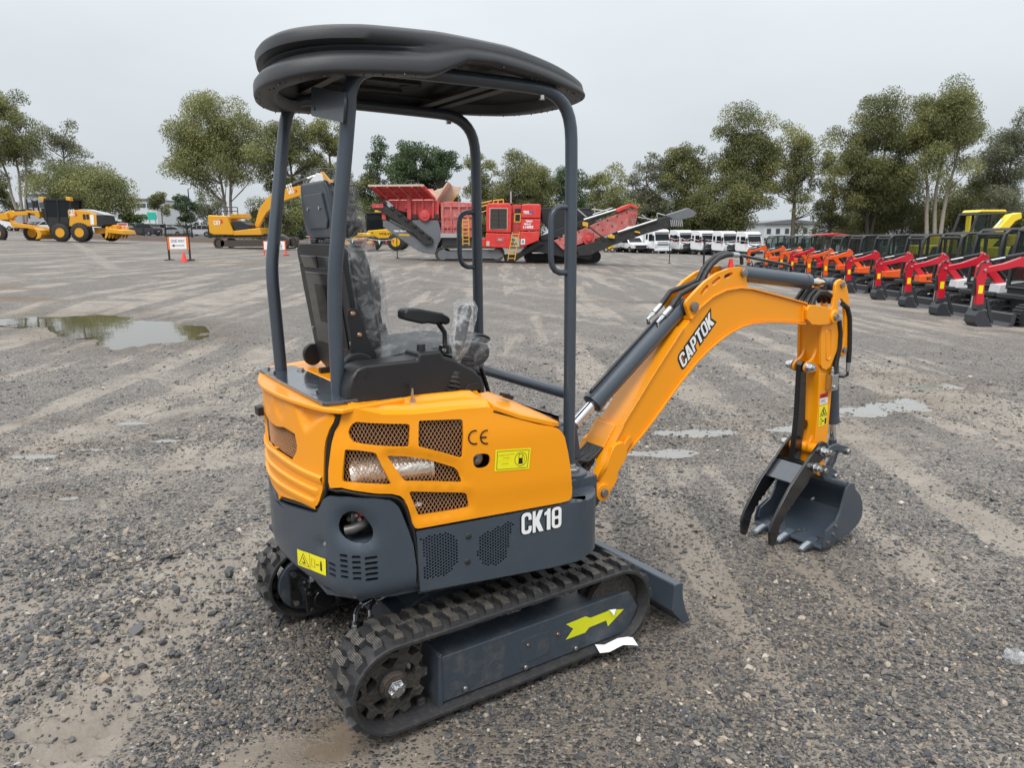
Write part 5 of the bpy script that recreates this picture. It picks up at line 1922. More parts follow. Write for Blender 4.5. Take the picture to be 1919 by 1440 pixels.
def ladder(parent, pts, w, n, y, name='ladder'):
 (xa_, za_), (xb2, zb2) = pts
 b_ = MB()
 for s_ in (0, w):
  b_.tube([(xa_ + s_, y, za_), (xb2 + s_, y, zb2)], .03, 5)
 for i_ in range(n):
  f = (i_ + .5) / n
  b_.tube([(xa_ + (xb2 - xa_) * f, y, za_ + (zb2 - za_) * f), (xa_ + (xb2 - xa_) * f + w, y, za_ + (zb2 - za_) * f)], .025, 4)
 return b_.obj(name, 'rail_yellow', parent)

ladder(t, (V2(870, 690), V2(868, 915)), .36, 7, -.5)
# conveyor slanting down to the left
MB().prism(L2((95, 570), (195, 565), (240, 560), (610, 860), (605, 905), (540, 912), (430, 800), (190, 640), (100, 605)), 'y', -.25, .55).obj('side_conveyor', 'belt_black', t, bev=.02, ang=25)
MB().prism(L2((105, 572), (200, 570), (200, 604), (105, 604)), 'y', -.30, -.24).obj('conveyor_head', 'old_red', t)
for i in range(7):
 f = i / 6
 q0 = V2(215 + 360 * f, 560 + 285 * f)
 MB().box((q0[0], .1, q0[1]), (.26, .9, .16), Matrix.Rotation(R(38), 3, 'Y')).obj('guide_roller', 'machine_black', t, bev=.03)
MB().prism(L2((205, 555), (240, 545), (285, 590), (250, 600)), 'y', -.28, .5).obj('belt_cover', 'galvanised', t)
# power unit
MB().prism(L2((1070, 590), (1085, 565), (1265, 565), (1285, 590), (1280, 812), (1065, 806)), 'y', -.35, 2.7).obj('power_unit', 'bright_red', t, bev=.06)
MB().prism(L2((1098, 605), (1250, 605), (1246, 785), (1094, 780)), 'y', -.37, -.345).obj('radiator_frame', 'chute_cream', t)
mat('radiator_slat', (.10, .085, .075), .55, metal=.3)
for i in range(16):
 ya = 612 + i * 10.6
 for xs_ in ((1108, 1170), (1178, 1240)):
  MB().prism(L2((xs_[0], ya), (xs_[1], ya), (xs_[1], ya + 5.5), (xs_[0], ya + 5.5)), 'y', -.40, -.372).obj('radiator_slat', 'radiator_slat', t)
MB().prism(L2((1104, 610), (1244, 610), (1241, 780), (1100, 776)), 'y', -.376, -.371).obj('radiator_core', 'machine_black', t)
MB().prism(L2((1062, 812), (1275, 818), (1270, 938), (1060, 930)), 'y', -.36, 2.7).obj('lower_cabinet', 'bright_red', t, bev=.04)
MB().prism(L2((1145, 845), (1220, 848), (1218, 892), (1144, 889)), 'y', -.38, -.36).obj('hatch', 'old_red', t, bev=.01)
MB().prism(L2((1165, 857), (1200, 858), (1200, 876), (1165, 875)), 'y', -.39, -.38).obj('plate', 'galvanised', t)
MB().prism(L2((1066, 880), (1094, 881), (1093, 920), (1065, 919)), 'y', -.372, -.36).obj('sticker', 'chute_cream', t)
MB().prism(L2((1290, 575), (1365, 575), (1360, 860), (1285, 830)), 'y', .0, 2.6).obj('recess_panel', 'old_red', t, bev=.02)
MB().prism(L2((1312, 608), (1360, 608), (1356, 720), (1308, 720)), 'y', -.02, .0).obj('window_opening', 'machine_black', t)
b = MB()
for q in (((1312, 655), (1360, 655)), ((1308, 720), (1358, 720)), ((1312, 655), (1308, 720)), ((1360, 655), (1356, 720))):
 a, c = V2(*q[0]), V2(*q[1])
 b.tube([(a[0], -.35, a[1]), (c[0], -.35, c[1])], .03, 5)
b.obj('guard_hoop', 'rail_yellow', t)
MB().prism(L2((1368, 580), (1385, 572), (1520, 572), (1532, 590), (1528, 690), (1362, 690)), 'y', -.36, 2.7).obj('tank_housing', 'bright_red', t, bev=.06)
MB().prism(L2((1362, 696), (1528, 696), (1522, 790), (1358, 795)), 'y', -.36, 2.7).obj('tank_housing', 'bright_red', t, bev=.04)
MB().prism(L2((1356, 802), (1522, 797), (1512, 875), (1352, 938)), 'y', -.36, 2.7).obj('tank_housing', 'bright_red', t, bev=.04)
MB().prism(L2((1362, 862), (1396, 860), (1394, 905), (1358, 908)), 'y', -.378, -.365).obj('sticker', 'white_print', t)
MB().prism(L2((1370, 872), (1388, 871), (1386, 895), (1368, 896)), 'y', -.382, -.379).obj('sticker_mark', 'teal_panel', t)
for tx, xa_, xb2, ya, hh in (('TEREX', 1382, 1432, 650, .15), ('FINLAY', 1395, 1460, 655, .06), ('TEREX', 1400, 1462, 722, .11), ('FINLAY', 1388, 1450, 745, .10), ('I-140RS', 1380, 1466, 775, .17)):
 p = V2(xa_, ya)
 lettering(tx, 'white_print', t, (p[0], -.376, p[1]), (1, 0, 0), (0, 0, 1), V2(xb2, 0)[0] - p[0], hh, .05)
MB().prism(L2((1435, 632), (1468, 632), (1466, 650), (1433, 650)), 'y', -.377, -.366).obj('blue_patch', mat('blue_print', (.10, .10, .32), .4), t)
ladder(t, (V2(1290, 805), V2(1248, 1040)), .40, 7, -.7)
b = MB()
for q in (((1020, 562), (1115, 543)), ((1020, 590), (1115, 570)), ((1125, 565), (1135, 535)), ((1125, 540), (1215, 532)), ((1215, 532), (1212, 562)), ((1165, 562), (1175, 532)), ((1020, 640), (1075, 622))):
 a, c = V2(*q[0]), V2(*q[1])
 b.tube([(a[0], .3, a[1]), (c[0], .3, c[1])], .035, 5)
b.obj('hand_rail', 'rail_yellow', t)
MB().tube([(V2(1278, 560)[0], .8, V2(1278, 560)[1]), (V2(1278, 460)[0], .8, V2(1278, 460)[1])], .05, 6).obj('exhaust_pipe', 'galvanised', t)
MB().prism(L2((950, 850), (1060, 860), (1060, 930), (940, 930)), 'y', -.1, 2.5).obj('under_cabinet', 'bright_red', t, bev=.03)
MB().prism(L2((1210, 1000), (1340, 985), (1500, 880), (1560, 900), (1380, 1010), (1300, 1060), (1220, 1060)), 'y', .1, 2.4).obj('rear_belly', 'machine_black', t, bev=.03)
# after-screen and discharge conveyor, seen to the right
VQ = View(t, 1000, 260, 4.172, Y)
W2 = lambda x, y: (VQ(x, y)[0], VQ(x, y)[1] - zb_)
M2 = lambda *p: [W2(*q) for q in p]
MB().prism(M2((165, 800), (270, 765), (740, 560), (820, 575), (815, 650), (745, 690), (700, 720), (240, 872)), 'y', .15, 1.9).obj('screen_box', 'faded_red', t, bev=.03, ang=25)
for i in range(15):
 f = i / 14
 p = W2(215 + 520 * f, 815 - 205 * f + (35 if i % 2 else -25))
 MB().cyl((p[0], .13, p[1]), (p[0], .17, p[1]), .045, None, 8).obj('bolt_head', 'machine_black', t)
p = W2(440, 785)
MB().rev([(0, -.3), (.14, -.3), (.2, -.2), (.36, -.18), (.38, 0), (.38, .2)], (p[0], .12, p[1]), (0, 1, 0), 20).obj('screen_drive', 'old_red', t, ang=30)
MB().prism(M2((640, 565), (755, 518), (828, 545), (815, 560), (760, 540), (660, 585)), 'y', .0, 2.0).obj('screen_hood', 'bright_red', t, bev=.02)
for i in range(6):
 p = W2(752 + 11 * i, 590)
 MB().prism(M2((750 + 12 * i, 590), (756 + 12 * i, 592), (748 + 10 * i, 690), (742 + 10 * i, 690)), 'y', .05, .16).obj('screen_slat', 'faded_red', t)
MB().prism(M2((60, 770), (180, 720), (360, 655), (640, 540), (650, 575), (400, 680), (200, 775), (70, 800)), 'y', .3, 1.7).obj('upper_conveyor', 'machine_black', t, bev=.02, ang=25)
MB().prism(M2((60, 545), (330, 555), (470, 590), (460, 620), (330, 600), (240, 720), (140, 720), (80, 640)), 'y', .6, 2.2).obj('side_frame', 'machine_black', t, bev=.02, ang=25)
MB().prism(M2((340, 850), (580, 780), (780, 705), (960, 635), (1060, 615), (1160, 690), (1080, 695), (900, 740), (640, 830), (440, 915), (360, 915)), 'y', -.2, .9).obj('discharge_conveyor', 'belt_black', t, bev=.02, ang=25)
MB().prism(M2((1040, 605), (1210, 550), (1275, 590), (1250, 620), (1150, 640), (1060, 640)), 'y', -.1, .9).obj('conveyor_head', 'plant_grey', t, bev=.02)
for i in range(7):
 MB().prism(M2((1065 + 14 * i, 640), (1072 + 14 * i, 640), (1080 + 14 * i, 690), (1073 + 14 * i, 690)), 'y', -.28, -.2).obj('head_slat', 'galvanised', t)
for (q0, q1) in (((395, 640), (640, 565)), ((660, 735), (960, 640))):
 a, c = W2(*q0), W2(*q1)
 MB().tube([(a[0], -.3, a[1]), (c[0], -.3, c[1])], .06, 6).obj('side_tube', 'galvanised', t)
for q0 in ((385, 655, 428, 695), (583, 752, 635, 785), (790, 725, 832, 745)):
 MB().prism(M2((q0[0], q0[1]), (q0[2], q0[1] + 8), (q0[2], q0[3]), (q0[0], q0[3] - 8)), 'y', -.4, -.28).obj('yellow_box', 'rail_yellow', t, bev=.02)
a, c = W2(430, 690), W2(560, 785)
MB().tube([(a[0], -.33, a[1]), (c[0], -.33, c[1])], .05, 6).obj('support_strut', 'machine_black', t)
b = MB()
for q in (((350, 560), (420, 620)), ((460, 560), (600, 575)), ((470, 600), (620, 550)), ((970, 590), (975, 640)), ((970, 590), (1030, 605)), ((480, 545), (490, 620)), ((820, 620), (940, 640)), ((850, 600), (900, 640))):
 a, c = W2(*q[0]), W2(*q[1])
 b.tube([(a[0], .1, a[1]), (c[0], .1, c[1])], .035, 5)
b.obj('hand_rail', 'galvanised', t)
MB().prism(M2((330, 905), (470, 900), (460, 940), (430, 945), (330, 925)), 'y', .0, .6).obj('tow_eye', 'machine_black', t, bev=.02)
MB().prism(M2((0, 800), (160, 790), (260, 880), (250, 930), (0, 880)), 'y', .4, 2.2).obj('rear_frame', 'machine_black', t, bev=.02)
# black tracked stacker standing behind it
t = place('tracked_screen', 'low black tracked screen frame behind the crusher conveyor', 'screening machine', 1050, 47.5)
crawler(t, -2.2, 2.6, 0, .75, -.3, .2, m='machine_black', frame='machine_black')
crawler(t, -2.2, 2.6, 0, .75, 1.7, 2.2, m='machine_black', frame='machine_black')
MB().prism([(-2.0, .75), (-2.2, 1.4), (-1.2, 1.6), (1.5, 1.5), (2.6, 1.0), (2.6, .75)], 'y', -.2, 2.1).obj('frame', 'machine_black', t, bev=.03)
MB().prism([(-1.8, 2.5), (-1.8, 3.3), (2.0, 3.4), (2.3, 2.9), (1.2, 2.5)], 'y', .8, 2.2).obj('upper_frame', 'machine_black', t, bev=.03)
for x in (-1.6, .2, 1.8):
 MB().tube([(x, 1.0, 1.4), (x, 1.0, 2.6)], .08, 6).obj('strut', 'machine_black', t)

# ------------------------------------------------------------------ white trucks

def truck(label, px, Y, rz, modern=True, group='white trucks parked in a line'):
 t_ = place('white_truck', label, 'truck', px, Y, rz, group)
 # local: front looks along -y, width along x
 H = 2.75
 cab_ = [(-.0, .55), (-.06, 1.15), (.04, 1.35), (.28, 2.30), (.40, 2.62), (.7, H), (1.75, H), (1.85, .9), (1.7, .62)]
 n_ = len(cab_)
 b_ = MB()
 wid = lambda z: 1.22 - max(0, z - 1.4) * .05
 b_.add([(-wid(z), y - 1.2, z) for y, z in cab_] + [(wid(z), y - 1.2, z) for y, z in cab_], [tuple(range(n_))[::-1], tuple(range(n_, 2 * n_))] + [(i, (i + 1) % n_, n_ + (i + 1) % n_, n_ + i) for i in range(n_)])
 b_.obj('cab', 'truck_white', t_, bev=.06, ang=30)
 f = lambda z, d=.02: (np.interp(z, [.55, 1.15, 1.35, 2.30, 2.62], [0, -.06, .04, .28, .40]) - 1.2 - d)
 def front(name, pts, m_, d=.02):
  bb = MB().add([(x, f(z, d), z) for x, z in pts], [tuple(range(len(pts)))])
  return bb.obj(name, m_, t_, smooth=False)
 front('windscreen', [(-1.02, 1.48), (1.02, 1.48), (.96, 2.22), (-.96, 2.22)], 'dark_glass', .03)
 front('sun_visor', [(-1.08, 2.28), (1.08, 2.28), (1.04, 2.42), (-1.04, 2.42)], 'machine_black', .16)
 if modern:
  front('grille', [(-.72, .80), (.72, .80), (.62, 1.16), (-.62, 1.16)], 'machine_black', .03)
  front('grille_band', [(-1.0, 1.40), (0, 1.20), (1.0, 1.40), (1.0, 1.32), (0, 1.10), (-1.0, 1.32)], 'machine_black', .045)
  front('lower_grille', [(-.60, .42), (.60, .42), (.68, .72), (-.68, .72)], 'machine_black', .05)
  for z in (.88, .97, 1.06):
   front('grille_bar', [(-.66, z), (.66, z), (.66, z + .02), (-.66, z + .02)], 'galvanised', .045)
 else:
  for z in (.95, 1.1, 1.25):
   front('grille_bar', [(-.8, z), (.8, z), (.8, z + .07), (-.8, z + .07)], 'machine_black', .03)
 for s_ in (-1, 1):
  front('headlamp', [(s_ * .75, .60), (s_ * 1.14, .62), (s_ * 1.14, .86), (s_ * .85, .82)], 'lamp_clear', .05)
  b_ = MB().add([(s_ * (wid(z) + .012), y - 1.2, z) for y, z in ((.25, 1.45), (.42, 2.2), (1.05, 2.2), (1.05, 1.45))], [(0, 1, 2, 3)])
  b_.obj('side_window', 'dark_glass', t_, smooth=False)
  b_ = MB().add([(s_ * (wid(z) + .012), y - 1.2, z) for y, z in ((1.25, 1.6), (1.25, 2.2), (1.6, 2.2), (1.6, 1.6))], [(0, 1, 2, 3)])
  b_.obj('rear_quarter_window', 'dark_glass', t_, smooth=False)
  MB().box((s_ * 1.42, -1.25, 1.75), (.20, .16, .62)).obj('mirror', 'machine_black', t_, bev=.04)
  MB().prism([(-1.25, .35), (-1.25, .55), (.5, .62), (.5, .42)], 'x', s_ * 1.18 - .06, s_ * 1.18 + .06).obj('side_step', 'machine_black', t_)
  for y in (.15, 4.2, 5.5):
   w_ = wheel(t_, 0, 0, .50, .30, 'wheel_rim', z=.5)
   w_.rotation_euler = (0, 0, R(90) if s_ > 0 else R(-90))
   w_.location = (s_ * 1.06, y, 0)
 MB().bx(-1.2, 1.2, -1.32, -.9, .30, .58).obj('bumper', 'truck_white' if not modern else 'machine_black', t_, bev=.05)
 MB().bx(-.45, .45, .5, 6.2, .70, .98).obj('chassis', 'machine_black', t_)
 return t_

tr0 = None
for i, (px, Y, lb_) in enumerate(((1403, 84, 'white cab-over truck, rightmost of the four alike, bare chassis behind it'), (1358, 85.5, 'white cab-over truck, second from the right of the four alike'), (1318, 87, 'white cab-over truck, third from the right of the four alike'), (1277, 88.5, 'white cab-over truck right beside the older white box truck'))):
 X = BX(px, Y)
 if tr0 is None:
  tr0 = truck(lb_, px, Y, R(30))
 else:
  c = copy_tree(tr0)
  c.location = (X, Y, float(hill(X, Y)))
  c['label'] = lb_
to = truck('older white truck with a white box body, left of the four alike', 1232, 87, R(28), False)
MB().bx(-1.2, 1.2, 1.0, 6.4, 1.0, 3.15).obj('box_body', 'truck_white', to, bev=.04)
t = place('white_pickup', 'small white pickup truck at the left end of the truck line', 'pickup truck', 1184, 88, R(20), 'white trucks parked in a line')
b = MB()
prof_ = [(-2.4, .5), (-2.45, .95), (-1.3, 1.15), (-.7, 1.75), (.5, 1.8), (.7, 1.15), (2.5, 1.1), (2.5, .5)]
b.prism(prof_, 'x', -.95, .95)
b.obj('body', 'truck_white', t, bev=.07, ang=30)
MB().prism([(-1.2, 1.15), (-.66, 1.68), (.42, 1.72), (.52, 1.15)], 'x', -.97, .97).obj('side_window', 'dark_glass', t)
MB().add([(-.85, -1.27, 1.18), (.85, -1.27, 1.18), (.78, -.76, 1.70), (-.78, -.76, 1.70)], [(0, 1, 2, 3)]).obj('windscreen', 'dark_glass', t, smooth=False)
MB().bx(-.7, .7, -2.48, -2.43, .55, .88).obj('grille', 'machine_black', t, bev=.02)
for s_ in (-1, 1):
 MB().box((s_ * .78, -2.42, .88), (.28, .1, .16)).obj('headlamp', 'lamp_clear', t, bev=.03)
 for y in (-1.5, 1.5):
  w_ = wheel(t, 0, 0, .38, .24, z=.38)
  w_.rotation_euler = (0, 0, R(90) if s_ > 0 else R(-90))
  w_.location = (s_ * .86, y, 0)
t = place('bonneted_truck', 'grey truck nose with chrome grille, far left of the truck line', 'truck', 1158, 89, R(15))
MB().prism([(-1.6, .5), (-1.6, 1.5), (-.6, 1.65), (-.4, 2.6), (1.6, 2.6), (1.6, .5)], 'x', -1.0, 1.0).obj('cab', 'car_silver', t, bev=.08)
MB().bx(-.65, .65, -1.66, -1.6, .6, 1.45).obj('grille', 'chrome', t)
MB().add([(-.85, -.58, 1.75), (.85, -.58, 1.75), (.8, -.44, 2.5), (-.8, -.44, 2.5)], [(0, 1, 2, 3)]).obj('windscreen', 'dark_glass', t, smooth=False)
for s_ in (-1, 1):
 w_ = wheel(t, 0, 0, .48, .28, z=.48)
 w_.rotation_euler = (0, 0, R(90) if s_ > 0 else R(-90))
 w_.location = (s_ * .95, -.9, 0)
t = place('site_light', 'small yellow machine nose at the left end of the truck line', 'machine', 1143, 86)
MB().prism([(-.5, .35), (-.55, 1.0), (-.35, 1.35), (.45, 1.35), (.55, .35)], 'y', -.5, .5).obj('body', 'loader_yellow', t, bev=.06)
for s_ in (-1, 1):
 wheel(t, s_ * .35, -.4, .3, .2)
# drums of rubbish axle behind the right truck
for i, (px, Y, rr2, lb_) in enumerate(((1476, 66, .42, 'black drum of an axle pile right of the white trucks, left one'), (1502, 65, .45, 'black drum of an axle pile right of the white trucks, right one'))):
 t = place('axle_drum', lb_, 'drum', px, Y, R(25), 'black drums beside the trucks')
 MB().rev([(.0, -.8), (rr2 * .7, -.8), (rr2, -.7), (rr2, -.5), (rr2 * .55, -.4), (rr2 * .55, .4), (rr2, .5), (rr2, .7), (rr2 * .7, .8), (0, .8)], (0, 0, rr2), (1, .2, 0), 18).obj('body', 'machine_black', t, ang=30)

# ------------------------------------------------------------------ the row of small excavators, all facing left

def mini(paint, panel, name_txt, label, X, Y, rz, cabless=False):
 t_ = thing('small_excavator', label, 'mini excavator', (X, Y, float(hill(X, Y))), rz, 'small excavators parked in a row')
 for y0, y1 in ((-.68, -.40), (.40, .68)):
  tk = crawler(t_, -1.02, .85, 0, .46, y0, y1, m='rubber', frame='mini_grey', shoes=True)
  if y0 < 0:
   b_ = MB()
   b_.add([(x, y0 + .052, z) for x, z in ((-.42, .23), (-.33, .28), (-.33, .245), (-.22, .245), (-.15, .275), (-.19, .23), (-.15, .185), (-.22, .215), (-.33, .215), (-.33, .18))], [(0, 9, 8, 3, 2, 1), (3, 8, 7, 6, 5, 4)])
   b_.obj('arrow_sticker', 'white_print', tk, smooth=False)
 b_ = MB()
 b_.prism([(-1.22, .02), (-1.12, .12), (-1.10, .30), (-1.16, .33), (-1.20, .30), (-1.20, .14), (-1.30, .02)], 'y', -.68, .68)
 bl = b_.obj('dozer_blade', 'mini_grey', t_, bev=.01)
 for y in (-.25, .25):
  MB().prism([(-1.12, .20), (-1.12, .10), (-.5, .2), (-.5, .3)], 'y', y - .03, y + .03).obj('blade_arm', 'mini_grey', bl)
 MB().prism([(-.5, .30), (.4, .30), (.4, .52), (-.5, .52)], 'y', -.38, .38).obj('centre_frame', 'mini_grey', t_)
 MB().prism([(-.62, .52), (-.62, .62), (.95, .66), (1.05, .54), (.9, .5)], 'y', -.62, .66).obj('house_base', 'mini_grey', t_, bev=.02)
 pn = MB().prism([(-.55, .58), (-.52, .80), (.10, .86), (.40, .84), (.40, .56)], 'y', -.66, -.30).obj('side_panel', panel, t_, bev=.03)
 if name_txt:
  lettering(name_txt, 'ink_black', pn, (-.34, -.663, .66), (1, 0, .02), (0, 0, 1), .44, .085, .05)
 MB().prism([(.25, .56), (.25, 1.15), (.85, 1.15), (1.08, .95), (1.08, .56)], 'y', -.62, .62).obj('engine_hood', paint, t_, bev=.05)
 # cab
 if not cabless:
  b_ = MB()
  path = [(-.42, .70), (-.36, 1.55), (-.30, 1.90), (-.18, 2.0), (.55, 2.02), (.78, 2.0), (.80, 1.0)]
  for y in (-.30, .62):
   b_.tube([(x, y, z) for x, z in path], .042, 6)
   b_.tube([(.36, y, 1.98), (.36, y, .9)], .045, 6)
   b_.tube([(-.42, y, .74), (.8, y, .95)], .04, 6)
  for x, z in ((-.42, .74), (-.30, 1.90), (.55, 2.02), (.80, 1.9)):
   b_.tube([(x, -.30, z), (x, .62, z)], .04, 6)
  b_.prism([(-.24, 1.98), (.8, 2.0), (.78, 2.05), (-.2, 2.03)], 'y', -.32, .64)
  b_.prism([(-.42, .62), (-.42, .80), (.80, .96), (.80, .62)], 'y', -.31, .63)
  cb = b_.obj('cab', 'machine_black', t_)
  for y in (-.30, .62):
   MB().prism([(-.37, .82), (-.29, 1.86), (-.18, 1.96), (.33, 1.96), (.33, .92)], 'y', y - .006, y + .006).obj('side_window', 'cab_glass', cb)
   MB().prism([(.40, .95), (.40, 1.95), (.76, 1.95), (.76, 1.0)], 'y', y - .006, y + .006).obj('rear_quarter_window', 'cab_glass', cb)
  MB().add([(-.405, -.27, .82), (-.405, .59, .82), (-.315, .59, 1.86), (-.315, -.27, 1.86)], [(0, 1, 2, 3)]).obj('windscreen', 'cab_glass', cb, smooth=False)
 else:
  cb = MB().prism([(-.42, .62), (-.42, .84), (.80, .96), (.80, .62)], 'y', -.31, .63).obj('cab', 'machine_black', t_)
  for y in (-.30, .62):
   MB().tube([(-.30, y, .8), (-.22, y, 1.9), (-.16, y, 2.06)], .04, 6).obj('post', 'machine_black', cb)
   MB().tube([(.75, y, .8), (.72, y, 2.06)], .04, 6).obj('post', 'machine_black', cb)
  MB().prism([(-.42, 2.05), (-.40, 2.09), (.3, 2.14), (.95, 2.06), (.95, 2.02)], 'y', -.36, .68).obj('canopy_roof', 'mini_red', cb, bev=.02)
 MB().prism([(.15, .95), (.10, 1.1), (.2, 1.12), (.35, 1.65), (.45, 1.65), (.42, 1.0)], 'y', .0, .38).obj('seat', 'machine_black', t_, bev=.03)
 MB().tube([(-.12, .1, .9), (-.16, .1, 1.25)], .02, 5).obj('lever', 'machine_black', t_)
 # boom swung over the left side, reaching forward and down
 YB_ = -.42
 before = set(t_.children)
 MB().prism([(-.62, .48), (-.62, .75), (-.50, .78), (-.46, .5)], 'y', YB_ - .12, YB_ + .12).obj('swing_bracket', paint, t_, bev=.02)
 bo = MB().prism([(-.50, .58), (-.60, .74), (-.97, 1.14), (-1.14, 1.44), (-1.26, 1.52), (-1.36, 1.40), (-1.70, 1.28), (-2.08, 1.20), (-2.16, 1.15), (-2.10, 1.09), (-1.72, 1.15), (-1.45, 1.21), (-1.28, 1.20), (-1.06, 1.00), (-.72, .62), (-.62, .53)], 'y', YB_ - .055, YB_ + .055).obj('boom', paint, t_, bev=.008, ang=25)
 for k_ in range(3):
  MB().prism(capsule((-.93 - .07 * k_, 1.18 + .06 * k_), (-.97 - .07 * k_, 1.215 + .06 * k_), .012, 4), 'y', YB_ - .06, YB_ - .053).obj('slot', 'dark_inside', bo)
 ar_ = MB().prism([(-2.02, 1.30), (-2.10, 1.33), (-2.22, 1.22), (-2.24, 1.0), (-2.18, .45), (-2.10, .38), (-2.04, .45), (-2.06, .9), (-2.04, 1.1)], 'y', YB_ - .05, YB_ + .05).obj('dipper_arm', paint, t_, bev=.008, ang=25)
 MB().prism([(-2.18, .70), (-2.09, .70), (-2.09, .86), (-2.18, .86)], 'y', YB_ - .054, YB_ - .05).obj('warning_label', 'label_yellow', ar_)
 for (p0, p1, sp_, r_, dy) in (((-1.24, 1.47), (-2.08, 1.32), .52, .038, 0), ((-1.0, 1.08), (-.56, .68), .62, .04, 0), ((-2.23, 1.0), (-2.26, .42), .6, .032, 0)):
  a_, c_ = Vector((p0[0], YB_ + dy, p0[1])), Vector((p1[0], YB_ + dy, p1[1]))
  if p0 == (-1.0, 1.08):
   a_ += Vector((.08, 0, .10))
   c_ += Vector((.10, 0, .06))
  m_ = a_ + (c_ - a_) * sp_
  rm = MB().cyl(a_, m_, r_, None, 10).obj('ram', 'machine_black', t_)
  MB().cyl(m_, c_, r_ * .5, None, 8).obj('piston_rod', 'chrome', rm)
 for x, z in ((-1.24, 1.47), (-2.10, 1.16), (-2.08, 1.32), (-.57, .62)):
  MB().cyl((x, YB_ - .075, z), (x, YB_ - .05, z), .025, None, 10).obj('pin', 'galvanised', t_)
 MB().tube([(-1.9, YB_ - .06, 1.28), (-2.05, YB_ - .06, 1.36), (-2.2, YB_ - .06, 1.28), (-2.26, YB_ - .06, 1.05)], .016, 6).obj('hose', 'rubber_hose', t_)
 MB().prism([(-2.20, .48), (-2.02, .50), (-2.0, .42), (-2.12, .36), (-2.22, .40)], 'y', YB_ - .07, YB_ + .07).obj('bucket_link', 'mini_grey', t_)
 bk = MB()
 bk.prism([(-2.14 + (x + 2.14) * .74, .03 + (z - .03) * .80) for x, z in [(-2.22, .46), (-2.08, .46), (-2.00, .32), (-1.86, .14), (-1.80, .08), (-1.84, .05), (-2.02, .03), (-2.20, .06), (-2.30, .18), (-2.30, .34)]], 'y', YB_ - .17, YB_ + .17)
 b2 = bk.obj('bucket', 'mini_grey', t_, bev=.01, ang=30)
 for k_ in range(3):
  MB().prism([(-1.93, .08), (-1.80, .045), (-1.81, .03), (-1.94, .045)], 'y', YB_ - .16 + .14 * k_, YB_ - .12 + .14 * k_).obj('tooth', 'galvanised', b2)
 MB().prism([(-1.98, .60), (-1.95, .62), (-1.80, .22), (-1.78, .10), (-1.83, .12), (-1.9, .3)], 'y', YB_ - .02, YB_ + .02).obj('thumb', 'mini_grey', t_)
 for ch in t_.children:
  if ch not in before:
   ch.location.x += .40
 return t_

ROW = [('mini_red', 'mini_white', 'NT20Z', 'dark red small excavator nearest in the row, cut off by the right edge', False),
       ('mini_red', 'mini_white', 'NT20Z', 'dark red small excavator with white side panel, second from the right edge', False),
       ('mini_red', 'mini_white', 'NT20Z', 'dark red small excavator with white side panel, third from the right edge', False),
       ('mini_red', 'mini_orange', 'K20', 'dark red arm before an orange side panel, fourth from the right edge', False),
       ('mini_red', 'mini_orange', '', 'dark red small excavator next to the orange ones, fifth from the right edge', False),
       ('mini_orange', 'mini_orange', '', 'orange small excavator just left of the dark red ones', False),
       ('mini_orange', 'mini_orange', '', 'second orange small excavator left of the dark red ones', False),
       ('mini_red', 'mini_red', '', 'dark red small excavator with red canopy among the orange ones', True),
       ('mini_orange', 'mini_orange', '', 'orange small excavator left of the red canopy', False),
       ('mini_orange', 'mini_orange', '', 'orange small excavator, last but one at the far end of the row', False),
       ('mini_orange', 'mini_orange', '', 'orange small excavator at the far end of the row', False)]
# boom peaks as they stand in the picture give the spacing
PEAK = [1925, 1841, 1768, 1703, 1641, 1592, 1557, 1522, 1499, 1468, 1433]
FOOT = [612, 594, 577, 562, 549, 538, 530, 523, 517, 511, 506]
protos = {}
for (paint, panel, txt, lb_, cl), pk, ft in zip(ROW, PEAK, FOOT):
 # distance from where the bucket meets the sloping yard
 Y = 20.0
 for _ in range(30):
  X = BX(pk, Y)
  Y = (CAMZ - float(hill(X, Y))) * 1418 / (ft - HZ(pk))
 X = BX(pk, Y) + .90
 key = (paint, panel, txt, cl)
 if key not in protos:
  protos[key] = mini(paint, panel, txt, lb_, X, Y + .42, R(2), cl)
 else:
  c = copy_tree(protos[key])
  c.location = (X, Y + .42, float(hill(X, Y + .42)))
  c['label'] = lb_

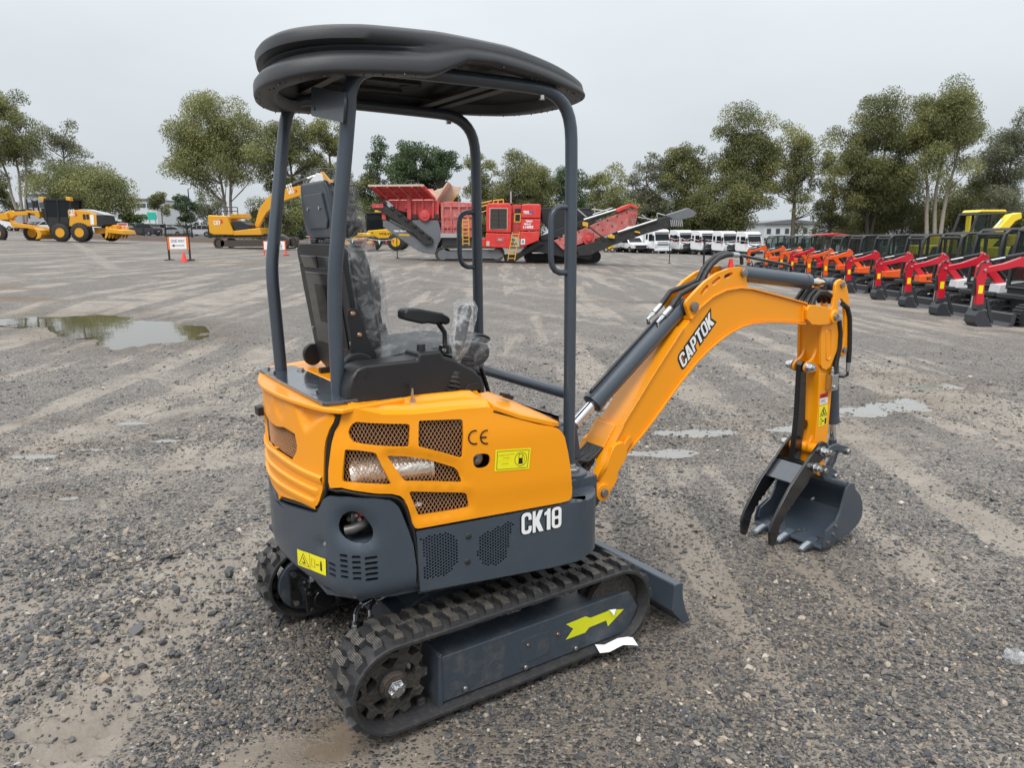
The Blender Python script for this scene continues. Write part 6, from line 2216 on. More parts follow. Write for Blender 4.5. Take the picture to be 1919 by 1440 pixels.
# ------------------------------------------------------------------ yellow excavators behind the row
def yellow_digger(label, px, Y, rz, rows, cab=True):
 t_ = place('yellow_excavator', label, 'excavator', px, Y, rz, 'yellow excavators behind the row')
 for y0, y1 in ((-1.3, -.8), (.8, 1.3)):
  crawler(t_, -1.9, 1.9, 0, .85, y0, y1)
 MB().prism([(-1.3, .95), (-1.3, 1.35), (1.4, 1.35), (2.1, 1.25), (2.1, .95)], 'y', -1.25, 1.25).obj('house_base', 'machine_black', t_, bev=.04)
 MB().prism([(.2, 1.35), (.2, 2.2), (1.6, 2.2), (2.1, 1.9), (2.1, 1.35)], 'y', -1.22, 1.22).obj('engine_cover', 'machine_yellow', t_, bev=.08)
 MB().prism([(-1.2, 1.35), (-1.2, 1.75), (.2, 1.75), (.2, 1.35)], 'y', -1.22, .0).obj('side_box', 'machine_yellow', t_, bev=.05)
 if cab:
  b_ = MB()
  for y in (.25, 1.2):
   b_.tube([(x, y, z) for x, z in ((-1.35, 1.35), (-1.30, 2.3), (-1.1, 2.95), (.1, 3.0), (.15, 1.5))], .06, 6)
   b_.tube([(-.5, y, 1.4), (-.5, y, 2.95)], .05, 6)
  b_.prism([(-1.15, 2.95), (.2, 2.98), (.2, 3.04), (-1.1, 3.03)], 'y', .22, 1.23)
  cb_ = b_.obj('cab', 'machine_black', t_)
  MB().prism([(-1.05, 3.04), (.15, 3.04), (.1, 3.14), (-.95, 3.14)], 'y', .25, 1.2).obj('cab_roof', 'machine_yellow', cb_, bev=.03)
  for y in (.25, 1.2):
   MB().prism([(-1.28, 1.5), (-1.24, 2.3), (-1.06, 2.9), (-.55, 2.92), (-.55, 1.5)], 'y', y - .01, y + .01).obj('side_window', 'cab_glass', cb_)
   MB().prism([(-.45, 1.5), (-.45, 2.92), (.06, 2.94), (.1, 1.5)], 'y', y - .01, y + .01).obj('rear_window', 'cab_glass', cb_)
 MB().prism(rows, 'y', -.28, .08).obj('boom', 'machine_yellow', t_, bev=.03, ang=25)
 if cab:
  MB().tube([(-1.25, -.1, 1.5), (-.75, -.1, 2.2)], .09, 8).obj('boom_ram', 'machine_yellow', t_)
  MB().tube([(-.75, -.1, 2.2), (-.35, -.1, 2.75)], .05, 8).obj('piston_rod', 'chrome', t_)
 return t_

yellow_digger('yellow excavator with a tall cab at the right edge, behind the row', 1888, 29, R(8), [(-1.30, 1.30), (-1.32, 1.75), (-.95, 2.05), (-.1, 2.95), (.3, 3.02), (.35, 2.80), (.1, 2.70), (-.75, 1.75), (-1.0, 1.30)])
yellow_digger('yellow excavator without a cab seen through the black cab windows, its narrow arm raised', 1752, 33, R(-5), [(1.32, 1.5), (1.30, 3.05), (1.40, 3.18), (1.52, 3.10), (1.56, 1.5)], False)

# =================================================================== THE ORANGE MINI EXCAVATOR
# Its own frame: x forward along the tracks, y to its left, z up from the ground under the tracks.
EX = thing('mini_excavator', 'big orange mini excavator with black canopy and thumb bucket, nearest of all machines', 'mini excavator', (-0.302, 2.930, 0.0), R(33.4))

class Surf:
 """Upright body shell: s runs along the plan outline from the right front corner back and round the tail."""

 def __init__(s, P, s0=0.0):
  s.P = np.array(P, float)
  d = np.diff(s.P, axis=0)
  L = np.hypot(d[:, 0], d[:, 1])
  s.s = np.concatenate([[0], np.cumsum(L)]) + s0
  nn = np.stack([-d[:, 1], d[:, 0]], 1) / L[:, None]
  vn = np.zeros_like(s.P)
  vn[:-1] += nn
  vn[1:] += nn
  s.n = vn / np.linalg.norm(vn, axis=1)[:, None]

 def __call__(s, t, z, off=0.0):
  i = int(np.clip(np.searchsorted(s.s, t) - 1, 0, len(s.P) - 2))
  u = (t - s.s[i]) / (s.s[i + 1] - s.s[i])
  uc = min(1, max(0, u))
  p = s.P[i] + (s.P[i + 1] - s.P[i]) * u
  n = s.n[i] + (s.n[i + 1] - s.n[i]) * uc
  n = n / np.hypot(*n)
  return (p[0] + n[0] * off, p[1] + n[1] * off, z)

def arcp(cx, cy, r, a0, a1, n):
 return [(cx + r * math.cos(R(a0 + (a1 - a0) * i / (n - 1))), cy + r * math.sin(R(a0 + (a1 - a0) * i / (n - 1)))) for i in range(n)]

_right = [(0.3265, -0.214), (0.3265, -0.514), (0.3236, -0.5339), (0.3151, -0.5522), (0.3018, -0.5674), (0.2846, -0.5781), (0.2652, -0.5834), (0.245, -0.583), (0.0, -0.5422), (-0.24, -0.5022), (-0.4773, -0.4626)]
_tail = arcp(-0.453, -0.315, 0.15, 260.5, 195.2, 12)[1:] + arcp(0.85, 0.04, 1.5, 195.23, 164.77, 24)[1:]
_c = _right + _tail
PLAN = _c + [(x, 0.08 - y) for x, y in (_right + arcp(-0.453, -0.315, 0.15, 260.5, 195.2, 12)[1:])[::-1]][1:]
PLAN = [(x + .22 * max(0, y - .10) ** 1.5 * (x < -.1), y) for x, y in PLAN]
SP = Surf(PLAN)
SMID = float(SP.s[-1] / 2)
# lower skirt: same side line, but carried further forward to a tighter corner
_nin = Vector((0.164, 0.986))
_cc = Vector((0.268, -0.5868)) + _nin * 0.055
P2 = [(_cc.x + .055, -0.25)] + arcp(_cc.x, _cc.y, 0.055, 0, -99.5, 8) + _right[8:] + _tail[:14]
SK = Surf(P2)
SK.s = SK.s - (SK.s[len(P2) - len(_tail[:14]) - 1] - SP.s[len(_right) - 1])

def shell(name, outline, holes, m, parent, surf=SP, th=0.004, grid=0.035, ring=0.012, hring=0.004, shape=None, off=0.0):
 """A moulded panel wrapped on the body shell, edges rolled in, openings cut through."""
 outline = resample(outline, grid * .7)
 v, tri = cdt_plate(outline, holes, grid, ring, hring)
 vv = []
 for p in v:
  d = seg_dist(p, outline)
  o = off
  if ring and d < ring:
   o -= ring * .8 * (1 - math.sqrt(max(0, 1 - (1 - d / ring) ** 2)))
  if hring:
   for h in holes:
    dh = seg_dist(p, h)
    if dh < hring:
     o -= hring * (1 - math.sqrt(max(0, 1 - (1 - dh / hring) ** 2)))
     break
  z = p[1]
  if shape:
   o += shape(p[0], p[1])
  vv.append(surf(p[0], z, o))
 ff = []
 for a, b, c in tri:
  # wind so that the face looks outward
  (x0, y0), (x1, y1), (x2, y2) = v[a], v[b], v[c]
  ff.append((a, b, c) if (x1 - x0) * (y2 - y0) - (x2 - x0) * (y1 - y0) < 0 else (a, c, b))
 b = MB()
 b.add(vv, ff)
 o = b.obj(name, m, parent, ang=50)
 return solidify(o, th)

def lattice(name, outline, parent, m='grille_wire', surf=SP, off=-0.007, ps=0.0137, pz=0.0225, w=0.0017):
 """Expanded metal: strands that cross in lozenges behind an opening."""
 b = MB()
 xs = [p[0] for p in outline]
 zs = [p[1] for p in outline]
 big = outline
 i0, i1 = int(min(xs) / (ps / 2)) - 1, int(max(xs) / (ps / 2)) + 2
 j0, j1 = int(min(zs) / (pz / 2)) - 1, int(max(zs) / (pz / 2)) + 2
 for i in range(i0, i1):
  for j in range(j0, j1):
   if (i + j) % 2:
    continue
   for dj in (1, -1):
    a = (i * ps / 2, j * pz / 2)
    c = ((i + 1) * ps / 2, (j + dj) * pz / 2)
    mid = ((a[0] + c[0]) / 2, (a[1] + c[1]) / 2)
    if not (in_poly(mid, big) or seg_dist(mid, big) < 0.005):
     continue
    dx, dz = c[0] - a[0], c[1] - a[1]
    L = math.hypot(dx, dz)
    nx, nz = -dz / L * w / 2, dx / L * w / 2
    q = [(a[0] + nx, a[1] + nz), (c[0] + nx, c[1] + nz), (c[0] - nx, c[1] - nz), (a[0] - nx, a[1] - nz)]
    o2 = 0.0012 * dj
    b.add([surf(s_, z_, off + o2) for s_, z_ in q] + [surf(s_, z_, off + o2 - 0.002) for s_, z_ in q], [(0, 1, 2, 3), (4, 7, 6, 5), (0, 4, 5, 1), (2, 6, 7, 3)])
 return b.obj(name, m, parent, smooth=False)

def print_on(txt, m, parent, s0, z0, s1, z1, bold=0.0, surf=SP, off=0.002, shear=0.0, name='lettering', pad=0.0):
 """Letters printed on the shell, in the box s0..s1 (s falls to the reader's right), z0..z1."""
 pts, fs, w = text_geo(txt, bold)
 b = MB()
 W_, H_ = s0 - s1, z1 - z0
 b.add([surf(s0 + pad - p[0] / w * (W_ + 2 * pad) - shear * p[1], z0 - pad + p[1] * (H_ + 2 * pad), off) for p in pts], fs)
 return b.obj(name, m, parent, smooth=False)

def poly_on(pts, m, parent, name, off=0.002, surf=SP, grid=0.03):
 v, tri = cdt_plate(resample(pts, .03), [], grid)
 b = MB()
 ff = []
 for a, b_, c in tri:
  (x0, y0), (x1, y1), (x2, y2) = v[a], v[b_], v[c]
  ff.append((a, b_, c) if (x1 - x0) * (y2 - y0) - (x2 - x0) * (y1 - y0) < 0 else (a, c, b_))
 b.add([surf(p[0], p[1], off) for p in v], ff)
 return b.obj(name, m, parent, ang=60)

def tube_on(pts, r, m, parent, name, off=-0.004, n=8, surf=SP):
 return MB().tube([surf(s_, z_, off) for s_, z_ in pts], r, n).obj(name, m, parent, ang=60)

# --- engine side hood
HOOD = [(1.234, 1.119), (1.246, 1.111), (1.259, 1.085), (1.277, 1.048), (1.291, 1.004), (1.299, 0.963), (1.312, 0.905), (1.315, 0.867), (1.31, 0.848), (1.30, 0.848), (1.286, 0.851), (1.261, 0.855), (1.19, 0.842), (1.144, 0.83), (1.097, 0.822), (1.07, 0.811), (1.056, 0.796), (1.045, 0.771), (1.036, 0.737), (1.03, 0.705), (1.021, 0.688), (1.008, 0.684), (0.79, 0.687), (0.499, 0.690), (0.45, 0.692), (0.436, 0.695), (0.427, 0.704), (0.425, 0.725), (0.435, 0.815), (0.446, 0.879), (0.46, 0.938), (0.471, 0.957), (0.487, 0.973), (0.509, 0.982), (0.566, 0.997), (0.632, 1.02), (0.692, 1.042), (0.719, 1.057), (0.737, 1.072), (0.756, 1.076), (0.86, 1.079), (0.916, 1.077), (1.015, 1.078), (1.11, 1.087), (1.167, 1.105), (1.2, 1.115)]
G1 = [(1.231, 1.045), (1.226, 1.059), (1.216, 1.071), (1.202, 1.078), (1.157, 1.071), (1.087, 1.061), (1.035, 1.055), (1.027, 1.049), (1.027, 1.039), (1.033, 0.986), (1.036, 0.978), (1.045, 0.978), (1.114, 0.991), (1.183, 1.006), (1.214, 1.014), (1.225, 1.026)]
G1 = [(s_, z_ - 0.006) for s_, z_ in G1]
G2 = [(0.996, 1.052), (0.991, 1.055), (0.851, 1.045), (0.844, 1.038), (0.844, 0.993), (0.849, 0.916), (0.857, 0.912), (0.92, 0.937), (0.999, 0.97), (1.002, 0.975), (0.999, 1.016)]
G3 = [(1.243, 0.981), (1.237, 0.983), (1.152, 0.97), (1.143, 0.964), (1.137, 0.948), (1.098, 0.857), (1.1, 0.854), (1.11, 0.855), (1.189, 0.869), (1.255, 0.874), (1.258, 0.881), (1.252, 0.93)]
G4 = [(1.106, 0.949), (1.101, 0.951), (1.044, 0.941), (0.971, 0.921), (0.921, 0.9), (0.878, 0.881), (0.865, 0.864), (0.853, 0.829), (0.858, 0.825), (0.948, 0.841), (1.047, 0.857), (1.059, 0.869), (1.081, 0.907)]
G5 = [(1.037, 0.816), (1.029, 0.818), (0.846, 0.786), (0.836, 0.779), (0.826, 0.735), (0.83, 0.729), (0.874, 0.727), (0.999, 0.727), (1.008, 0.732), (1.018, 0.76)]
FILL = smooth_poly([(0.813, 0.896), (0.81, 0.913), (0.795, 0.92), (0.761, 0.916), (0.75, 0.905), (0.748, 0.889), (0.753, 0.872), (0.77, 0.864), (0.794, 0.866), (0.808, 0.877)], 1)

def hood_shape(s_, z_):
 o = -0.012 * sstep(0.95, 1.10, z_) - 0.006 * sstep(0.80, 0.70, z_)
 # pressed surround of the two lower openings
 for g, w in ((G4, .022), (G5, .02)):
  d = seg_dist((s_, z_), g)
  o -= 0.006 * (1 - sstep(w * .45, w, d))
 return float(o)

hood = shell('engine_hood', HOOD, [G1, G2, G3, G4, G5, FILL], 'orange_paint', EX, grid=0.018, ring=0, hring=0, shape=hood_shape, th=.010)
for g in (G1, G2, G3):
 lattice('grille', g, hood, off=-0.020)
for g in (G4, G5):
 lattice('grille', g, hood, off=-0.024)
# top of the hood: a narrow ledge from the shoulder, a rise, then the flat under the console
b = MB()
rows = []
for i in range(23):
 s_ = 1.235 - i * (1.235 - 0.735) / 22
 zs = float(np.interp(s_, [0.735, 0.756, 0.86, 1.015, 1.11, 1.167, 1.235], [1.070, 1.075, 1.078, 1.077, 1.086, 1.104, 1.117]))
 u = float(sstep(1.235, 1.08, s_))
 e = float(sstep(0.735, 0.79, s_))
 ledge = 0.012 + 0.050 * u
 rise = max(0, 1.112 - zs) * (0.25 + .75 * e)
 rows.append([SP(s_, zs - .012, -0.016), SP(s_, zs - .002, -0.0185), SP(s_, zs + .002, -0.025), SP(s_, zs + .004 + .012 * u, -0.025 - ledge * .5), SP(s_, zs + .010 + .012 * u, -0.025 - ledge * .55), SP(s_, zs + .010 + .014 * u, -0.025 - ledge), SP(s_, zs + .012 * u + rise * .8, -0.034 - ledge), SP(s_, zs + .008 + rise, -0.046 - ledge), SP(s_, max(1.108, zs + rise), -0.16)])
n = len(rows[0])
b.add([p for r_ in rows for p in r_], [(i * n + j, (i + 1) * n + j, (i + 1) * n + j + 1, i * n + j + 1) for i in range(len(rows) - 1) for j in range(n - 1)])
hr = rows[-1]
nose = [(p[0] + .055, p[1] + .01, p[2] - .05 * k_) for k_, p in enumerate(hr)]
nose = [(p[0] + .045, p[1] + .012, min(p[2], 1.045) - 0.02) for p in hr]
b.add(list(hr) + nose, [(j, n + j, n + j + 1, j + 1) for j in range(n - 1)])
b.obj('hood_top', 'orange_paint', EX, ang=50)
# sloping filler cover in front of it, on a rubber seal
cov = [(-0.060, -0.528, 1.066), (0.037, -0.546, 1.024), (0.159, -0.566, 0.985), (0.205, -0.545, 0.972), (0.20, -0.44, 0.985), (0.12, -0.36, 1.03), (0.02, -0.35, 1.075), (-0.05, -0.40, 1.085)]
b = MB()
b.add([(x, y, z + .016) for x, y, z in cov] + [(x, y, z - .004) for x, y, z in cov] + [(0.06, -0.46, 1.062)], [(i, (i + 1) % 8, 16) for i in range(8)] + [(8 + i, 8 + (i + 1) % 8, (i + 1) % 8, i) for i in range(8)] + [tuple(range(15, 7, -1))])
cover = b.obj('filler_cover', 'orange_paint', EX, bev=0.005, ang=30)
b = MB()
b.add([(x, y + .004, z - .005) for x, y, z in cov] + [(x, y + .008, z - .022) for x, y, z in cov], [(8 + i, 8 + (i + 1) % 8, (i + 1) % 8, i) for i in range(8)] + [tuple(range(15, 7, -1))])
b.obj('cover_seal', 'seal_rubber', cover, ang=30)
b = MB()
b.box((0.052, -0.445, 1.083), (0.035, 0.022, 0.016), Matrix.Rotation(R(22), 3, 'Y'))
b.box((0.036, -0.445, 1.092), (0.026, 0.03, 0.012), Matrix.Rotation(R(12), 3, 'Y'))
b.obj('cover_latch', 'black_plastic', cover, bev=0.003)
# near-black core added below the cover and hood so the openings look shaded
b = MB()
b.prism([SP(s_, 0, -0.10)[:2] for s_ in np.linspace(0.30, SP.s[-1] - .30, 60)], 'z', 0.47, 0.99)
b.prism([p for p in [SP(s_, 0, -.085 + .048 * float(sstep(1.32, 1.42, min(s_, 2 * SMID - s_))))[:2] for s_ in np.linspace(0.85, SP.s[-1] - .85, 60)]] , 'z', 0.72, 1.096)
b.obj('dark_core', 'dark_inside', EX, ang=50)
b = MB()
b.tube([SP(1.235, 0.885, -0.066), SP(1.225, 0.886, -0.066), SP(1.2249, 0.886, -0.066), SP(1.09, 0.887, -0.066), SP(0.955, 0.888, -0.066), SP(0.9549, 0.888, -0.066), SP(0.945, 0.889, -0.066)], [0.052, 0.052, 0.046, 0.046, 0.046, 0.052, 0.052], 20)
b.obj('muffler', 'muffler_foil', EX)
b = MB()
b.cyl(SP(1.03, 0.747, -0.05), SP(0.985, 0.752, -0.05), 0.010)
b.cyl(SP(1.0, 0.75, -0.05), SP(0.992, 0.752, -0.05), 0.014, None, 6)
b.obj('drain_fitting', 'zinc', EX)
b = MB()
b.rev([(0.0, 0), (0.030, 0), (0.030, .012), (0.024, .014), (0.024, .02), (0.008, .022), (0.008, .034), (0, .034)], SP(0.79, 0.893, -0.05), (-0.164, -0.986, 0.0), 20)
b.obj('filler_neck', 'raw_steel', EX)
# prints on the hood
OIL = [(0.73, 0.925), (0.595, 0.916), (0.602, 0.84), (0.735, 0.848)]
lab = poly_on(OIL, 'label_yellow', hood, 'oil_label', off=0.0015)

def oil(u, v):   # u 0..1 to the reader's right, v 0..1 up
 a = [OIL[0][k] + (OIL[1][k] - OIL[0][k]) * u for k in (0, 1)]
 c = [OIL[3][k] + (OIL[2][k] - OIL[3][k]) * u for k in (0, 1)]
 return (c[0] + (a[0] - c[0]) * v, c[1] + (a[1] - c[1]) * v)

b = MB()
def strip_on(b, pts, w, fn, off, closed=False):
 k = len(pts)
 for i in range(k if closed else k - 1):
  a, c = pts[i], pts[(i + 1) % k]
  dx, dy = (c[0] - a[0]), (c[1] - a[1]) * .6
  L = math.hypot(dx, dy) or 1
  nx, ny = -dy / L * w / 2, dx / L * w / 2 / .6
  b.add([SP(*fn(*q), off) for q in ((a[0] + nx, a[1] + ny), (c[0] + nx, c[1] + ny), (c[0] - nx, c[1] - ny), (a[0] - nx, a[1] - ny))], [(0, 1, 2, 3)])
strip_on(b, [(.06, .08), (.94, .08), (.95, .92), (.06, .92)], .012, oil, .0022, True)
strip_on(b, [(.73 + .17 * math.cos(t_), .5 + .33 * math.sin(t_)) for t_ in np.linspace(0, 2 * math.pi, 25)[:-1]], .012, oil, .0022, True)
b.add([SP(*oil(*q), .0022) for q in ((.67, .30), (.79, .30), (.78, .56), (.67, .56))], [(0, 1, 2, 3)])
strip_on(b, [(.67, .56), (.67, .74), (.78, .74), (.78, .56)], .014, oil, .0022)
strip_on(b, [(.78, .70), (.83, .6), (.83, .38), (.80, .38)], .008, oil, .0022)
strip_on(b, [(.65, .29), (.81, .29)], .014, oil, .0022)
b.obj('lettering', 'ink_black', lab, smooth=False)
for tx, u0, u1, v0, v1 in (('HYDRAULIC OIL TANK', .08, .54, .70, .79), ('OIL FILLER', .22, .40, .575, .635), ('DIESEL ENGINE OIL', .08, .48, .455, .51), ('OIL FILLER', .2, .38, .30, .36), ('FILTER AND TRANSMISSION OIL', .06, .52, .17, .22)):
 a, c = oil(u0, v0), oil(u1, v1)
 print_on(tx, 'ink_black', lab, a[0], a[1], c[0], c[1], off=.0022)
b = MB()
for c0, opn in (((0.805, 0.979), False), ((0.762, 0.975), True)):
 aa = [R(t_) for t_ in np.linspace(70 if not opn else 78, 290 if not opn else 282, 22)]
 for i in range(len(aa) - 1):
  q = []
  for t_, rr in ((aa[i], .026), (aa[i + 1], .026), (aa[i + 1], .0205), (aa[i], .0205)):
   q.append(SP(c0[0] - rr * math.cos(t_) * .95, c0[1] + rr * math.sin(t_), .0020))
  b.add(q, [(0, 1, 2, 3)])
 if opn:
  b.add([SP(s_, z_, .0020) for s_, z_ in ((c0[0] + .023, c0[1] - .003), (c0[0] - .0, c0[1] - .003), (c0[0] - .0, c0[1] + .003), (c0[0] + .023, c0[1] + .003))], [(0, 1, 2, 3)])
b.obj('lettering', 'ink_black', hood, smooth=False)

# --- lower side skirt with its punched vents
HEXA = [(1.007, 0.646), (0.991, 0.652), (0.907, 0.657), (0.873, 0.622), (0.875, 0.537), (0.918, 0.5), (0.989, 0.495), (0.996, 0.51), (0.993, 0.573), (0.998, 0.592), (0.997, 0.631)]
HEXB = [(0.794, 0.612), (0.765, 0.632), (0.672, 0.656), (0.662, 0.641), (0.676, 0.606), (0.691, 0.525), (0.731, 0.501), (0.777, 0.506), (0.803, 0.545), (0.798, 0.598)]
holes = []
for poly in (HEXA, HEXB):
 sp = 0.0112
 for i in range(42):
  for j in range(30):
   c = (0.655 + i * sp * .866, 0.49 + (j + .5 * (i % 2)) * sp)
   if in_poly(c, poly):
    holes.append([(c[0] + .0046 * math.cos(R(60 * k)), c[1] + .0046 * math.sin(R(60 * k))) for k in range(6)])
SKIRT = [(1.018, 0.676), (0.79, 0.679), (0.499, 0.683), (0.32, 0.684), (0.20, 0.684), (0.20, 0.462), (0.32, 0.455), (0.513, 0.447), (0.793, 0.452), (1.012, 0.458), (1.016, 0.56)]
skirt = shell('side_skirt', SKIRT, holes, 'slate_paint', EX, surf=SK, grid=0.05, ring=0, hring=0, th=.006)
b = MB()
pr = [(0.002, .470), (0.0015, .456), (-.006, .445), (-.03, .425), (-.09, .418)]
ss = [0.20, .26, .30, .32, .34, .36, .38, .42, .513, .65, .793, .9, 1.016]
b.add([SK(s_, z_, o_ - .008) for s_ in ss for o_, z_ in pr], [(i * 5 + j, (i + 1) * 5 + j, (i + 1) * 5 + j + 1, i * 5 + j + 1) for i in range(len(ss) - 1) for j in range(4)])
b.obj('skirt_edge', 'slate_wet', skirt, ang=60)
for c in ((0.834, 0.628), (0.839, 0.535)):
 b = MB()
 b.rev([(0, .004), (.008, .0038), (.011, .0022), (.0122, -.002)][::-1], SK(c[0], c[1], 0), (-0.164, -0.986, 0), 18)
 b.obj('rubber_plug', 'rubber', skirt, ang=60)
def print_block(txt, parent, fn, shadow, edge):
 """Block letters with a dark outline; fn(u, v, lift) places a point of the unit line of text."""
 pts, fs, w, outl = block_text(txt)
 for k, o in enumerate(outl):
  b_ = MB()
  q = [(p[0] + shadow[0], p[1] + shadow[1]) for p in fat(o, edge)]
  v_, t_ = cdt_plate(q, [], .5)
  b_.add([fn(p[0] / w, p[1], .0005 + .0001 * k) for p in v_], t_)
  b_.obj('letter_outline', 'ink_black', parent, smooth=False)
 b_ = MB()
 b_.add([fn(p[0] / w, p[1], .0016) for p in pts], fs)
 return b_.obj('lettering', 'white_print', parent, smooth=False)

print_block('CK18', skirt, lambda u, v, l: SK(.633 - .160 * u, .5965 + .0815 * v + .0035 * u, .001 + l), (-.03, -.0), .035)
# ledge on top of the skirt
b = MB()
ss = [0.20, .27, .30, .32, .335, .35, .37, .42, .5, .75, 1.018]
b.add([SK(s_, .6845 - .0 * s_, o_) for s_ in ss for o_ in (-.004, -.12)], [(2 * i, 2 * i + 2, 2 * i + 3, 2 * i + 1) for i in range(len(ss) - 1)])
b.obj('skirt_ledge', 'slate_wet', skirt)

# --- counterweight round the tail
EXH = smooth_poly([(1.29, 0.712), (1.275, 0.752), (1.245, 0.773), (1.219, 0.774), (1.189, 0.755), (1.165, 0.715), (1.162, 0.691), (1.173, 0.668), (1.199, 0.661), (1.237, 0.667), (1.272, 0.684)], 1)
LOUV = []
for (cs, hw, zs) in ((1.317, .0185, (.579, .560, .541)), (1.2655, .015, (.6205, .602, .583, .564, .545)), (1.2225, .015, (.619, .600, .581, .562, .543)), (1.175, .0215, (.613, .594, .575, .556, .537))):
 for z_ in zs:
  r_ = .0058
  LOUV.append([(cs + hw - r_ + r_ * math.cos(R(a)), z_ + r_ * math.sin(R(a))) for a in (-75, -30, 30, 75)] + [(cs - hw + r_ - r_ * math.cos(R(a)), z_ + r_ * math.sin(R(a))) for a in (75, 30, -30, -75)])
seam_r = [(1.012, 0.485), (1.026, 0.50), (1.024, 0.552), (1.032, 0.632), (1.045, 0.681), (1.068, 0.752), (1.077, 0.774), (1.091, 0.791), (1.104, 0.800), (1.158, 0.816), (1.244, 0.823), (1.318, 0.817), (1.346, 0.798), (1.366, 0.770), (1.382, 0.748)]
cw_top = [(1.41, 0.735), (1.507, 0.722), (1.659, 0.698), (1.76, .684)]
cw = seam_r + cw_top + [(SMID, .680)] + [(2 * SMID - s_, z_) for s_, z_ in (seam_r + cw_top)[::-1]]
# drop to the bottom edge
cw = [(1.014, 0.462)] + cw[1:-1] + [(2 * SMID - 1.014, 0.462)]

def cw_shape(s_, z_):
 o = 0.004 - 0.034 * float(1 - math.sqrt(max(0.0, 1 - max(0, (.525 - z_) / .066) ** 2))) if z_ < .525 else 0.004
 d = seg_dist((s_, z_), EXH)
 o -= 0.012 * float(1 - sstep(.0, .022, d))
 db = math.hypot(s_ - 1.372, z_ - .632)
 o -= 0.018 * float(1 - sstep(.010, .024, db))
 return o

cwt = shell('counterweight', cw, [EXH] + LOUV, 'slate_paint', EX, grid=0.022, ring=0, hring=0, shape=cw_shape, th=.012)
b = MB()
b.hexnut(SP(1.372, .632, -.016), (-.75, -.65, 0), .0095, .008)
b.cyl(SP(1.372, .632, -.018), SP(1.372, .632, -.0135), .014)
b.obj('bolt', 'zinc', cwt)
# exhaust tail pipe, bent, in the opening
b = MB()
pts = [SP(1.15, .722, -.09), SP(1.175, .718, -.066), SP(1.205, .710, -.048), SP(1.24, .702, -.034), SP(1.272, .697, -.024)]
b.tube(pts, .0165, 16, caps=False)
b.tube(pts[::-1][:3], .0148, 16, caps=False)
b.obj('exhaust_pipe', 'pipe_steel', cwt, ang=60)
b = MB()
b.prism([SP(s_, 0, -.095)[:2] for s_ in np.linspace(1.10, 1.40, 12)] + [(-.40, -.30), (-.36, -.36)], 'z', .50, .80)
b.obj('engine_bay', 'dark_inside', cwt)  # solid near-black filler standing in for the shade behind the exhaust opening
b = MB()
for s_, z_, r_ in ((1.272, .728, .008), (1.23, .744, .006), (1.215, .73, .007)):
 b.cyl(SP(s_, z_, -.06), SP(s_, z_, -.045), r_, None, 8)
b.box(SP(1.262, .722, -.07), (.03, .03, .05))
b.obj('engine_fittings', 'raw_steel', cwt)
b = MB().cyl(SP(1.222, .748, -.07), SP(1.205, .735, -.06), .011, None, 10)
b.obj('fuel_filter', 'label_red', cwt)
WL = [(1.544, 0.564), (1.45, .579), (1.347, 0.59), (1.351, 0.528), (1.45, .518), (1.546, 0.503)]
wl_ = poly_on(WL, 'label_yellow', cwt, 'warning_label', off=.0065, grid=.015)

def wfn(u, v):
 i = u * 2
 a = (WL[0], WL[1], WL[2])
 c = (WL[5], WL[4], WL[3])
 k = min(1, int(i))
 f = i - k
 p = [a[k][q] + (a[k + 1][q] - a[k][q]) * f for q in (0, 1)]
 r_ = [c[k][q] + (c[k + 1][q] - c[k][q]) * f for q in (0, 1)]
 return (r_[0] + (p[0] - r_[0]) * v, r_[1] + (p[1] - r_[1]) * v)

def pictogram(b, fn, put, strip):
 """Crush warning: triangle at one half, keep-away figure at the other."""
 strip(b, [(.07, .14), (.46, .14), (.26, .86)], .016, True)
 strip(b, [(.20, .24), (.32, .30), (.27, .5), (.24, .62)], .03, False)
 strip(b, [(.18, .34), (.32, .24)], .02, False)
 strip(b, [(.5, .04), (.5, .96)], .008, False)
 strip(b, [(.56, .25), (.66, .25), (.66, .72), (.56, .72)], .008, True)
 strip(b, [(.70, .48), (.80, .48)], .03, False)
 strip(b, [(.86, .2), (.86, .68)], .05, False)
 strip(b, [(.845, .74), (.875, .74)], .05, False)

b = MB()
pictogram(b, wfn, None, lambda b_, p_, w_, c_: strip_on(b_, p_, w_, wfn, .0072, c_))
b.obj('lettering', 'ink_black', wl_, smooth=False)

# --- rear door (engine cover) with its round-ended grille
half = [(SMID, 1.098), (1.583, 1.098), (1.496, 1.097), (1.421, 1.096), (1.30, 1.098), (1.277, 1.096), (1.270, 1.088), (1.277, 1.070), (1.295, 1.045), (1.315, 1.005), (1.325, .97), (1.333, .92), (1.340, 0.86), (1.350, 0.829), (1.372, 0.788), (1.388, 0.768), (1.404, 0.759), (1.43, .756), (1.547, 0.744), (1.65, 0.727), (1.72, .712), (SMID, .700)]
door = half + [(2 * SMID - s_, z_) for s_, z_ in half[::-1][1:-1]]
gh = [(SMID, .99), (1.709, 0.988), (1.690, 0.984), (1.640, 0.990), (1.60, .998), (1.511, 0.992), (1.501, 0.964), (1.500, 0.945), (1.506, 0.930), (1.544, 0.893), (1.56, .888), (1.681, 0.889), (1.724, 0.900), (SMID, .902)]
RG = gh + [(2 * SMID - s_, z_) for s_, z_ in gh[::-1][1:-1]]

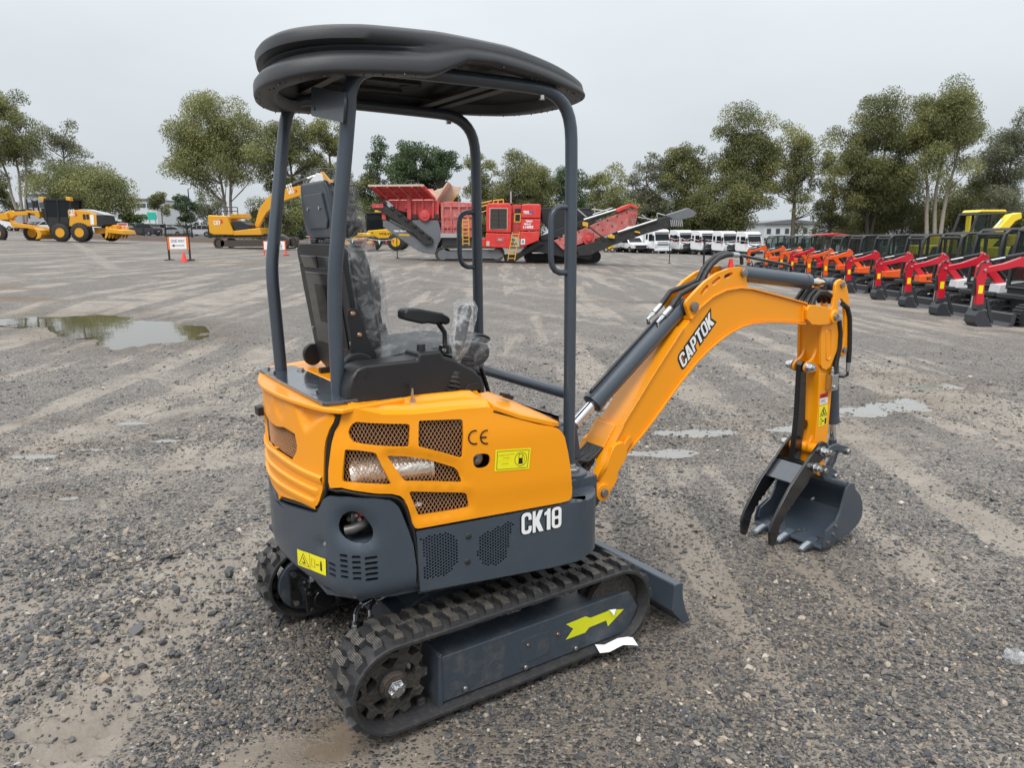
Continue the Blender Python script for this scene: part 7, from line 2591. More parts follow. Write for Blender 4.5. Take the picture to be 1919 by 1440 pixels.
def door_shape(s_, z_):
 o = 0.0
 m_ = s_ if s_ <= SMID else 2 * SMID - s_
 # scooped corner under the top edge
 tri = [(1.500, 1.100), (1.262, 1.112), (1.440, 1.012)]
 if in_poly((m_, z_), tri):
  o -= 0.019 * float(sstep(0.0, 0.016, seg_dist((m_, z_), tri))) * float(.55 + .45 * sstep(1.30, 1.44, m_))
 e = ((m_ - 1.632) / .048) ** 2 + ((z_ - 1.062) / .040) ** 2
 o -= 0.004 * float(1 - sstep(.80, 1.0, e))
 return o

rdoor = shell('rear_door', door, [RG], 'orange_paint', EX, grid=0.0135, ring=0, hring=0, shape=door_shape, off=.002, th=.008)
for z0, a, dz in ((.873, 1.345, .012), (.823, 1.376, .0), (.780, 1.40, -.012)):
 b = MB()
 ss = list(np.linspace(a, 2 * SMID - a, 44))
 rr_ = []
 for s_ in ss:
  m_ = min(s_, 2 * SMID - s_)
  zz = z0 + dz * float(sstep(1.4, 1.85, m_))
  k_ = float(sstep(a, a + .02, m_)) if a > 1.35 else 1.0
  rr_.append([SP(s_, zz + .0065, .0015), SP(s_, zz + .0015, .0025 + .0075 * k_), SP(s_, zz - .003, .0028 + .0085 * k_), SP(s_, zz - .030, .0015)])
 b.add([p for r_ in rr_ for p in r_], [(i * 4 + j, i * 4 + j + 1, (i + 1) * 4 + j + 1, (i + 1) * 4 + j) for i in range(43) for j in range(3)])
 b.obj('ridge', 'orange_paint', rdoor, ang=40)
lattice('grille', RG, rdoor, off=-.014)
MB().box((-0.632, .275, .985), (.03, .05, .035)).obj('door_latch', 'black_plastic', rdoor, bev=.004)
# rubber seals in the seams
tube_on([(1.60, 1.104), (1.50, 1.104), (1.42, 1.103), (1.32, 1.104), (1.285, 1.106), (1.266, 1.102), (1.263, 1.09), (1.27, 1.068), (1.288, 1.040), (1.306, 1.003), (1.316, .968), (1.325, .92), (1.331, .86), (1.341, .825), (1.362, .785), (1.378, .76), (1.396, .748), (1.43, .744), (1.547, .732), (1.65, .714), (1.76, .697), (SMID, .690)], .0075, 'seal_rubber', EX, 'door_seal', off=-.008)
tube_on([(1.252, 1.109), (1.266, 1.085), (1.284, 1.048), (1.298, 1.004), (1.307, .963), (1.319, .905), (1.322, .867), (1.318, .840), (1.286, .838), (1.261, .842), (1.19, .829), (1.144, .819), (1.099, .811), (1.078, .801), (1.064, .788), (1.052, .765), (1.043, .735), (1.036, .705), (1.028, .682), (1.022, .64), (1.016, .56), (1.016, .49), (1.006, .455)], .0065, 'seal_rubber', EX, 'hood_seal', off=-.007)

# --- top deck over the engine, roll-bar base plate
b = MB()
top = [SP(s_, 0, .016)[:2] for s_ in np.linspace(1.236, 2 * SMID - 1.236, 60)]
b.prism(top + [(-.33, .56), (-.33, -.40)], 'z', 1.101, 1.119)
deck = b.obj('top_deck', 'orange_paint', EX, bev=.006, ang=40)
b = MB()
b.prism(smooth_poly([(-.605, -.36), (-.605, .36), (-.585, .38), (-.475, .38), (-.455, .36), (-.455, -.36), (-.475, -.385), (-.585, -.385)], 1), 'z', 1.1195, 1.133)
plate_ = b.obj('base_plate', 'slate_wet', EX, bev=.003)
for x, y in ((-.585, .235), (-.475, .235), (-.575, -.22), (-.475, -.22), (-.58, .33)):
 MB().hexnut((x, y, 1.133), (0, 0, 1), .012, .010, stud=0).cyl((x, y, 1.133), (x, y, 1.136), .016).obj('bolt', 'zinc', plate_)
# operator platform, seat base
b = MB()
b.bx(-.33, -.09, -.30, .40, .72, 1.10)
b.bx(-.46, -.33, -.26, .40, 1.11, 1.135)
b.obj('seat_pedestal', 'orange_paint', EX, bev=.012)
b = MB()
b.bx(-.10, .36, -.36, .55, .66, .695)
b.bx(-.55, .30, -.42, .55, .46, .66)
b.obj('floor_plate', 'slate_dusty', EX, bev=.008)
b = MB()
for x0, y0 in ((-.40, .12), (-.40, -.16)):
 MB().bx(x0 - .04, x0 + .05, y0 - .012, y0 + .012, 1.136, 1.156).obj('seat_rail', 'black_plastic', EX, bev=.004)

# --- roll bars
for sy, yb, yt in ((-1, -.287, -.322), (1, .28, .325)):
 yf = sy * .346
 xo = .022 if sy < 0 else 0
 path = [(-.539 + xo, yb, 1.128), (-.545 + xo * 1.3, yb, 1.36), (-.548 + xo * 1.7, yb * 1.01, 1.50), (-.540 + xo * 1.6, yb * 1.03, 1.58), (-.455 + xo * .3, yt, 2.03)]
 path += [(-.444, yt, 2.085), (-.424, yt, 2.130), (-.385, yt, 2.158), (-.33, yt, 2.165), (-.1, sy * .335, 2.165), (.20, yf, 2.162), (.28, yf, 2.158), (.335, yf, 2.140), (.375, yf, 2.106), (.398, yf, 2.055), (.405, yf, 1.97), (.404, yf, 1.6), (.405, yf, 1.2), (.405, yf, .74)]
 bar = MB().tube(chaikin3(path, 1), .0235, 16).obj('roll_bar', 'slate_paint', EX, ang=60)
 # grab handle welded to the front post
 hz = [(.405, 1.750), (.352, 1.750), (.330, 1.742), (.316, 1.722), (.312, 1.695), (.312, 1.565), (.316, 1.538), (.330, 1.518), (.352, 1.508), (.405, 1.506)]
 MB().tube([(x, yf, z) for x, z in hz], .0115, 10).obj('grab_handle', 'slate_paint', bar, ang=60)
 MB().hexnut((.27, yf, 2.136), (0, 0, -1), .012, .014, stud=0).obj('bolt', 'zinc', bar)
# front guard rail
gp = [(.405, -.346, 1.030), (.405, -.30, 1.030), (.405, .346, 1.032)]
MB().tube(gp, .023, 14).obj('guard_rail', 'slate_paint', EX)
# work-lamp plate on the right rear post
b = MB()
pl = [(-.305, 2.00), (-.328, 2.083), (-.05, 2.143), (-.036, 2.136), (-.020, 2.062), (-.032, 2.054)]
hs = [[(-.062 + .008 * math.cos(t_), zc + .008 * math.sin(t_)) for t_ in np.linspace(0, 2 * math.pi, 11)[:-1]] for zc in (2.122, 2.073)]
v, tri = cdt_plate(pl, hs, .05)
b.add([(-.482, p[0] - .062, p[1] - .014) for p in v], tri)
o = b.obj('lamp_bracket', 'slate_paint', EX, ang=30)
solidify(o, .008, 0)

# --- canopy
HALF = [(-.765, 0), (-.760, -.12), (-.735, -.24), (-.690, -.335), (-.61, -.415), (-.50, -.452), (-.36, -.466), (-.2, -.470), (-.05, -.464), (.10, -.447), (.25, -.412), (.38, -.365), (.47, -.318), (.535, -.268), (.575, -.19), (.600, -.10), (.605, 0)]

def chaik(p, it=2):
 return smooth_poly(p, it, False)

hp = chaik(HALF, 2)
ring_ = hp[:-1] + [(x, -y) for x, y in hp[::-1]][:-1]
# as pictured, its rear edge runs a little askew and rounds off to the left
ring_ = [(x * (.955 if x < 0 else 1) + .27 * max(0, y + .36) ** 1.15 * float(sstep(.05, -.55, x)), y) for x, y in ring_]
cx, cy = -.08, 0.0

def rim_z(x, y):
 side = sstep(.30, .42, abs(y))
 notch = float(np.interp(x, [-.8, -.55, -.3, -.235, -.19, -.10, .0, .2, .42, .62], [2.085, 2.112, 2.128, 2.130, 2.146, 2.186, 2.192, 2.180, 2.165, 2.160]))
 flat = float(np.interp(x, [-.8, -.3, 0, .42, .62], [2.085, 2.118, 2.15, 2.165, 2.160]))
 return flat + (notch - flat) * float(side)

def top_z(x):
 return float(np.interp(x, [-.78, -.7, -.6, -.45, -.2, .1, .35, .5, .62], [2.212, 2.230, 2.238, 2.250, 2.260, 2.256, 2.234, 2.212, 2.195]))

prof = []
b = MB()
NR = 11
for x, y in ring_:
 zr, zt = rim_z(x, y), top_z(x)
 rear = float(sstep(-.12, -.50, x))
 H = zt - zr
 def P_(f, z):      # f: fraction of distance from the centre line point
  return (cx + (x - cx) * f, cy + (y - cy) * f, z)
 g = .030 * rear
 r0 = math.hypot(x - cx, y - cy)
 k = lambda d: 1 - d / r0
 ringpts = [P_(k(.080), zr + .040), P_(k(.072), zr + .006), P_(k(.062), zr + .001), P_(k(.010), zr), P_(k(.002), zr + .003), P_(1.0, zr + .010), P_(k(.001), zr + H * .30), P_(k(.004 + g * .3), zr + H * .40), P_(k(.006 + g * 1.0), zr + H * .46), P_(k(.008 + g * 1.15), zr + H * .54), P_(k(.008 + g * .75), zr + H * .60), P_(k(.008 + g * 1.15), zr + H * .66), P_(k(.010 + g * .2), zr + H * .74), P_(k(.012), zr + H * .93), P_(k(.020), zt), P_(k(.034), zt + .008), P_(k(.085), zt + .018), P_(.62, zt + .042), P_(.3, zt + .052)]
 prof.append(ringpts)
n = len(prof[0])
N = len(prof)
vv = [p for r_ in prof for p in r_] + [(cx, cy, 2.315)]
ff = [(i * n + j, i * n + j + 1, ((i + 1) % N) * n + j + 1, ((i + 1) % N) * n + j) for i in range(N) for j in range(n - 1)]
ff += [(i * n + n - 1, len(vv) - 1, ((i + 1) % N) * n + n - 1) for i in range(N)]
b.add(vv, [f[::-1] for f in ff] if False else ff)
canopy = b.obj('canopy_roof', 'canopy_plastic', EX, ang=55)
# underside lining with pressed ribs
b = MB()
ins = [(cx + (x - cx) * .90, cy + (y - cy) * .87) for x, y in ring_]
lin = []
for i, (x, y) in enumerate(ins):
 lin.append((x, y, rim_z(*ring_[i]) + .036))
b.add(lin + [(cx + (p[0] - cx) * .86, p[1] * .86, 2.225) for p in lin] + [(cx, 0, 2.235)], [(i, (i + 1) % N, N + (i + 1) % N, N + i) for i in range(N)] + [(N + i, N + (i + 1) % N, 2 * N) for i in range(N)])
lining = b.obj('lining', 'canopy_under', canopy, ang=60)
for x, y, r_ in ((-.20, -.22, .035), (-.02, -.20, .045), (.08, -.24, .04), (-.28, .05, .035), (-.08, .02, .045), (.1, .0, .04), (-.3, -.25, .03), (.02, .2, .04), (-.2, .22, .04)):
 MB().cyl((x, y, 2.2235), (x, y, 2.232), r_, r_ * 1.1, 18).obj('recess_cup', 'dark_inside', canopy, ang=60)
for y0, y1 in ((-.12, -.105), (-.29, -.275), (.10, .115), (.27, .285)):
 MB().bx(-.45, .02, y0, y1, 2.215, 2.229).obj('stiffening_rib', 'canopy_under', canopy, bev=.003)
for x0 in (-.40, .12, .20):
 MB().bx(x0, x0 + (.035 if x0 < 0 else .045), -.335, .335, 2.176, 2.188).obj('cross_bar', 'canopy_under', canopy, bev=.002)
for x0, y0 in ((.42, -.20), (.46, -.10), (.34, -.27)):
 MB().box((x0, y0, 2.205), (.06, .03, .02), Matrix.Rotation(R(30), 3, 'Z')).obj('stiffening_rib', 'canopy_under', canopy, bev=.003)
# rain drops hanging on the rim
b = MB()
for i in range(150):
 k = random.randrange(N)
 x, y = ring_[k]
 f = 1 - random.uniform(.01, .09)
 zr = rim_z(x, y) + (0 if f > .94 else .004)
 r_ = random.uniform(.0016, .0036)
 p = (cx + (x - cx) * f, y * f, zr - r_ * .4)
 b.rev([(0, -r_ * 1.3), (r_ * .8, -r_ * .8), (r_, 0), (r_ * .6, r_ * .8), (0, r_)], p, (0, 0, 1), 6)
b.obj('water_drops', 'slate_wet', canopy, kind='stuff')

# --- seat
tilt = lambda z: -.455 + (1.625 - z) * .125     # rear face of the seat back

def slab(b, outl, xo, th, mi=0):
 """Outline in (y, z) pressed along the leaning seat back."""
 n_ = len(outl)
 b.add([(tilt(z) + xo, y, z) for y, z in outl] + [(tilt(z) + xo + th, y, z) for y, z in outl], [tuple(range(n_)), tuple(range(2 * n_ - 1, n_ - 1, -1))] + [(i, n_ + i, n_ + (i + 1) % n_, (i + 1) % n_) for i in range(n_)], mi)

b = MB()
sb = [(.24, 1.625), (.272, 1.60), (.275, 1.45), (.262, 1.22), (.235, 1.165), (.16, 1.14), (-.10, 1.14), (-.165, 1.165), (-.19, 1.22), (-.205, 1.45), (-.202, 1.60), (-.17, 1.625)]
slab(b, sb, 0, .028)
seat = b.obj('seat', 'black_plastic', EX, bev=.008)
b = MB()
pan = [(.235, 1.60), (.245, 1.45), (.225, 1.20), (-.150, 1.20), (-.175, 1.45), (-.165, 1.60)]
for q in ([(.225, 1.58), (.05, 1.58), (.05, 1.535), (.20, 1.535)], [(.035, 1.58), (-.155, 1.58), (-.13, 1.535), (.035, 1.535)], [(.20, 1.52), (-.13, 1.52), (-.125, 1.25), (.195, 1.25)], [(.12, 1.48), (-.05, 1.48), (-.05, 1.33), (.12, 1.33)]):
 slab(b, q, -.006, .012)
b.obj('back_panel', 'black_gloss', seat, bev=.004)
b = MB()
for y, z in ((.245, 1.545), (-.18, 1.53), (.225, 1.30), (-.155, 1.28)):
 MB().cyl((tilt(z) - .006, y, z), (tilt(z) + .004, y, z), .007, None, 10).obj('screw', 'zinc', seat)
b = MB()
cush = [(.235, 1.62), (.262, 1.55), (.265, 1.30), (.24, 1.20), (-.17, 1.20), (-.195, 1.30), (-.195, 1.55), (-.165, 1.62)]
slab(b, cush, .028, .075)
b.obj('back_cushion', 'black_plastic', seat, bev=.02, seg=3)

def rumple(o, amp, sc, lev=2):
 me = o.data
 bm = bmesh.new()
 bm.from_mesh(me)
 bmesh.ops.triangulate(bm, faces=[f for f in bm.faces if len(f.verts) > 4])
 bmesh.ops.subdivide_edges(bm, edges=bm.edges[:], cuts=lev, use_grid_fill=True)
 bmesh.ops.subdivide_edges(bm, edges=bm.edges[:], cuts=2, use_grid_fill=True)
 bm.normal_update()
 from mathutils import noise
 for v_ in bm.verts:
  p = v_.co
  q = .6 * noise.noise(Vector((p.x * sc, p.y * sc, p.z * sc * .45))) + 1.0 - 2.2 * abs(noise.noise(Vector((p.x * sc * 1.6, p.y * sc * 1.6, p.z * sc * .8)))) + .4 * (.5 - abs(noise.noise(p * sc * 4)))
  v_.co += v_.normal * q * amp
 bm.to_mesh(me)
 bm.free()
 me.shade_smooth()
 return o

b = MB()
# film over the front of the back rest, bulging at the sides
fo = [(.262, 1.635), (.285, 1.55), (.288, 1.30), (.262, 1.185), (-.19, 1.185), (-.215, 1.30), (-.215, 1.55), (-.185, 1.635)]
slab(b, fo, .020, .105)
rumple(b.obj('plastic_cover', 'plastic_film', seat, ang=180), .006, 11, 3)
b = MB()
hd = [(.20, 1.836), (.215, 1.80), (.235, 1.70), (.225, 1.655), (.19, 1.640), (-.045, 1.640), (-.075, 1.66), (-.080, 1.70), (-.065, 1.81), (-.05, 1.836)]
hd = [(y - .06, z) for y, z in hd]
hx = .035
slab(b, hd, hx - .02, .020)
head = b.obj('headrest', 'slate_paint', seat, bev=.010, seg=3)
b = MB()
slab(b, [(y - .06, z) for y, z in [(.168, 1.795), (.185, 1.70), (.165, 1.675), (-.02, 1.675), (-.04, 1.70), (-.025, 1.795)]], hx - .027, .01)
b.obj('headrest_panel', 'slate_paint', head, bev=.004)
b = MB()
for y, z in ((.07, 1.745), (-.05, 1.745)):
 MB().cyl((tilt(z) + hx - .032, y, z), (tilt(z) + hx - .024, y, z), .0065, None, 10).obj('screw', 'zinc', head)
b = MB()
slab(b, [(y - .06, z) for y, z in [(.19, 1.83), (.225, 1.70), (.20, 1.645), (-.06, 1.645), (-.085, 1.70), (-.05, 1.83)]], hx, .075)
b.obj('headrest_cushion', 'black_plastic', head, bev=.02, seg=3)
b = MB()
slab(b, [(y - .06, z) for y, z in [(.10, 1.885), (.205, 1.845), (.245, 1.70), (.215, 1.635), (-.07, 1.635), (-.10, 1.70), (-.062, 1.84), (.02, 1.875)]], hx - .004, .092)
rumple(b.obj('plastic_cover', 'plastic_film', head, ang=180), .004, 12, 3)
for y in (.08, -.07):
 b = MB()
 b.tube([(tilt(1.66) + .05, y, 1.67), (tilt(1.62) + .04, y, 1.60)], .009, 8)
 b.box((tilt(1.63) + .03, y, 1.632), (.05, .055, .014))
 b.obj('headrest_bracket', 'black_plastic', seat, bev=.003)
b = MB()
b.prism(smooth_poly([(-.36, 1.15), (-.36, 1.21), (-.28, 1.235), (-.05, 1.245), (.10, 1.25), (.135, 1.225), (.13, 1.17), (.05, 1.15)], 1), 'y', -.20, .26)
b.obj('seat_cushion', 'black_plastic', seat, bev=.02, seg=3)
b = MB()
b.prism([(-.37, 1.145), (-.37, 1.225), (-.30, 1.27), (-.2, 1.275), (-.09, 1.255), (.10, 1.262), (.15, 1.23), (.14, 1.15)], 'y', -.213, .273)
rumple(b.obj('plastic_cover', 'plastic_film', seat, ang=180), .008, 11, 3)
# recliner hinge on the right side
b = MB()
b.prism(smooth_poly([(-.455, 1.40), (-.43, 1.415), (-.405, 1.40), (-.385, 1.31), (-.355, 1.26), (-.35, 1.22), (-.43, 1.20), (-.45, 1.25), (-.44, 1.31)], 1), 'y', -.232, -.222)
hinge = b.obj('recliner', 'black_plastic', seat, bev=.003)
b = MB()
b.prism([(-.43 + .058 * math.cos(t_), 1.205 + .058 * math.sin(t_)) for t_ in np.linspace(0, 2 * math.pi, 25)[:-1]], 'y', -.262, -.232)
b.obj('hinge_cover', 'black_plastic', seat, bev=.006)
MB().prism([(-.41 + .038 * math.cos(t_), 1.185 + .045 * math.sin(t_)) for t_ in np.linspace(0, 2 * math.pi, 25)[:-1]], 'y', .27, .295).obj('hinge_cover', 'black_plastic', seat, bev=.006)
b = MB()
for x, z in ((-.432, 1.392), (-.412, 1.318)):
 MB().rev([(0, .007), (.006, .006), (.0095, .002), (.0095, -.004)][::-1], (x, -.232, z), (0, -1, 0), 12).obj('screw', 'copper_bolt', seat)

# --- right-hand console, arm rest, levers
CON = [(-.522, 1.128), (-.52, 1.165), (-.505, 1.205), (-.482, 1.232), (-.455, 1.240), (-.27, 1.240), (-.262, 1.262), (-.18, 1.262), (-.165, 1.240), (-.130, 1.228), (-.05, 1.182), (-.018, 1.15), (-.006, 1.10), (-.089, 1.102), (-.338, 1.108), (-.467, 1.098), (-.491, 1.100)]
b = MB()
b.prism(CON, 'y', -.382, -.265)
con = b.obj('control_console', 'black_plastic', EX, bev=.014, seg=3)
b = MB()
b.prism([(-.475, 1.113), (-.40, 1.122), (-.09, 1.116), (-.075, 1.135), (-.035, 1.135), (-.03, 1.11), (-.09, 1.104), (-.338, 1.110)], 'y', -.3875, -.3822)
b.obj('console_moulding', 'black_plastic', con, bev=.002)
b = MB()
b.cyl((-.225, -.32, 1.258), (-.225, -.32, 1.282), .016, .014, 16)
b.obj('throttle_knob', 'black_plastic', con, bev=.002)
b = MB()
for x in (-.497, -.462):
 b.prism([(x, 1.195), (x + .012, 1.222), (x + .022, 1.222), (x + .010, 1.195)], 'y', -.3835, -.3815)
b.obj('console_slots', 'dark_inside', con)
b = MB()
b.cyl((-.305, -.405, 1.105), (-.305, -.405, 1.150), .0045, None, 8, 0)
b.rev([(.0, 0), (.013, .002), (.013, .008), (0, .012)], (-.305, -.405, 1.150), (0, 0, 1), 12, 1)
b.cyl((-.305, -.405, 1.100), (-.305, -.405, 1.110), .011, None, 6, 0)
b.obj('hood_pin', ['zinc', 'black_plastic'], EX)
b = MB()
ar = [(-.258, 1.366), (-.258, 1.392), (-.245, 1.402), (-.20, 1.400), (-.11, 1.380), (-.08, 1.362), (-.078, 1.345), (-.092, 1.335), (-.115, 1.343), (-.14, 1.341), (-.165, 1.347), (-.19, 1.346), (-.22, 1.354)]
b.prism([(x - .01, z) for x, z in ar], 'y', -.29, -.225)
arm_r = b.obj('arm_rest', 'black_plastic', con, bev=.009, seg=3)
b = MB()
b.tube([(-.125, -.258, 1.345), (-.098, -.258, 1.305), (-.100, -.262, 1.26), (-.112, -.272, 1.225)], .010, 8)
b.box((-.108, -.268, 1.238), (.028, .03, .05))
b.obj('arm_rest_strut', 'black_gloss', con, bev=.003)
b = MB()
b.hexnut((-.118, -.285, 1.246), (0, -1, 0), .008, .007)
b.obj('bolt', 'zinc', con)

def joystick(bx_, by_, bz, tx, ty, tz, bag, name='joystick'):
 b_ = MB()
 v0, v1 = Vector((bx_, by_, bz)), Vector((tx, ty, tz))
 d_ = v1 - v0
 b_.tube([v0, v0 + d_ * .55], .008, 8)
 b_.tube([v0 + d_ * .5, v0 + d_ * .62, v0 + d_ * .8, v0 + d_ * .95, v1], [.012, .020, .022, .026, .017], 12)
 j = b_.obj(name, 'black_plastic', EX, ang=60)
 b_ = MB()
 for k_ in range(5):
  q = v0 + d_ * (.02 + .05 * k_)
  b_.rev([(.020, 0), (.034 - k_ * .0035, .006), (.020, .013)], q, d_, 14)
 b_.obj('bellows', 'rubber', j, ang=20)
 b_ = MB()
 b_.tube([v0 + d_ * f for f in bag[0]], bag[1], 14)
 rumple(b_.obj('plastic_bag', 'bag_film', j, ang=180), .0035, 24, 1)
 return j

joystick(-.140, -.375, 1.102, -.058, -.345, 1.408, ([0, .25, .40, .50, .56, .75, .98, 1.05], [.010, .012, .015, .024, .036, .040, .043, .026]))
joystick(-.07, .35, 1.20, -.105, .36, 1.475, ([.42, .5, .7, .9, 1.04, 1.12], [.03, .038, .042, .046, .040, .016]))
b = MB()
b.bx(-.20, .02, .30, .42, 1.12, 1.21)
b.obj('left_console', 'black_plastic', EX, bev=.015)
b = MB()
for i in range(4):
 b.prism([(-.125 + .012 * i, 1.235 - .018 * i), (-.045 + .006 * i, 1.225 - .018 * i), (-.03, 1.205 - .018 * i), (-.10, 1.212 - .018 * i)], 'y', -.36, -.27)
b.obj('lever_boot', 'rubber', con, bev=.005)
for y in (-.06, .02):
 b = MB()
 b.tube([(.16, y, 1.22), (.165, y, 1.14), (.21, y, 1.0), (.24, y, .70)], .009, 8)
 o = b.obj('travel_lever', 'black_gloss', EX, ang=60)
 b = MB()
 b.prism(smooth_poly([(.115, 1.235), (.13, 1.262), (.17, 1.262), (.205, 1.245), (.20, 1.225), (.15, 1.218)], 1), 'y', y - .028, y + .028)
 b.obj('grip', 'black_plastic', o, bev=.006)

# --- undercarriage
TX0, TX1, TZ, TR = -.470, .502, .178, .157       # sprocket and idler centres, belt outer radius

def belt_path(t, lift=0.0):
 """Point and tangent at distance t along the belt's outer face, starting over the sprocket, running forward."""
 Ls = TX1 - TX0
 La = math.pi * TR
 t %= (2 * Ls + 2 * La)
 if t < Ls:
  return (TX0 + t, TZ + TR + lift, 0.0)
 t -= Ls
 if t < La:
  a = t / TR
  return (TX1 + (TR + lift) * math.sin(a), TZ + (TR + lift) * math.cos(a), a)
 t -= La
 if t < Ls:
  return (TX1 - t, TZ - TR - lift, math.pi)
 t -= Ls
 a = math.pi + t / TR
 return (TX0 + (TR + lift) * math.sin(a), TZ + (TR + lift) * math.cos(a), a)

TL = 2 * (TX1 - TX0) + 2 * math.pi * TR
NLINK = 42
PITCH_L = TL / NLINK

def lug_mesh(sgn):
 base = [(-.024, .008), (.015, .006), (.026, .045), (.017, .080), (.030, .112), (-.006, .114), (-.019, .082), (-.010, .045)]
 base = [(x, w * 1.0 if sgn > 0 else .2 - w) for x, w in base]
 cxb = sum(p[0] for p in base) / 8
 cyb = sum(p[1] for p in base) / 8
 top = [(cxb + (x - cxb) * .86, cyb + (y - cyb) * .90) for x, y in base]
 bt = MB()
 f = [tuple(range(7, -1, -1)), tuple(range(8, 16))] + [(i, (i + 1) % 8, 8 + (i + 1) % 8, 8 + i) for i in range(8)]
 if sgn < 0:
  f = [q[::-1] for q in f]
 bt.add([(x, y, -.004) for x, y in base] + [(x, y, .0195) for x, y in top], f)
 me = bpy.data.meshes.new('track_lug')
 me.from_pydata(bt.v, [], bt.f)
 me.materials.append(MATS['track_lug'])
 return me

LUGS = {1: lug_mesh(1), -1: lug_mesh(-1)}

def make_track(y0, outer):
 """One rubber track; y0 is its outer edge, width .2 runs inward (towards -outer)."""
 w = .2
 ya, yb_ = (y0, y0 - outer * w)
 b = MB()
 vv, ff = [], []
 K = 120
 prof_ = [(.0, -.010), (.0, .0), (.006, .003)] + [(w - .006, .003), (w, 0), (w, -.010), (w - .035, -.022), (w * .62, -.024), (w * .38, -.024), (.035, -.022)]
 for i in range(K):
  for wy, h in prof_:
   x, z, a = belt_path(TL * i / K, h)
   vv.append((x, ya - outer * wy, z))
 n_ = len(prof_)
 for i in range(K):
  i2 = (i + 1) % K
  for j in range(n_):
   j2 = (j + 1) % n_
   q = (i * n_ + j, i2 * n_ + j, i2 * n_ + j2, i * n_ + j2)
   ff.append(q if outer < 0 else q[::-1])
 b.add(vv, ff)
 tr = b.obj('rubber_track', 'rubber', EX, ang=40)
 for i in range(NLINK):
  for sgn in (1, -1):
   t = (i + (0 if sgn > 0 else .5)) * PITCH_L + .02
   x, z, a = belt_path(t, .002)
   o = bpy.data.objects.new('track_lug', LUGS[sgn])
   COL.objects.link(o)
   o.parent = tr
   # local x along travel, y across (from the outer edge inward), z outward
   X = Vector((math.cos(a), 0, -math.sin(a)))
   Z = Vector((math.sin(a), 0, math.cos(a)))
   Y = Z.cross(X)
   ylo = min(ya, yb_)
   M_ = Matrix((X, Y, Z)).transposed().to_4x4()
   M_.translation = Vector((x, ylo, z))
   o.matrix_local = M_
 # guide ridges inside the belt
 b = MB()
 for i in range(NLINK):
  x, z, a = belt_path((i + .3) * PITCH_L, -.034)
  X = Vector((math.cos(a), 0, -math.sin(a)))
  Z = Vector((math.sin(a), 0, math.cos(a)))
  for wy in (.072, .128):
   M_ = Matrix((X, Vector((0, 1, 0)), Z)).transposed()
   b.box((x, ya - outer * wy, z), (.03, .018, .026), M_)
 b.obj('guide_teeth', 'track_mud', tr, bev=.004, kind='stuff')
 return tr

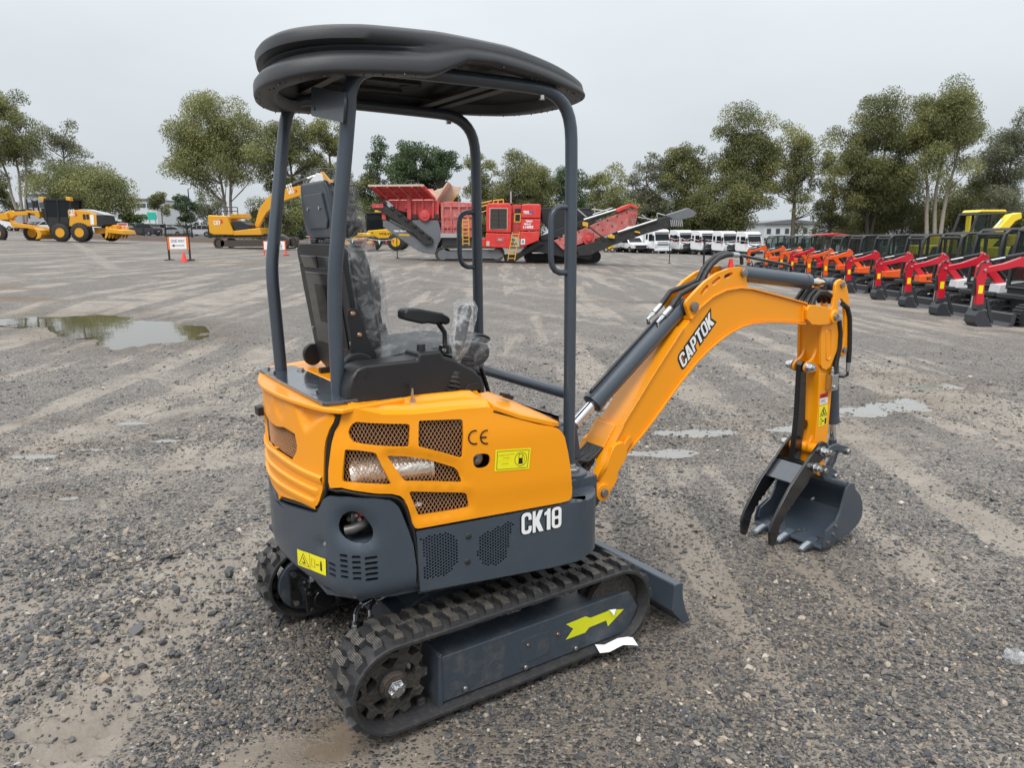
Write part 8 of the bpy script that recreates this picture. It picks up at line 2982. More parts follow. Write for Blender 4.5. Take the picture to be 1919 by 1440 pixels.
def make_frame(y0, outer):
 yc = y0 - outer * .10
 s_ = outer
 b = MB()
 cov_ = [(-.293, .222), (.540, .224), (.573, .221), (.622, .140), (.567, .046), (-.296, .048)]
 b.prism(cov_, 'y', y0 - s_ * .030, y0 - s_ * .15)
 fr = b.obj('track_frame', 'slate_dusty', EX, bev=.004)
 b = MB()
 b.prism([(-.306, .230), (-.293, .236), (-.293, .040), (-.312, .032)], 'y', y0 - s_ * .026, y0 - s_ * .155)
 b.obj('end_plate', 'slate_dusty', fr, bev=.002)
 b = MB()
 b.prism(smooth_poly([(.035, .092), (.035, .165), (.05, .178), (.16, .178), (.172, .165), (.172, .092), (.16, .08), (.05, .08)], 1), 'y', y0 - s_ * .0285, y0 - s_ * .032)
 b.obj('access_plate', 'slate_dusty', fr, bev=.0012)
 for x, z in ((-.205, .075), (.055, .066), (.292, .064)):
  MB().hexnut((x, y0 - s_ * .030, z), (0, s_, 0), .0115, .009, stud=.55).obj('bolt', 'zinc', fr)
 for x, z in ((.070, .148), (.209, .148)):
  b = MB()
  b.rev([(0, .004), (.006, .003), (.0075, -.001)][::-1], (x, y0 - s_ * .028, z), (0, s_, 0), 10)
  b.obj('screw', 'copper_bolt', fr)
 for x in (-.19, .07, .30):
  b = MB()
  b.rev([(.02, -.052), (.055, -.05), (.055, -.02), (.035, -.018), (.035, .018), (.055, .02), (.055, .05), (.02, .052)], (x, yc, .078), (0, 1, 0), 22)
  b.obj('track_roller', 'track_mud', fr, ang=30)
 # sprocket
 b = MB()
 nt_ = 11
 outl = []
 for i in range(nt_):
  a0 = 2 * math.pi * i / nt_
  for da, rr in ((-.20, .108), (-.10, .133), (.10, .133), (.20, .108)):
   outl.append((rr * math.cos(a0 + da), rr * math.sin(a0 + da)))
 hol = []
 for i in range(5):
  a0 = 2 * math.pi * (i + .3) / 5
  hol.append([(rr * math.cos(a0 + da), rr * math.sin(a0 + da)) for da, rr in ((-.36, .088), (0, .094), (.36, .088), (.16, .056), (-.16, .056))])
 v_, t_ = cdt_plate(outl, hol, .03)
 b.add([(TX0 + p[0], yc + s_ * .03, TZ + p[1]) for p in v_], t_)
 sp_ = b.obj('drive_sprocket', 'track_mud', EX, ang=30)
 solidify(sp_, .036, 0)
 b = MB()
 b.rev([(.052, -.01), (.050, .022), (.044, .026), (.040, .030), (.040, .040)], (TX0, yc + s_ * .04, TZ), (0, s_, 0), 24)
 b.obj('hub', 'track_mud', sp_, ang=30)
 b = MB()
 b.rev([(.0405, .030), (.0395, .036), (.036, .037)], (TX0, yc + s_ * .04, TZ), (0, s_, 0), 24)
 b.obj('rust_ring', 'rust', sp_, ang=30)
 b = MB()
 b.cyl((TX0, yc + s_ * .068, TZ), (TX0, yc + s_ * .090, TZ), .034, .033, 6)
 for k in range(6):
  a = R(60 * k + 30)
  b.box((TX0 + .020 * math.cos(a), yc + s_ * .093, TZ + .020 * math.sin(a)), (.013, .010, .012), Matrix.Rotation(-a, 3, 'Y'))
 b.cyl((TX0, yc + s_ * .085, TZ), (TX0, yc + s_ * .106, TZ), .0165, .0155, 16)
 b.obj('hub_nut', 'zinc', sp_, bev=.0015)
 # front idler
 b = MB()
 b.rev([(.03, -.05), (.125, -.045), (.125, -.02), (.10, -.018), (.10, .018), (.125, .02), (.125, .045), (.03, .05)], (TX1 + .005, yc, TZ), (0, 1, 0), 28)
 b.obj('idler_wheel', 'track_mud', EX, ang=30)
 return fr

make_track(-.57, -1)
make_track(.57, 1)
frR = make_frame(-.57, -1)
frL = make_frame(.57, 1)
# yellow arrow sticker, one corner peeling; the strip that came off
AR = [(.247, .178), (.343, .182), (.366, .168), (.458, .170), (.462, .173), (.543, .152), (.459, .102), (.449, .131), (.362, .128), (.342, .112), (.245, .113), (.282, .148)]
v, tri = cdt_plate(AR, [], .05)
b = MB()
b.add([(p[0], -.5415, p[1]) for p in v], [t if (v[t[1]][0] - v[t[0]][0]) * (v[t[2]][1] - v[t[0]][1]) - (v[t[2]][0] - v[t[0]][0]) * (v[t[1]][1] - v[t[0]][1]) > 0 else t[::-1] for t in tri])
dec = b.obj('arrow_sticker', 'arrow_yellow', frR, smooth=False)
b = MB()
b.add([(.464, -.5425, .1735), (.500, -.5425, .166), (.478, -.556, .150)], [(0, 1, 2), (2, 1, 0)])
b.obj('peeled_corner', 'paper_white', dec, smooth=False)
b = MB()
pts = [(.39, -.545), (.43, -.556), (.49, -.566), (.53, -.580), (.552, -.588)]
b.add([(x, y, .046 + .008 * math.sin(x * 40)) for x, y in pts] + [(x - .012, y - .045, .040 + .008 * math.sin(x * 40 + .6)) for x, y in pts], [(i, 5 + i, 6 + i, i + 1) for i in range(4)])
o = b.obj('backing_paper', 'paper_white', dec)
solidify(o, .001)
# centre frame, slew ring, blade
b = MB()
b.bx(-.36, .36, -.36, .36, .20, .30)
b.prism([(-.30, .30), (-.16, .37), (.18, .37), (.30, .30)], 'y', -.30, .30)
b.cyl((0, 0, .34), (0, 0, .425), .30, .30, 40)
for sx in (-.21, .17):
 b.prism([(-.42, .29), (-.30, .33), (-.18, .36), (-.18, .22), (-.42, .16)], 'x', sx, sx + .12)
 b.prism([(.42, .29), (.30, .33), (.18, .36), (.18, .22), (.42, .16)], 'x', sx, sx + .12)
b.obj('centre_frame', 'slate_dusty', EX, bev=.005)
b = MB()
b.cyl((-.02, 0, .415), (-.02, 0, .46), .42, .42, 48)
b.prism([(-.60, -.30), (-.60, .40), (-.40, .50), (.25, .54), (.30, .40), (.30, -.50), (.24, -.545), (-.42, -.44), (-.53, -.39)], 'z', .445, .462)
b.obj('slew_frame', 'slate_dusty', EX)
b = MB()
BL = [(.794, .197), (.800, .201), (.838, .200), (.846, .192), (.848, .15), (.852, .12), (.867, .071), (.898, .004), (.862, .000), (.80, .066), (.785, .085), (.790, .12)]
b.prism(BL, 'y', -.575, .575)
blade = b.obj('dozer_blade', 'slate_paint', EX, bev=.004)
for y in (-.22, .22):
 b = MB()
 b.prism([(.28, .26), (.50, .22), (.79, .17), (.79, .08), (.50, .12), (.28, .18)], 'y', y - .025, y + .025)
 b.obj('blade_arm', 'slate_paint', blade, bev=.004)
b = MB()
b.tube([(.35, 0, .33), (.60, 0, .26)], .028, 14)
b.tube([(.60, 0, .26), (.77, 0, .19)], .014, 12)
b.obj('blade_cylinder', 'slate_paint', blade)
b = MB()
b.hexnut((.47, -.345, .385), (-.1, -1, .25), .016, .016, stud=.6)
b.obj('bolt', 'zinc', EX)
# travel motors with hose fittings
for sy in (1, -1):
 b = MB()
 b.cyl((TX0, sy * .39, TZ), (TX0, sy * .365, TZ), .118, .118, 28)
 mo = b.obj('travel_motor', 'slate_dusty', EX, bev=.003)
 b = MB()
 b.prism([(TX0 - .075, TZ - .085), (TX0 - .075, TZ + .075), (TX0 + .075, TZ + .085), (TX0 + .08, TZ - .08)], 'y', sy * .365, sy * .347)
 b.cyl((TX0 + .008, sy * .347, TZ), (TX0 + .008, sy * .245, TZ - .004), .058, .056, 24)
 b.prism([(TX0 - .05, TZ - .055), (TX0 - .055, TZ + .05), (TX0 + .02, TZ + .062), (TX0 + .072, TZ + .04), (TX0 + .072, TZ - .045), (TX0 + .02, TZ - .06)], 'y', sy * .262, sy * .205)
 b.cyl((TX0 + .016, sy * .205, TZ - .004), (TX0 + .016, sy * .188, TZ - .004), .042, .040, 20)
 b.bx(TX0 - .035, TX0 + .075, sy * .235 - .03, sy * .235 + .03, TZ + .05, TZ + .075)
 b.obj('motor_body', 'black_gloss', mo, bev=.004)
 for x, z in ((-.038, .03), (.062, .02), (-.03, -.045)):
  MB().cyl((TX0 + x, sy * .206, TZ + z), (TX0 + x, sy * .19, TZ + z), .0105, .0105, 12).obj('cap_screw', 'black_plastic', mo, bev=.002)
 for x, z in ((-.058, .062), (-.055, -.068)):
  MB().hexnut((TX0 + x, sy * .347, TZ + z), (0, -sy, 0), .013, .010, stud=0).obj('bolt', 'zinc', mo)
 b = MB()
 for k, x in enumerate((-.012, .045)):
  b.cyl((TX0 + x, sy * .235, TZ + .072), (TX0 + x, sy * .235, TZ + .086), .015, None, 6)
  b.cyl((TX0 + x, sy * .235, TZ + .086), (TX0 + x, sy * .235, TZ + .104), .0105, None, 8)
  b.tube([(TX0 + x, sy * .235, TZ + .10), (TX0 + x + .003, sy * .23, TZ + .122), (TX0 + x + .016, sy * .215, TZ + .134), (TX0 + x + .04, sy * .20, TZ + .136)], .007, 8)
  b.cyl((TX0 + x + .04, sy * .20, TZ + .136), (TX0 + x + .085, sy * .185, TZ + .136), .011, None, 10)
 b.obj('hose_fitting', 'zinc', mo, ang=30)
 b = MB()
 for k, x in enumerate((-.012, .045)):
  b.tube([(TX0 + x + .08, sy * .185, TZ + .136), (TX0 + x + .15, sy * .165, TZ + .136), (-.25, sy * (.14 - k * .03), TZ + .12), (-.12, sy * .10, TZ + .13)], .0125, 10)
 b.obj('hose', 'rubber_hose', mo, ang=60)

# --- swing post and boom
YB = -.25
b = MB()
b.tube([(.375, -.40, .47), (.375, -.40, .735)], .062, 24)
b.prism([(.30, -.46), (.30, -.25), (.46, -.25), (.46, -.46)], 'z', .60, .72)
b.prism(smooth_poly([(.25, -.575), (.25, -.20), (.42, -.20), (.47, -.28), (.47, -.40), (.40, -.53), (.33, -.58)], 1), 'z', .455, .682)
sw = b.obj('swing_post', 'slate_paint', EX, bev=.006)
b = MB()
b.cyl((.375, -.40, .735), (.375, -.40, .748), .034, None, 6)
b.cyl((.375, -.40, .748), (.375, -.40, .762), .018, None, 12)
b.obj('post_nut', 'zinc', sw, bev=.002)
b = MB()
for y in (YB - .055, YB + .055):
 b.prism([(.40, .70), (.46, .745), (.56, .64), (.615, .62), (.63, .585), (.60, .545), (.56, .50), (.47, .455), (.40, .46)], 'y', y - .018, y + .018)
b.bx(.40, .50, YB - .055, YB + .055, .46, .70)
b.prism([(.42, .70), (.42, .86), (.46, .885), (.50, .86), (.53, .70)], 'y', YB - .03, YB - .012)
b.prism([(.42, .70), (.42, .86), (.46, .885), (.50, .86), (.53, .70)], 'y', YB + .012, YB + .03)
b.obj('swing_bracket', 'slate_paint', EX, bev=.005)

TOPC = [(.625, .735), (.671, .792), (.891, 1.052), (1.060, 1.240), (1.099, 1.275), (1.16, 1.325), (1.234, 1.367), (1.323, 1.392), (1.415, 1.398), (1.499, 1.390), (1.69, 1.350), (1.922, 1.298)]
BOTC = [(.690, .700), (.74, .735), (.819, .795), (.895, .862), (1.039, .998), (1.13, 1.076), (1.216, 1.134), (1.29, 1.173), (1.36, 1.203), (1.44, 1.226), (1.513, 1.236), (1.62, 1.235), (1.728, 1.228), (1.92, 1.205)]
b = MB()
b.prism(TOPC + BOTC[::-1], 'y', YB - .066, YB + .066)
boom = b.obj('boom', 'orange_paint', EX, bev=.003, ang=25)

def flange(pts, th, w, parent, name, m='orange_weld', side=1):
 """Steel strip that follows a curved edge of the boom."""
 b_ = MB()
 n_ = len(pts)
 off = []
 for i in range(n_):
  a, c = pts[max(0, i - 1)], pts[min(n_ - 1, i + 1)]
  dx, dz = c[0] - a[0], c[1] - a[1]
  L = math.hypot(dx, dz)
  off.append((pts[i][0] - dz / L * th * side, pts[i][1] + dx / L * th * side))
 b_.prism(pts + off[::-1], 'y', YB - w, YB + w)
 return b_.obj(name, m, parent, bev=.002, ang=25)

flange([(p[0], p[1]) for p in TOPC[:4]], .010, .074, boom, 'top_flange')
flange(TOPC[4:], .009, .077, boom, 'top_flange')
flange(BOTC, .010, .078, boom, 'bottom_flange', side=-1)
# base fork
LUG = [(.555, .575), (.540, .600), (.545, .625), (.565, .645), (.600, .678), (.612, .727), (.635, .772), (.655, .785), (.690, .79), (.715, .76), (.712, .715), (.690, .690), (.668, .660), (.664, .630), (.645, .600), (.621, .585), (.605, .565), (.580, .555)]
for s_ in (-1, 1):
 b = MB()
 y0 = YB + s_ * .088
 b.prism(LUG, 'y', y0 - .013, y0 + .013)
 b.rev([(.0, .0), (.037, 0), (.037, .012), (0, .012)], (.579, y0 + s_ * .012, .590), (0, s_, 0), 24)
 lug = b.obj('base_lug', 'orange_paint', boom, bev=.003, ang=25)
 b = MB()
 b.cyl((.579, y0 + s_ * .02, .590), (.579, y0 + s_ * .036, .590), .019, .0175, 18)
 b.obj('pivot_pin', 'raw_steel', boom, bev=.002)
 b = MB()
 b.prism(smooth_poly([(.668, .715), (.700, .755), (.735, .80), (.755, .80), (.762, .78), (.725, .735), (.690, .70)], 1), 'y', YB + s_ * .068, YB + s_ * .084)
 b.obj('side_gusset', 'orange_weld', boom, bev=.002)
# yoke plate with the round hose opening
sl = Vector((.671 - .565, 0, .800 - .655)).normalized()
o0 = Vector((.563, YB, .662))
yo = [(-.02, -.104), (.055, -.104), (.085, -.098), (.125, -.078), (.24, -.078), (.24, .078), (.125, .078), (.085, .105), (.055, .125), (-.02, .125), (-.02, .07)] + [(.012 + .066 * math.cos(a), .066 * math.sin(a)) for a in np.linspace(math.pi / 2, -math.pi / 2, 13)] + [(-.02, -.07)]
v, tri = cdt_plate(yo, [], .05)
b = MB()
b.add([tuple(o0 + sl * p[0] + Vector((0, p[1], 0))) for p in v], tri)
o = b.obj('yoke_plate', 'orange_paint', boom, ang=30)
solidify(o, .022, 0)
b = MB()
v2 = [(.115, -.058), (.225, -.058), (.225, .058), (.115, .058)]
nrm = Vector((-sl.z, 0, sl.x))
b.add([tuple(o0 + sl * p[0] + Vector((0, p[1], 0)) + nrm * h) for h in (.010, .020) for p in v2], [(3, 2, 1, 0), (4, 5, 6, 7)] + [(i, (i + 1) % 4, 4 + (i + 1) % 4, 4 + i) for i in range(4)])
b.obj('cover_plate', 'orange_weld', boom, bev=.003)
b = MB()
for k in range(6):
 y = YB - .045 + k * .018
 b.tube([(.46, y * .6 - .10, .70), (.50, y * .9 - .02, .725), (.545, y, .715 + .004 * (k % 2)), (.585, y, .735), (.64, y, .775)], .0095, 8)
for k in range(3):
 b.tube([(.49, YB - .04 + k * .035, .62), (.53, YB - .03 + k * .03, .66), (.58, YB - .03 + k * .03, .70), (.63, YB, .76)], .0095, 8)
hs_ = b.obj('hose_bundle', 'rubber_hose', boom, ang=60)
# ears that carry the two rams
EAR = [(1.095, 1.268), (1.099, 1.276), (1.072, 1.329), (1.065, 1.347), (1.074, 1.363), (1.135, 1.408), (1.182, 1.44), (1.256, 1.475), (1.331, 1.493), (1.41, 1.5), (1.443, 1.492), (1.455, 1.479), (1.456, 1.436), (1.466, 1.410), (1.485, 1.394), (1.415, 1.398), (1.323, 1.392), (1.234, 1.367), (1.16, 1.325)]

slots = [capsule((1.163, 1.390), (1.193, 1.415), .0105), capsule((1.233, 1.430), (1.270, 1.450), .0105), capsule((1.313, 1.457), (1.350, 1.467), .0105)]
for s_ in (-1, 1):
 v, tri = cdt_plate(EAR, slots, .05)
 b = MB()
 y0 = YB + s_ * .062
 b.add([(p[0], y0, p[1]) for p in v], tri)
 e = b.obj('ram_ear', 'orange_paint', boom, ang=30)
 solidify(e, .016, 0)
for x, z, r_ in ((1.11, 1.334, .021), (1.428, 1.471, .018)):
 b = MB()
 b.rev([(.0, -.088), (r_, -.086), (r_, -.07), (r_ * .8, -.069), (r_ * .8, .069), (r_, .07), (r_, .086), (0, .088)], (x, YB, z), (0, 1, 0), 20)
 b.obj('ram_pin', 'raw_steel', boom, ang=30)
MB().cyl((1.39, YB - .03, 1.49), (1.39, YB - .03, 1.535), .016, .007, 10).obj('thread_plug', 'label_red', boom)
# tip cheeks
CH = [(1.895, 1.300), (1.998, 1.290), (2.078, 1.274), (2.130, 1.250), (2.160, 1.225), (2.150, 1.203), (2.118, 1.194), (2.055, 1.184), (1.91, 1.200)]
for s_ in (-1, 1):
 y0 = YB + s_ * .084
 b = MB()
 b.prism(smooth_poly(CH, 1), 'y', y0 - .008, y0 + .008)
 b.rev([(.036, -.01), (.036, .014), (.030, .018), (0, .018)], (2.128, y0, 1.224), (0, s_, 0), 24)
 b.obj('tip_cheek', 'orange_paint', boom, bev=.003, ang=25)
b = MB()
b.prism([(1.89, 1.292), (1.97, 1.285), (1.99, 1.245), (1.93, 1.205), (1.89, 1.21)], 'y', YB - .076, YB + .076)
b.obj('tip_block', 'orange_weld', boom, bev=.004)
b = MB()
b.cyl((2.128, YB - .112, 1.224), (2.128, YB + .112, 1.224), .018, None, 18)
b.obj('arm_pin', 'raw_steel', boom, bev=.002)
# maker's name up the side
_bx, _bu = Vector((.72, 0, .72)).normalized(), Vector((-.72, 0, .72)).normalized()
print_block('CAPTOK', boom, lambda u, v, l: tuple(Vector((1.066, YB - .0662 - l, 1.060)) + _bx * (.268 * u + .016 * v) + _bu * (.062 * v)), (0, 0), .13)

def ram(name, p0, p1, split, rb, rr, parent, pipe=0, mb='slate_paint', collar=.0):
 """Hydraulic ram: barrel from p0 to the split, bright rod on to p1."""
 a, c = Vector(p0), Vector(p1)
 d = c - a
 m_ = a + d * split
 u = d.normalized()
 b_ = MB()
 b_.rev([(0, 0), (rb * .8, 0), (rb * .8, rb * .9), (rb, rb * 1.0), (rb, (m_ - a).length - rb * .9), (rb * 1.06, (m_ - a).length - rb * .88), (rb * 1.06, (m_ - a).length), (rr * 1.2, (m_ - a).length + .002)], a, u, 24)
 o_ = b_.obj(name, mb, parent, ang=30)
 MB().cyl(m_ - u * .02, c - u * (rr * 1.2), rr, rr, 18).obj('piston_rod', 'chrome', o_)
 b_ = MB()
 b_.cyl(c - Vector((0, rr * 1.7, 0)), c + Vector((0, rr * 1.7, 0)), rr * 1.75, None, 20)
 b_.cyl(c - u * rr * 3.0, c, rr * 1.25, rr * 1.3, 16)
 b_.cyl(a - Vector((0, rr * 1.7, 0)), a + Vector((0, rr * 1.7, 0)), rr * 1.6, None, 20)
 b_.obj('ram_eye', mb, o_, ang=30)
 return o_, u

r1, u1 = ram('boom_ram', (1.11, YB, 1.334), (.455, YB, .835), .775, .043, .021, EX)
nv = Vector((-u1.z, 0, u1.x))
if nv.z < 0:
 nv = -nv
A0 = Vector((1.11, YB, 1.334))
b = MB()
q0, q1 = A0 + u1 * .14 + nv * .051, A0 + u1 * .60 + nv * .051
b.tube([A0 + u1 * .135 + nv * .03, q0 - nv * .003, q0 + u1 * .02, q1, q1 + u1 * .015 - nv * .004, q1 + u1 * .02 - nv * .03], .0065, 8)
b.obj('hard_line', 'black_gloss', r1, ang=60)
for k, yy in enumerate((-.022, .030)):
 b = MB()
 st = A0 + u1 * .075 + nv * (.050 + .012 * k) + Vector((0, yy, 0))
 b.cyl(st - u1 * .002, st + u1 * .05, .0125, .0125, 12)
 b.cyl(st + u1 * .05, st + u1 * .075, .009, .009, 6)
 b.tube([st + u1 * .07, st + u1 * .095, st + u1 * .105 - nv * .02], .0085, 8)
 b.obj('hose_fitting', 'zinc', r1, ang=30)
 b = MB()
 path = [st, st - u1 * .08 + nv * .012, Vector((1.16, YB + yy, 1.415)), Vector((1.25, YB + yy, 1.44))]
 b.tube(path, .0125, 10)
 b.obj('hose', 'rubber_hose', r1, ang=60)
# hose loop from the ears over to the arm ram
for k, yy in enumerate((-.012, .014)):
 b = MB()
 pp = [(1.235, 1.430), (1.262, 1.475), (1.295, 1.51), (1.34, 1.538), (1.385, 1.550), (1.43, 1.553)]
 b.tube([(x, YB + yy + .012, z + .004 * k) for x, z in pp], .0125, 10)
 b.obj('hose', 'rubber_hose', boom, ang=60)
b = MB()
b.cyl((1.42, YB, 1.553), (1.475, YB, 1.549), .0125, None, 8)
b.obj('hose_fitting', 'zinc', boom)

r2, u2 = ram('arm_ram', (1.428, YB, 1.471), (2.204, YB, 1.384), .755, .038, .0195, EX)
b = MB()
b.tube([(1.47, YB, 1.549), (1.492, YB, 1.546), (1.50, YB, 1.53), (1.502, YB, 1.505)], .009, 8)
b.tube([(1.50, YB + .01, 1.548), (1.56, YB + .01, 1.538), (1.86, YB + .01, 1.493), (1.885, YB + .01, 1.484), (1.893, YB + .01, 1.462)], .0075, 8)
b.obj('hard_line', 'black_gloss', r2, ang=60)

# --- arm
ARM = [(2.066, 1.19), (2.088, .936), (2.103, .745), (2.100, .62), (2.096, .46), (2.105, .40), (2.133, .372), (2.165, .372), (2.190, .40), (2.207, .52), (2.213, .72), (2.213, .92), (2.205, 1.03), (2.15, 1.20)]
b = MB()
b.prism(ARM, 'y', YB - .058, YB + .058)
arm = b.obj('dipper_arm', 'orange_paint', EX, bev=.003, ang=25)
APL = [(2.063, 1.187), (2.091, 1.23), (2.140, 1.275), (2.150, 1.33), (2.152, 1.387), (2.168, 1.406), (2.197, 1.414), (2.229, 1.405), (2.25, 1.380), (2.273, 1.333), (2.292, 1.274), (2.299, 1.225), (2.299, 1.162), (2.304, 1.028), (2.294, 1.008), (2.268, 1.000), (2.245, 1.012), (2.258, 1.074), (2.266, 1.135), (2.262, 1.178), (2.258, 1.219), (2.243, 1.277), (2.222, 1.307), (2.199, 1.312), (2.184, 1.298), (2.196, 1.223), (2.216, 1.160), (2.218, 1.119), (2.220, 1.090), (2.210, 1.036), (2.182, .985), (2.160, .953), (2.127, .941), (2.094, .953), (2.076, .975), (2.060, 1.152)]
for s_ in (-1, 1):
 b = MB()
 y0 = YB + s_ * .064
 b.prism(APL, 'y', y0 - .008, y0 + .008)
 ck = b.obj('arm_cheek', 'orange_paint', arm, bev=.003, ang=25)
 ca = capsule((2.122, 1.14), (2.136, 1.015), .020, 8)
 b = MB()
 b.tube([(x, y0 + s_ * .008, z) for x, z in ca], .004, 6, closed=True)
 b.obj('weld_bead', 'orange_weld', arm, ang=60)
for x, z, r_ in ((2.204, 1.384, .016), (2.269, 1.035, .015)):
 b = MB()
 b.rev([(0, -.084), (r_, -.083), (r_, .083), (0, .084)], (x, YB, z), (0, 1, 0), 18)
 b.obj('ram_pin', 'raw_steel', arm, ang=30)
# lugs on the rear face for the thumb strut
for yy in (-.034, .034):
 b = MB()
 b.prism(smooth_poly([(2.085, 1.09), (2.073, 1.03), (2.045, 1.0), (2.005, .99), (1.985, .965), (1.995, .938), (2.03, .93), (2.10, .935)], 1), 'y', YB + yy - .008, YB + yy + .008)
 b.obj('strut_lug', 'orange_weld', arm, bev=.003)
 b = MB()
 b.prism(smooth_poly([(2.11, .64), (2.10, .58), (2.075, .55), (2.06, .52), (2.075, .49), (2.11, .485)], 1), 'y', YB + yy - .008, YB + yy + .008)
 b.obj('thumb_lug', 'orange_weld', arm, bev=.003)
MB().cyl((2.095, YB - .085, .512), (2.095, YB + .085, .512), .030, None, 20).obj('thumb_boss', 'orange_paint', arm, bev=.003)
b = MB()
b.cyl((2.16, YB - .066, .388), (2.16, YB + .066, .388), .037, None, 22)
b.obj('arm_boss', 'orange_paint', arm, bev=.003)
# strut nuts
for s_, x, z, y in ((-1, 2.009, .966, .05), (1, 2.009, .966, .05)):
 b = MB()
 b.cyl((x, YB + s_ * .042, z), (x, YB + s_ * .054, z), .026, None, 18)
 b.hexnut((x, YB + s_ * .054, z), (0, s_, 0), .023, .022, stud=.6)
 b.obj('lock_nut', 'zinc', arm, bev=.0015)
# grease block and stickers
b = MB()
b.bx(2.150, 2.205, YB - .098, YB - .058, .83, .915)
b.cyl((2.172, YB - .078, .915), (2.172, YB - .078, .94), .011, None, 8)
b.cyl((2.172, YB - .078, .94), (2.172, YB - .078, .955), .008, None, 8)
b.cyl((2.20, YB - .08, .86), (2.222, YB - .08, .862), .012, None, 8)
b.cyl((2.165, YB - .098, .85), (2.165, YB - .108, .85), .012, None, 8)
b.obj('valve_block', 'zinc', arm, bev=.003)
b = MB()
b.add([(x, YB - .0592, z) for x, z in ((2.112, .752), (2.181, .755), (2.178, .815), (2.108, .812))], [(0, 1, 2, 3)])
lb = b.obj('caution_sticker', 'white_print', arm, smooth=False)
b = MB()
b.add([(x, YB - .0597, z) for x, z in ((2.110, .787), (2.180, .789), (2.178, .815), (2.108, .812))], [(0, 1, 2, 3)])
b.obj('red_band', 'label_red', lb, smooth=False)
lettering('WARNING', 'ink_black', lb, (2.118, YB - .0602, .792), (1, 0, .02), (0, 0, 1), .05, .014, .02)
for i in range(3):
 b = MB()
 b.add([(x, YB - .0597, z) for x, z in ((2.117, .762 + .007 * i), (2.168 - .012 * (i % 2), .763 + .007 * i), (2.168 - .012 * (i % 2), .7655 + .007 * i), (2.117, .7645 + .007 * i))], [(0, 1, 2, 3)])
 b.obj('lettering', 'ink_black', lb, smooth=False)
AL = [(2.110, .743), (2.186, .748), (2.190, .637), (2.116, .632)]
b = MB()
b.add([(x, YB - .0592, z) for x, z in AL[::-1]], [(0, 1, 2, 3)])
al = b.obj('warning_label', 'label_yellow', arm, smooth=False)
b = MB()

def afn(u, v):      # the pictogram stands upright here: triangle above, figure below
 x = AL[3][0] + (AL[2][0] - AL[3][0]) * v
 z = AL[3][1] + (AL[0][1] - AL[3][1]) * (1 - u)
 return (x, YB - .0597, z)

def strip_arm(b_, pts, w, closed):
 k = len(pts)
 for i in range(k if closed else k - 1):
  a, c = Vector(afn(*pts[i])), Vector(afn(*pts[(i + 1) % k]))
  d = (c - a)
  nn = Vector((-d.z, 0, d.x)).normalized() * w * .05
  b_.add([a + nn, c + nn, c - nn, a - nn], [(0, 1, 2, 3)])

strip_arm(b, [(.06, .5), (.42, .86), (.42, .14)], .05, True)
strip_arm(b, [(.18, .5), (.30, .42), (.36, .6)], .08, False)
strip_arm(b, [(.5, .03), (.5, .97)], .03, False)
strip_arm(b, [(.62, .15), (.62, .35), (.9, .35), (.9, .15)], .03, True)
strip_arm(b, [(.75, .4), (.75, .6)], .08, False)
strip_arm(b, [(.62, .8), (.92, .8)], .16, False)
b.obj('lettering', 'ink_black', al, smooth=False)
# hoses down the arm
for k, (yy, pp) in enumerate(((-.076, [(2.19, 1.285), (2.235, 1.262), (2.262, 1.21), (2.275, 1.13), (2.285, 1.04), (2.288, .965)]), (-.074, [(2.20, 1.20), (2.222, 1.13), (2.224, 1.05), (2.205, .97), (2.195, .90)]))):
 b = MB()
 b.tube([(x + .028 * (k == 0), YB + yy, z) for x, z in pp], .0135, 10)
 b.obj('hose', 'rubber_hose', arm, ang=60)
 e = pp[-1]
 b = MB()
 b.cyl((e[0] + .028 * (k == 0), YB + yy, e[1] + .01), (e[0] + .028 * (k == 0), YB + yy, e[1] - .05), .011, None, 8)
 b.obj('hose_fitting', 'zinc', arm)
b = MB()
b.tube([(2.316, YB - .076, .925), (2.316, YB - .076, .895), (2.305, YB - .06, .885), (2.285, YB - .02, .885)], .008, 8)
b.obj('hard_line', 'black_gloss', arm, ang=60)
for k in range(4):
 b = MB()
 z0 = 1.29 + .012 * k
 pp = [(1.985, z0 - .02), (2.01 + .006 * k, 1.325 + .007 * k), (2.05, 1.352 + .006 * k), (2.10, 1.350 + .004 * k), (2.16, 1.325), (2.19, 1.29)]
 b.tube([(x, YB - .05 + .03 * k, z) for x, z in pp], .0125, 9)
 b.obj('hose', 'rubber_hose', boom, ang=60)

# --- bucket ram, linkage, bucket
r3, u3 = ram('bucket_ram', (2.272, YB, 1.030), (2.355, YB, .463), .735, .036, .0175, EX)
LK = [(2.175, .475), (2.195, .512), (2.251, .522), (2.338, .497), (2.385, .478), (2.392, .455), (2.378, .440), (2.345, .442), (2.318, .462), (2.250, .485), (2.210, .478), (2.205, .455), (2.19, .452)]
LK2 = [(2.342, .45), (2.335, .405), (2.300, .365), (2.285, .325), (2.255, .318), (2.242, .34), (2.262, .375), (2.295, .415), (2.318, .455)]
for s_ in (-1, 1):
 b = MB()
 b.prism(smooth_poly(LK, 1), 'y', YB + s_ * .070, YB + s_ * .084)
 b.obj('bucket_link', 'slate_paint', EX, bev=.003)
b = MB()
b.prism(smooth_poly(LK2, 1), 'y', YB - .045, YB - .020)
b.prism(smooth_poly(LK2, 1), 'y', YB + .020, YB + .045)
b.obj('bucket_link', 'slate_paint', EX, bev=.003)
WB0, WB1 = -.460, -.045
SIDE = [(2.172, .318), (2.202, .343), (2.239, .335), (2.258, .298), (2.300, .262), (2.330, .218), (2.345, .165), (2.340, .125), (2.315, .092), (2.265, .064), (2.20, .046), (2.03, .034), (2.005, .060), (2.02, .115), (2.105, .155), (2.135, .20), (2.160, .285)]
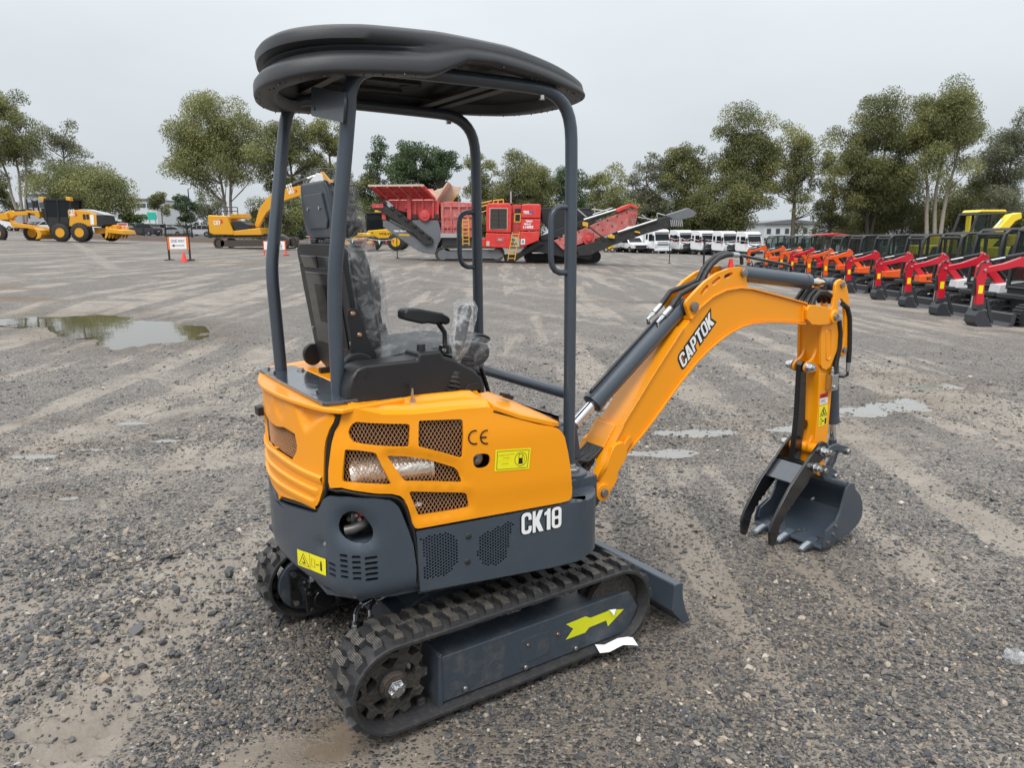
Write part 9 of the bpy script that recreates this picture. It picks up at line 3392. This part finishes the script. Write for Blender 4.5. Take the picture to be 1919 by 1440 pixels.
arc_ = [(2.190, .325), (2.232, .318), (2.250, .290), (2.295, .255), (2.325, .212), (2.338, .165), (2.334, .128), (2.310, .097), (2.262, .069), (2.20, .051), (2.10, .041)]
inn = [(2.102, .050), (2.20, .061), (2.258, .078), (2.303, .105), (2.324, .132), (2.327, .163), (2.315, .208), (2.287, .247), (2.243, .282), (2.225, .306), (2.192, .314)]
b = MB()
b.prism(arc_ + inn, 'y', WB0 + .004, WB1 - .004)
bucket = b.obj('bucket', 'slate_paint', EX, ang=30)
for y in (WB0, WB1):
 b = MB()
 b.prism(SIDE, 'y', y - .006, y + .006)
 b.obj('side_plate', 'slate_paint', bucket, bev=.002, ang=25)
 b = MB()
 b.prism([(1.995, .028), (1.990, .062), (2.012, .122), (2.105, .160), (2.112, .145), (2.050, .055), (2.06, .03)], 'y', y - .014 if y == WB0 else y + .006, y - .006 if y == WB0 else y + .014)
 b.obj('side_cutter', 'slate_paint', bucket, bev=.002)
 for x, z in ((2.085, .135), (2.07, .092), (2.03, .055)):
  MB().hexnut((x, y - .014 if y == WB0 else y + .014, z), (0, -1 if y == WB0 else 1, 0), .009, .008, stud=0).obj('bolt', 'raw_steel', bucket)
b = MB()
b.prism([(1.982, .024), (2.12, .034), (2.12, .051), (1.988, .040)], 'y', WB0 - .006, WB1 + .006)
b.obj('cutting_edge', 'slate_paint', bucket, bev=.002)
for y in (-.395, -.252, -.105):
 b = MB()
 b.add([(x, y + s_ * w_, z) for x, z, w_ in ((1.905, .012, .020), (1.945, .030, .022), (2.035, .054, .024), (2.04, .012, .024)) for s_ in (-1, 1)], [(0, 1, 3, 2), (2, 3, 5, 4), (4, 5, 7, 6), (1, 0, 6, 7), (0, 2, 4, 6), (1, 7, 5, 3)])
 t_ = b.obj('tooth', 'slate_paint', bucket, bev=.002, smooth=False)
 b = MB()
 b.add([(x, y + s_ * .012, z + .0012) for x, z in ((1.915, .0165), (1.945, .030), (1.985, .0407)) for s_ in (-1, 1)], [(0, 1, 3, 2), (2, 3, 5, 4)])
 b.obj('worn_tip', 'worn_paint', t_, smooth=False)
for x, y in ((2.06, -.40), (2.075, -.30), (2.05, -.285), (2.06, -.18), (2.06, -.10)):
 MB().hexnut((x, y, .047), (0, 0, 1), .010, .010, stud=.5).obj('bolt', 'raw_steel', bucket)
MB().cyl((2.195, WB0 + .006, .330), (2.195, WB1 - .006, .330), .018, None, 16).obj('top_tube', 'slate_paint', bucket)
for s_ in (-1, 1):
 b = MB()
 b.prism(smooth_poly([(2.140, .390), (2.160, .412), (2.19, .41), (2.24, .385), (2.285, .360), (2.292, .33), (2.27, .305), (2.20, .31), (2.165, .335)], 1), 'y', YB + s_ * .078 - .008, YB + s_ * .078 + .008)
 b.obj('bucket_ear', 'slate_paint', bucket, bev=.003)
for x, z, w_ in ((2.165, .386, .1), (2.265, .337, .1), (2.200, .480, .098), (2.355, .463, .105)):
 b = MB()
 b.rev([(0, -w_), (.013, -w_), (.017, -w_ + .006), (.017, w_ - .006), (.013, w_), (0, w_)], (x, YB, z), (0, 1, 0), 16)
 b.obj('link_pin', 'raw_steel', bucket, ang=30)
MB().cyl((2.18, -.26, .195), (2.20, -.26, .20), .006, None, 8).obj('drain_hole', 'worn_paint', bucket)

# --- thumb
TL_ = [(2.048, .985), (2.030, .992), (2.012, .985), (2.004, .955), (1.985, .44), (1.993, .415), (2.020, .408), (2.045, .425), (2.052, .50), (2.075, .605), (2.095, .615), (2.103, .640), (2.092, .665), (2.070, .672)]
TL_ = [(1.990, .975), (2.005, .990), (2.025, .990), (2.038, .97), (2.052, .80), (2.062, .672), (2.082, .665), (2.090, .642), (2.080, .618), (2.060, .610), (2.050, .55), (2.046, .46), (2.052, .435), (2.04, .408), (2.01, .402), (1.985, .42), (1.983, .45), (1.998, .70), (1.992, .94)]
b = MB()
b.prism(TL_, 'y', YB - .016, YB + .016)
b.obj('thumb_strut', 'black_gloss', EX, bev=.004)
TH = [(2.081, .558), (2.110, .562), (2.140, .549), (2.150, .515), (2.132, .469), (2.045, .425), (2.001, .349), (1.930, .296), (1.895, .269), (1.888, .252), (1.866, .250), (1.861, .232), (1.842, .230), (1.839, .206), (1.815, .200), (1.809, .180), (1.790, .164), (1.779, .119), (1.760, .066), (1.743, .054), (1.718, .070), (1.708, .144), (1.729, .197), (1.785, .275), (1.848, .354), (1.963, .457), (2.034, .520)]
thumb = None
for y in (-.345, -.165):
 b = MB()
 b.prism(TH, 'y', y - .008, y + .008)
 if thumb is None:
  thumb = b.obj('thumb', 'black_gloss', EX, bev=.003, ang=25)
 else:
  b.obj('thumb_tine', 'black_gloss', thumb, bev=.003, ang=25)
b = MB()
b.prism([(1.895, .365), (1.985, .445), (1.993, .436), (1.903, .356)], 'y', -.337, -.173)
b.obj('cross_plate', 'slate_wet', thumb, bev=.002)
b = MB()
b.cyl((2.044, -.365, .430), (2.044, -.150, .430), .018, None, 14)
b.cyl((2.015, -.337, .385), (2.015, -.173, .385), .012, None, 12)
b.obj('cross_tube', 'black_gloss', thumb)
for x, z in ((2.100, .512), (2.044, .430)):
 for s_ in (-1, 1):
  b = MB()
  b.cyl((x, YB + s_ * .103, z), (x, YB + s_ * .113, z), .026, None, 18)
  b.hexnut((x, YB + s_ * .113, z), (0, s_, 0), .022, .022, stud=.6)
  b.obj('lock_nut', 'zinc', thumb, bev=.0015)
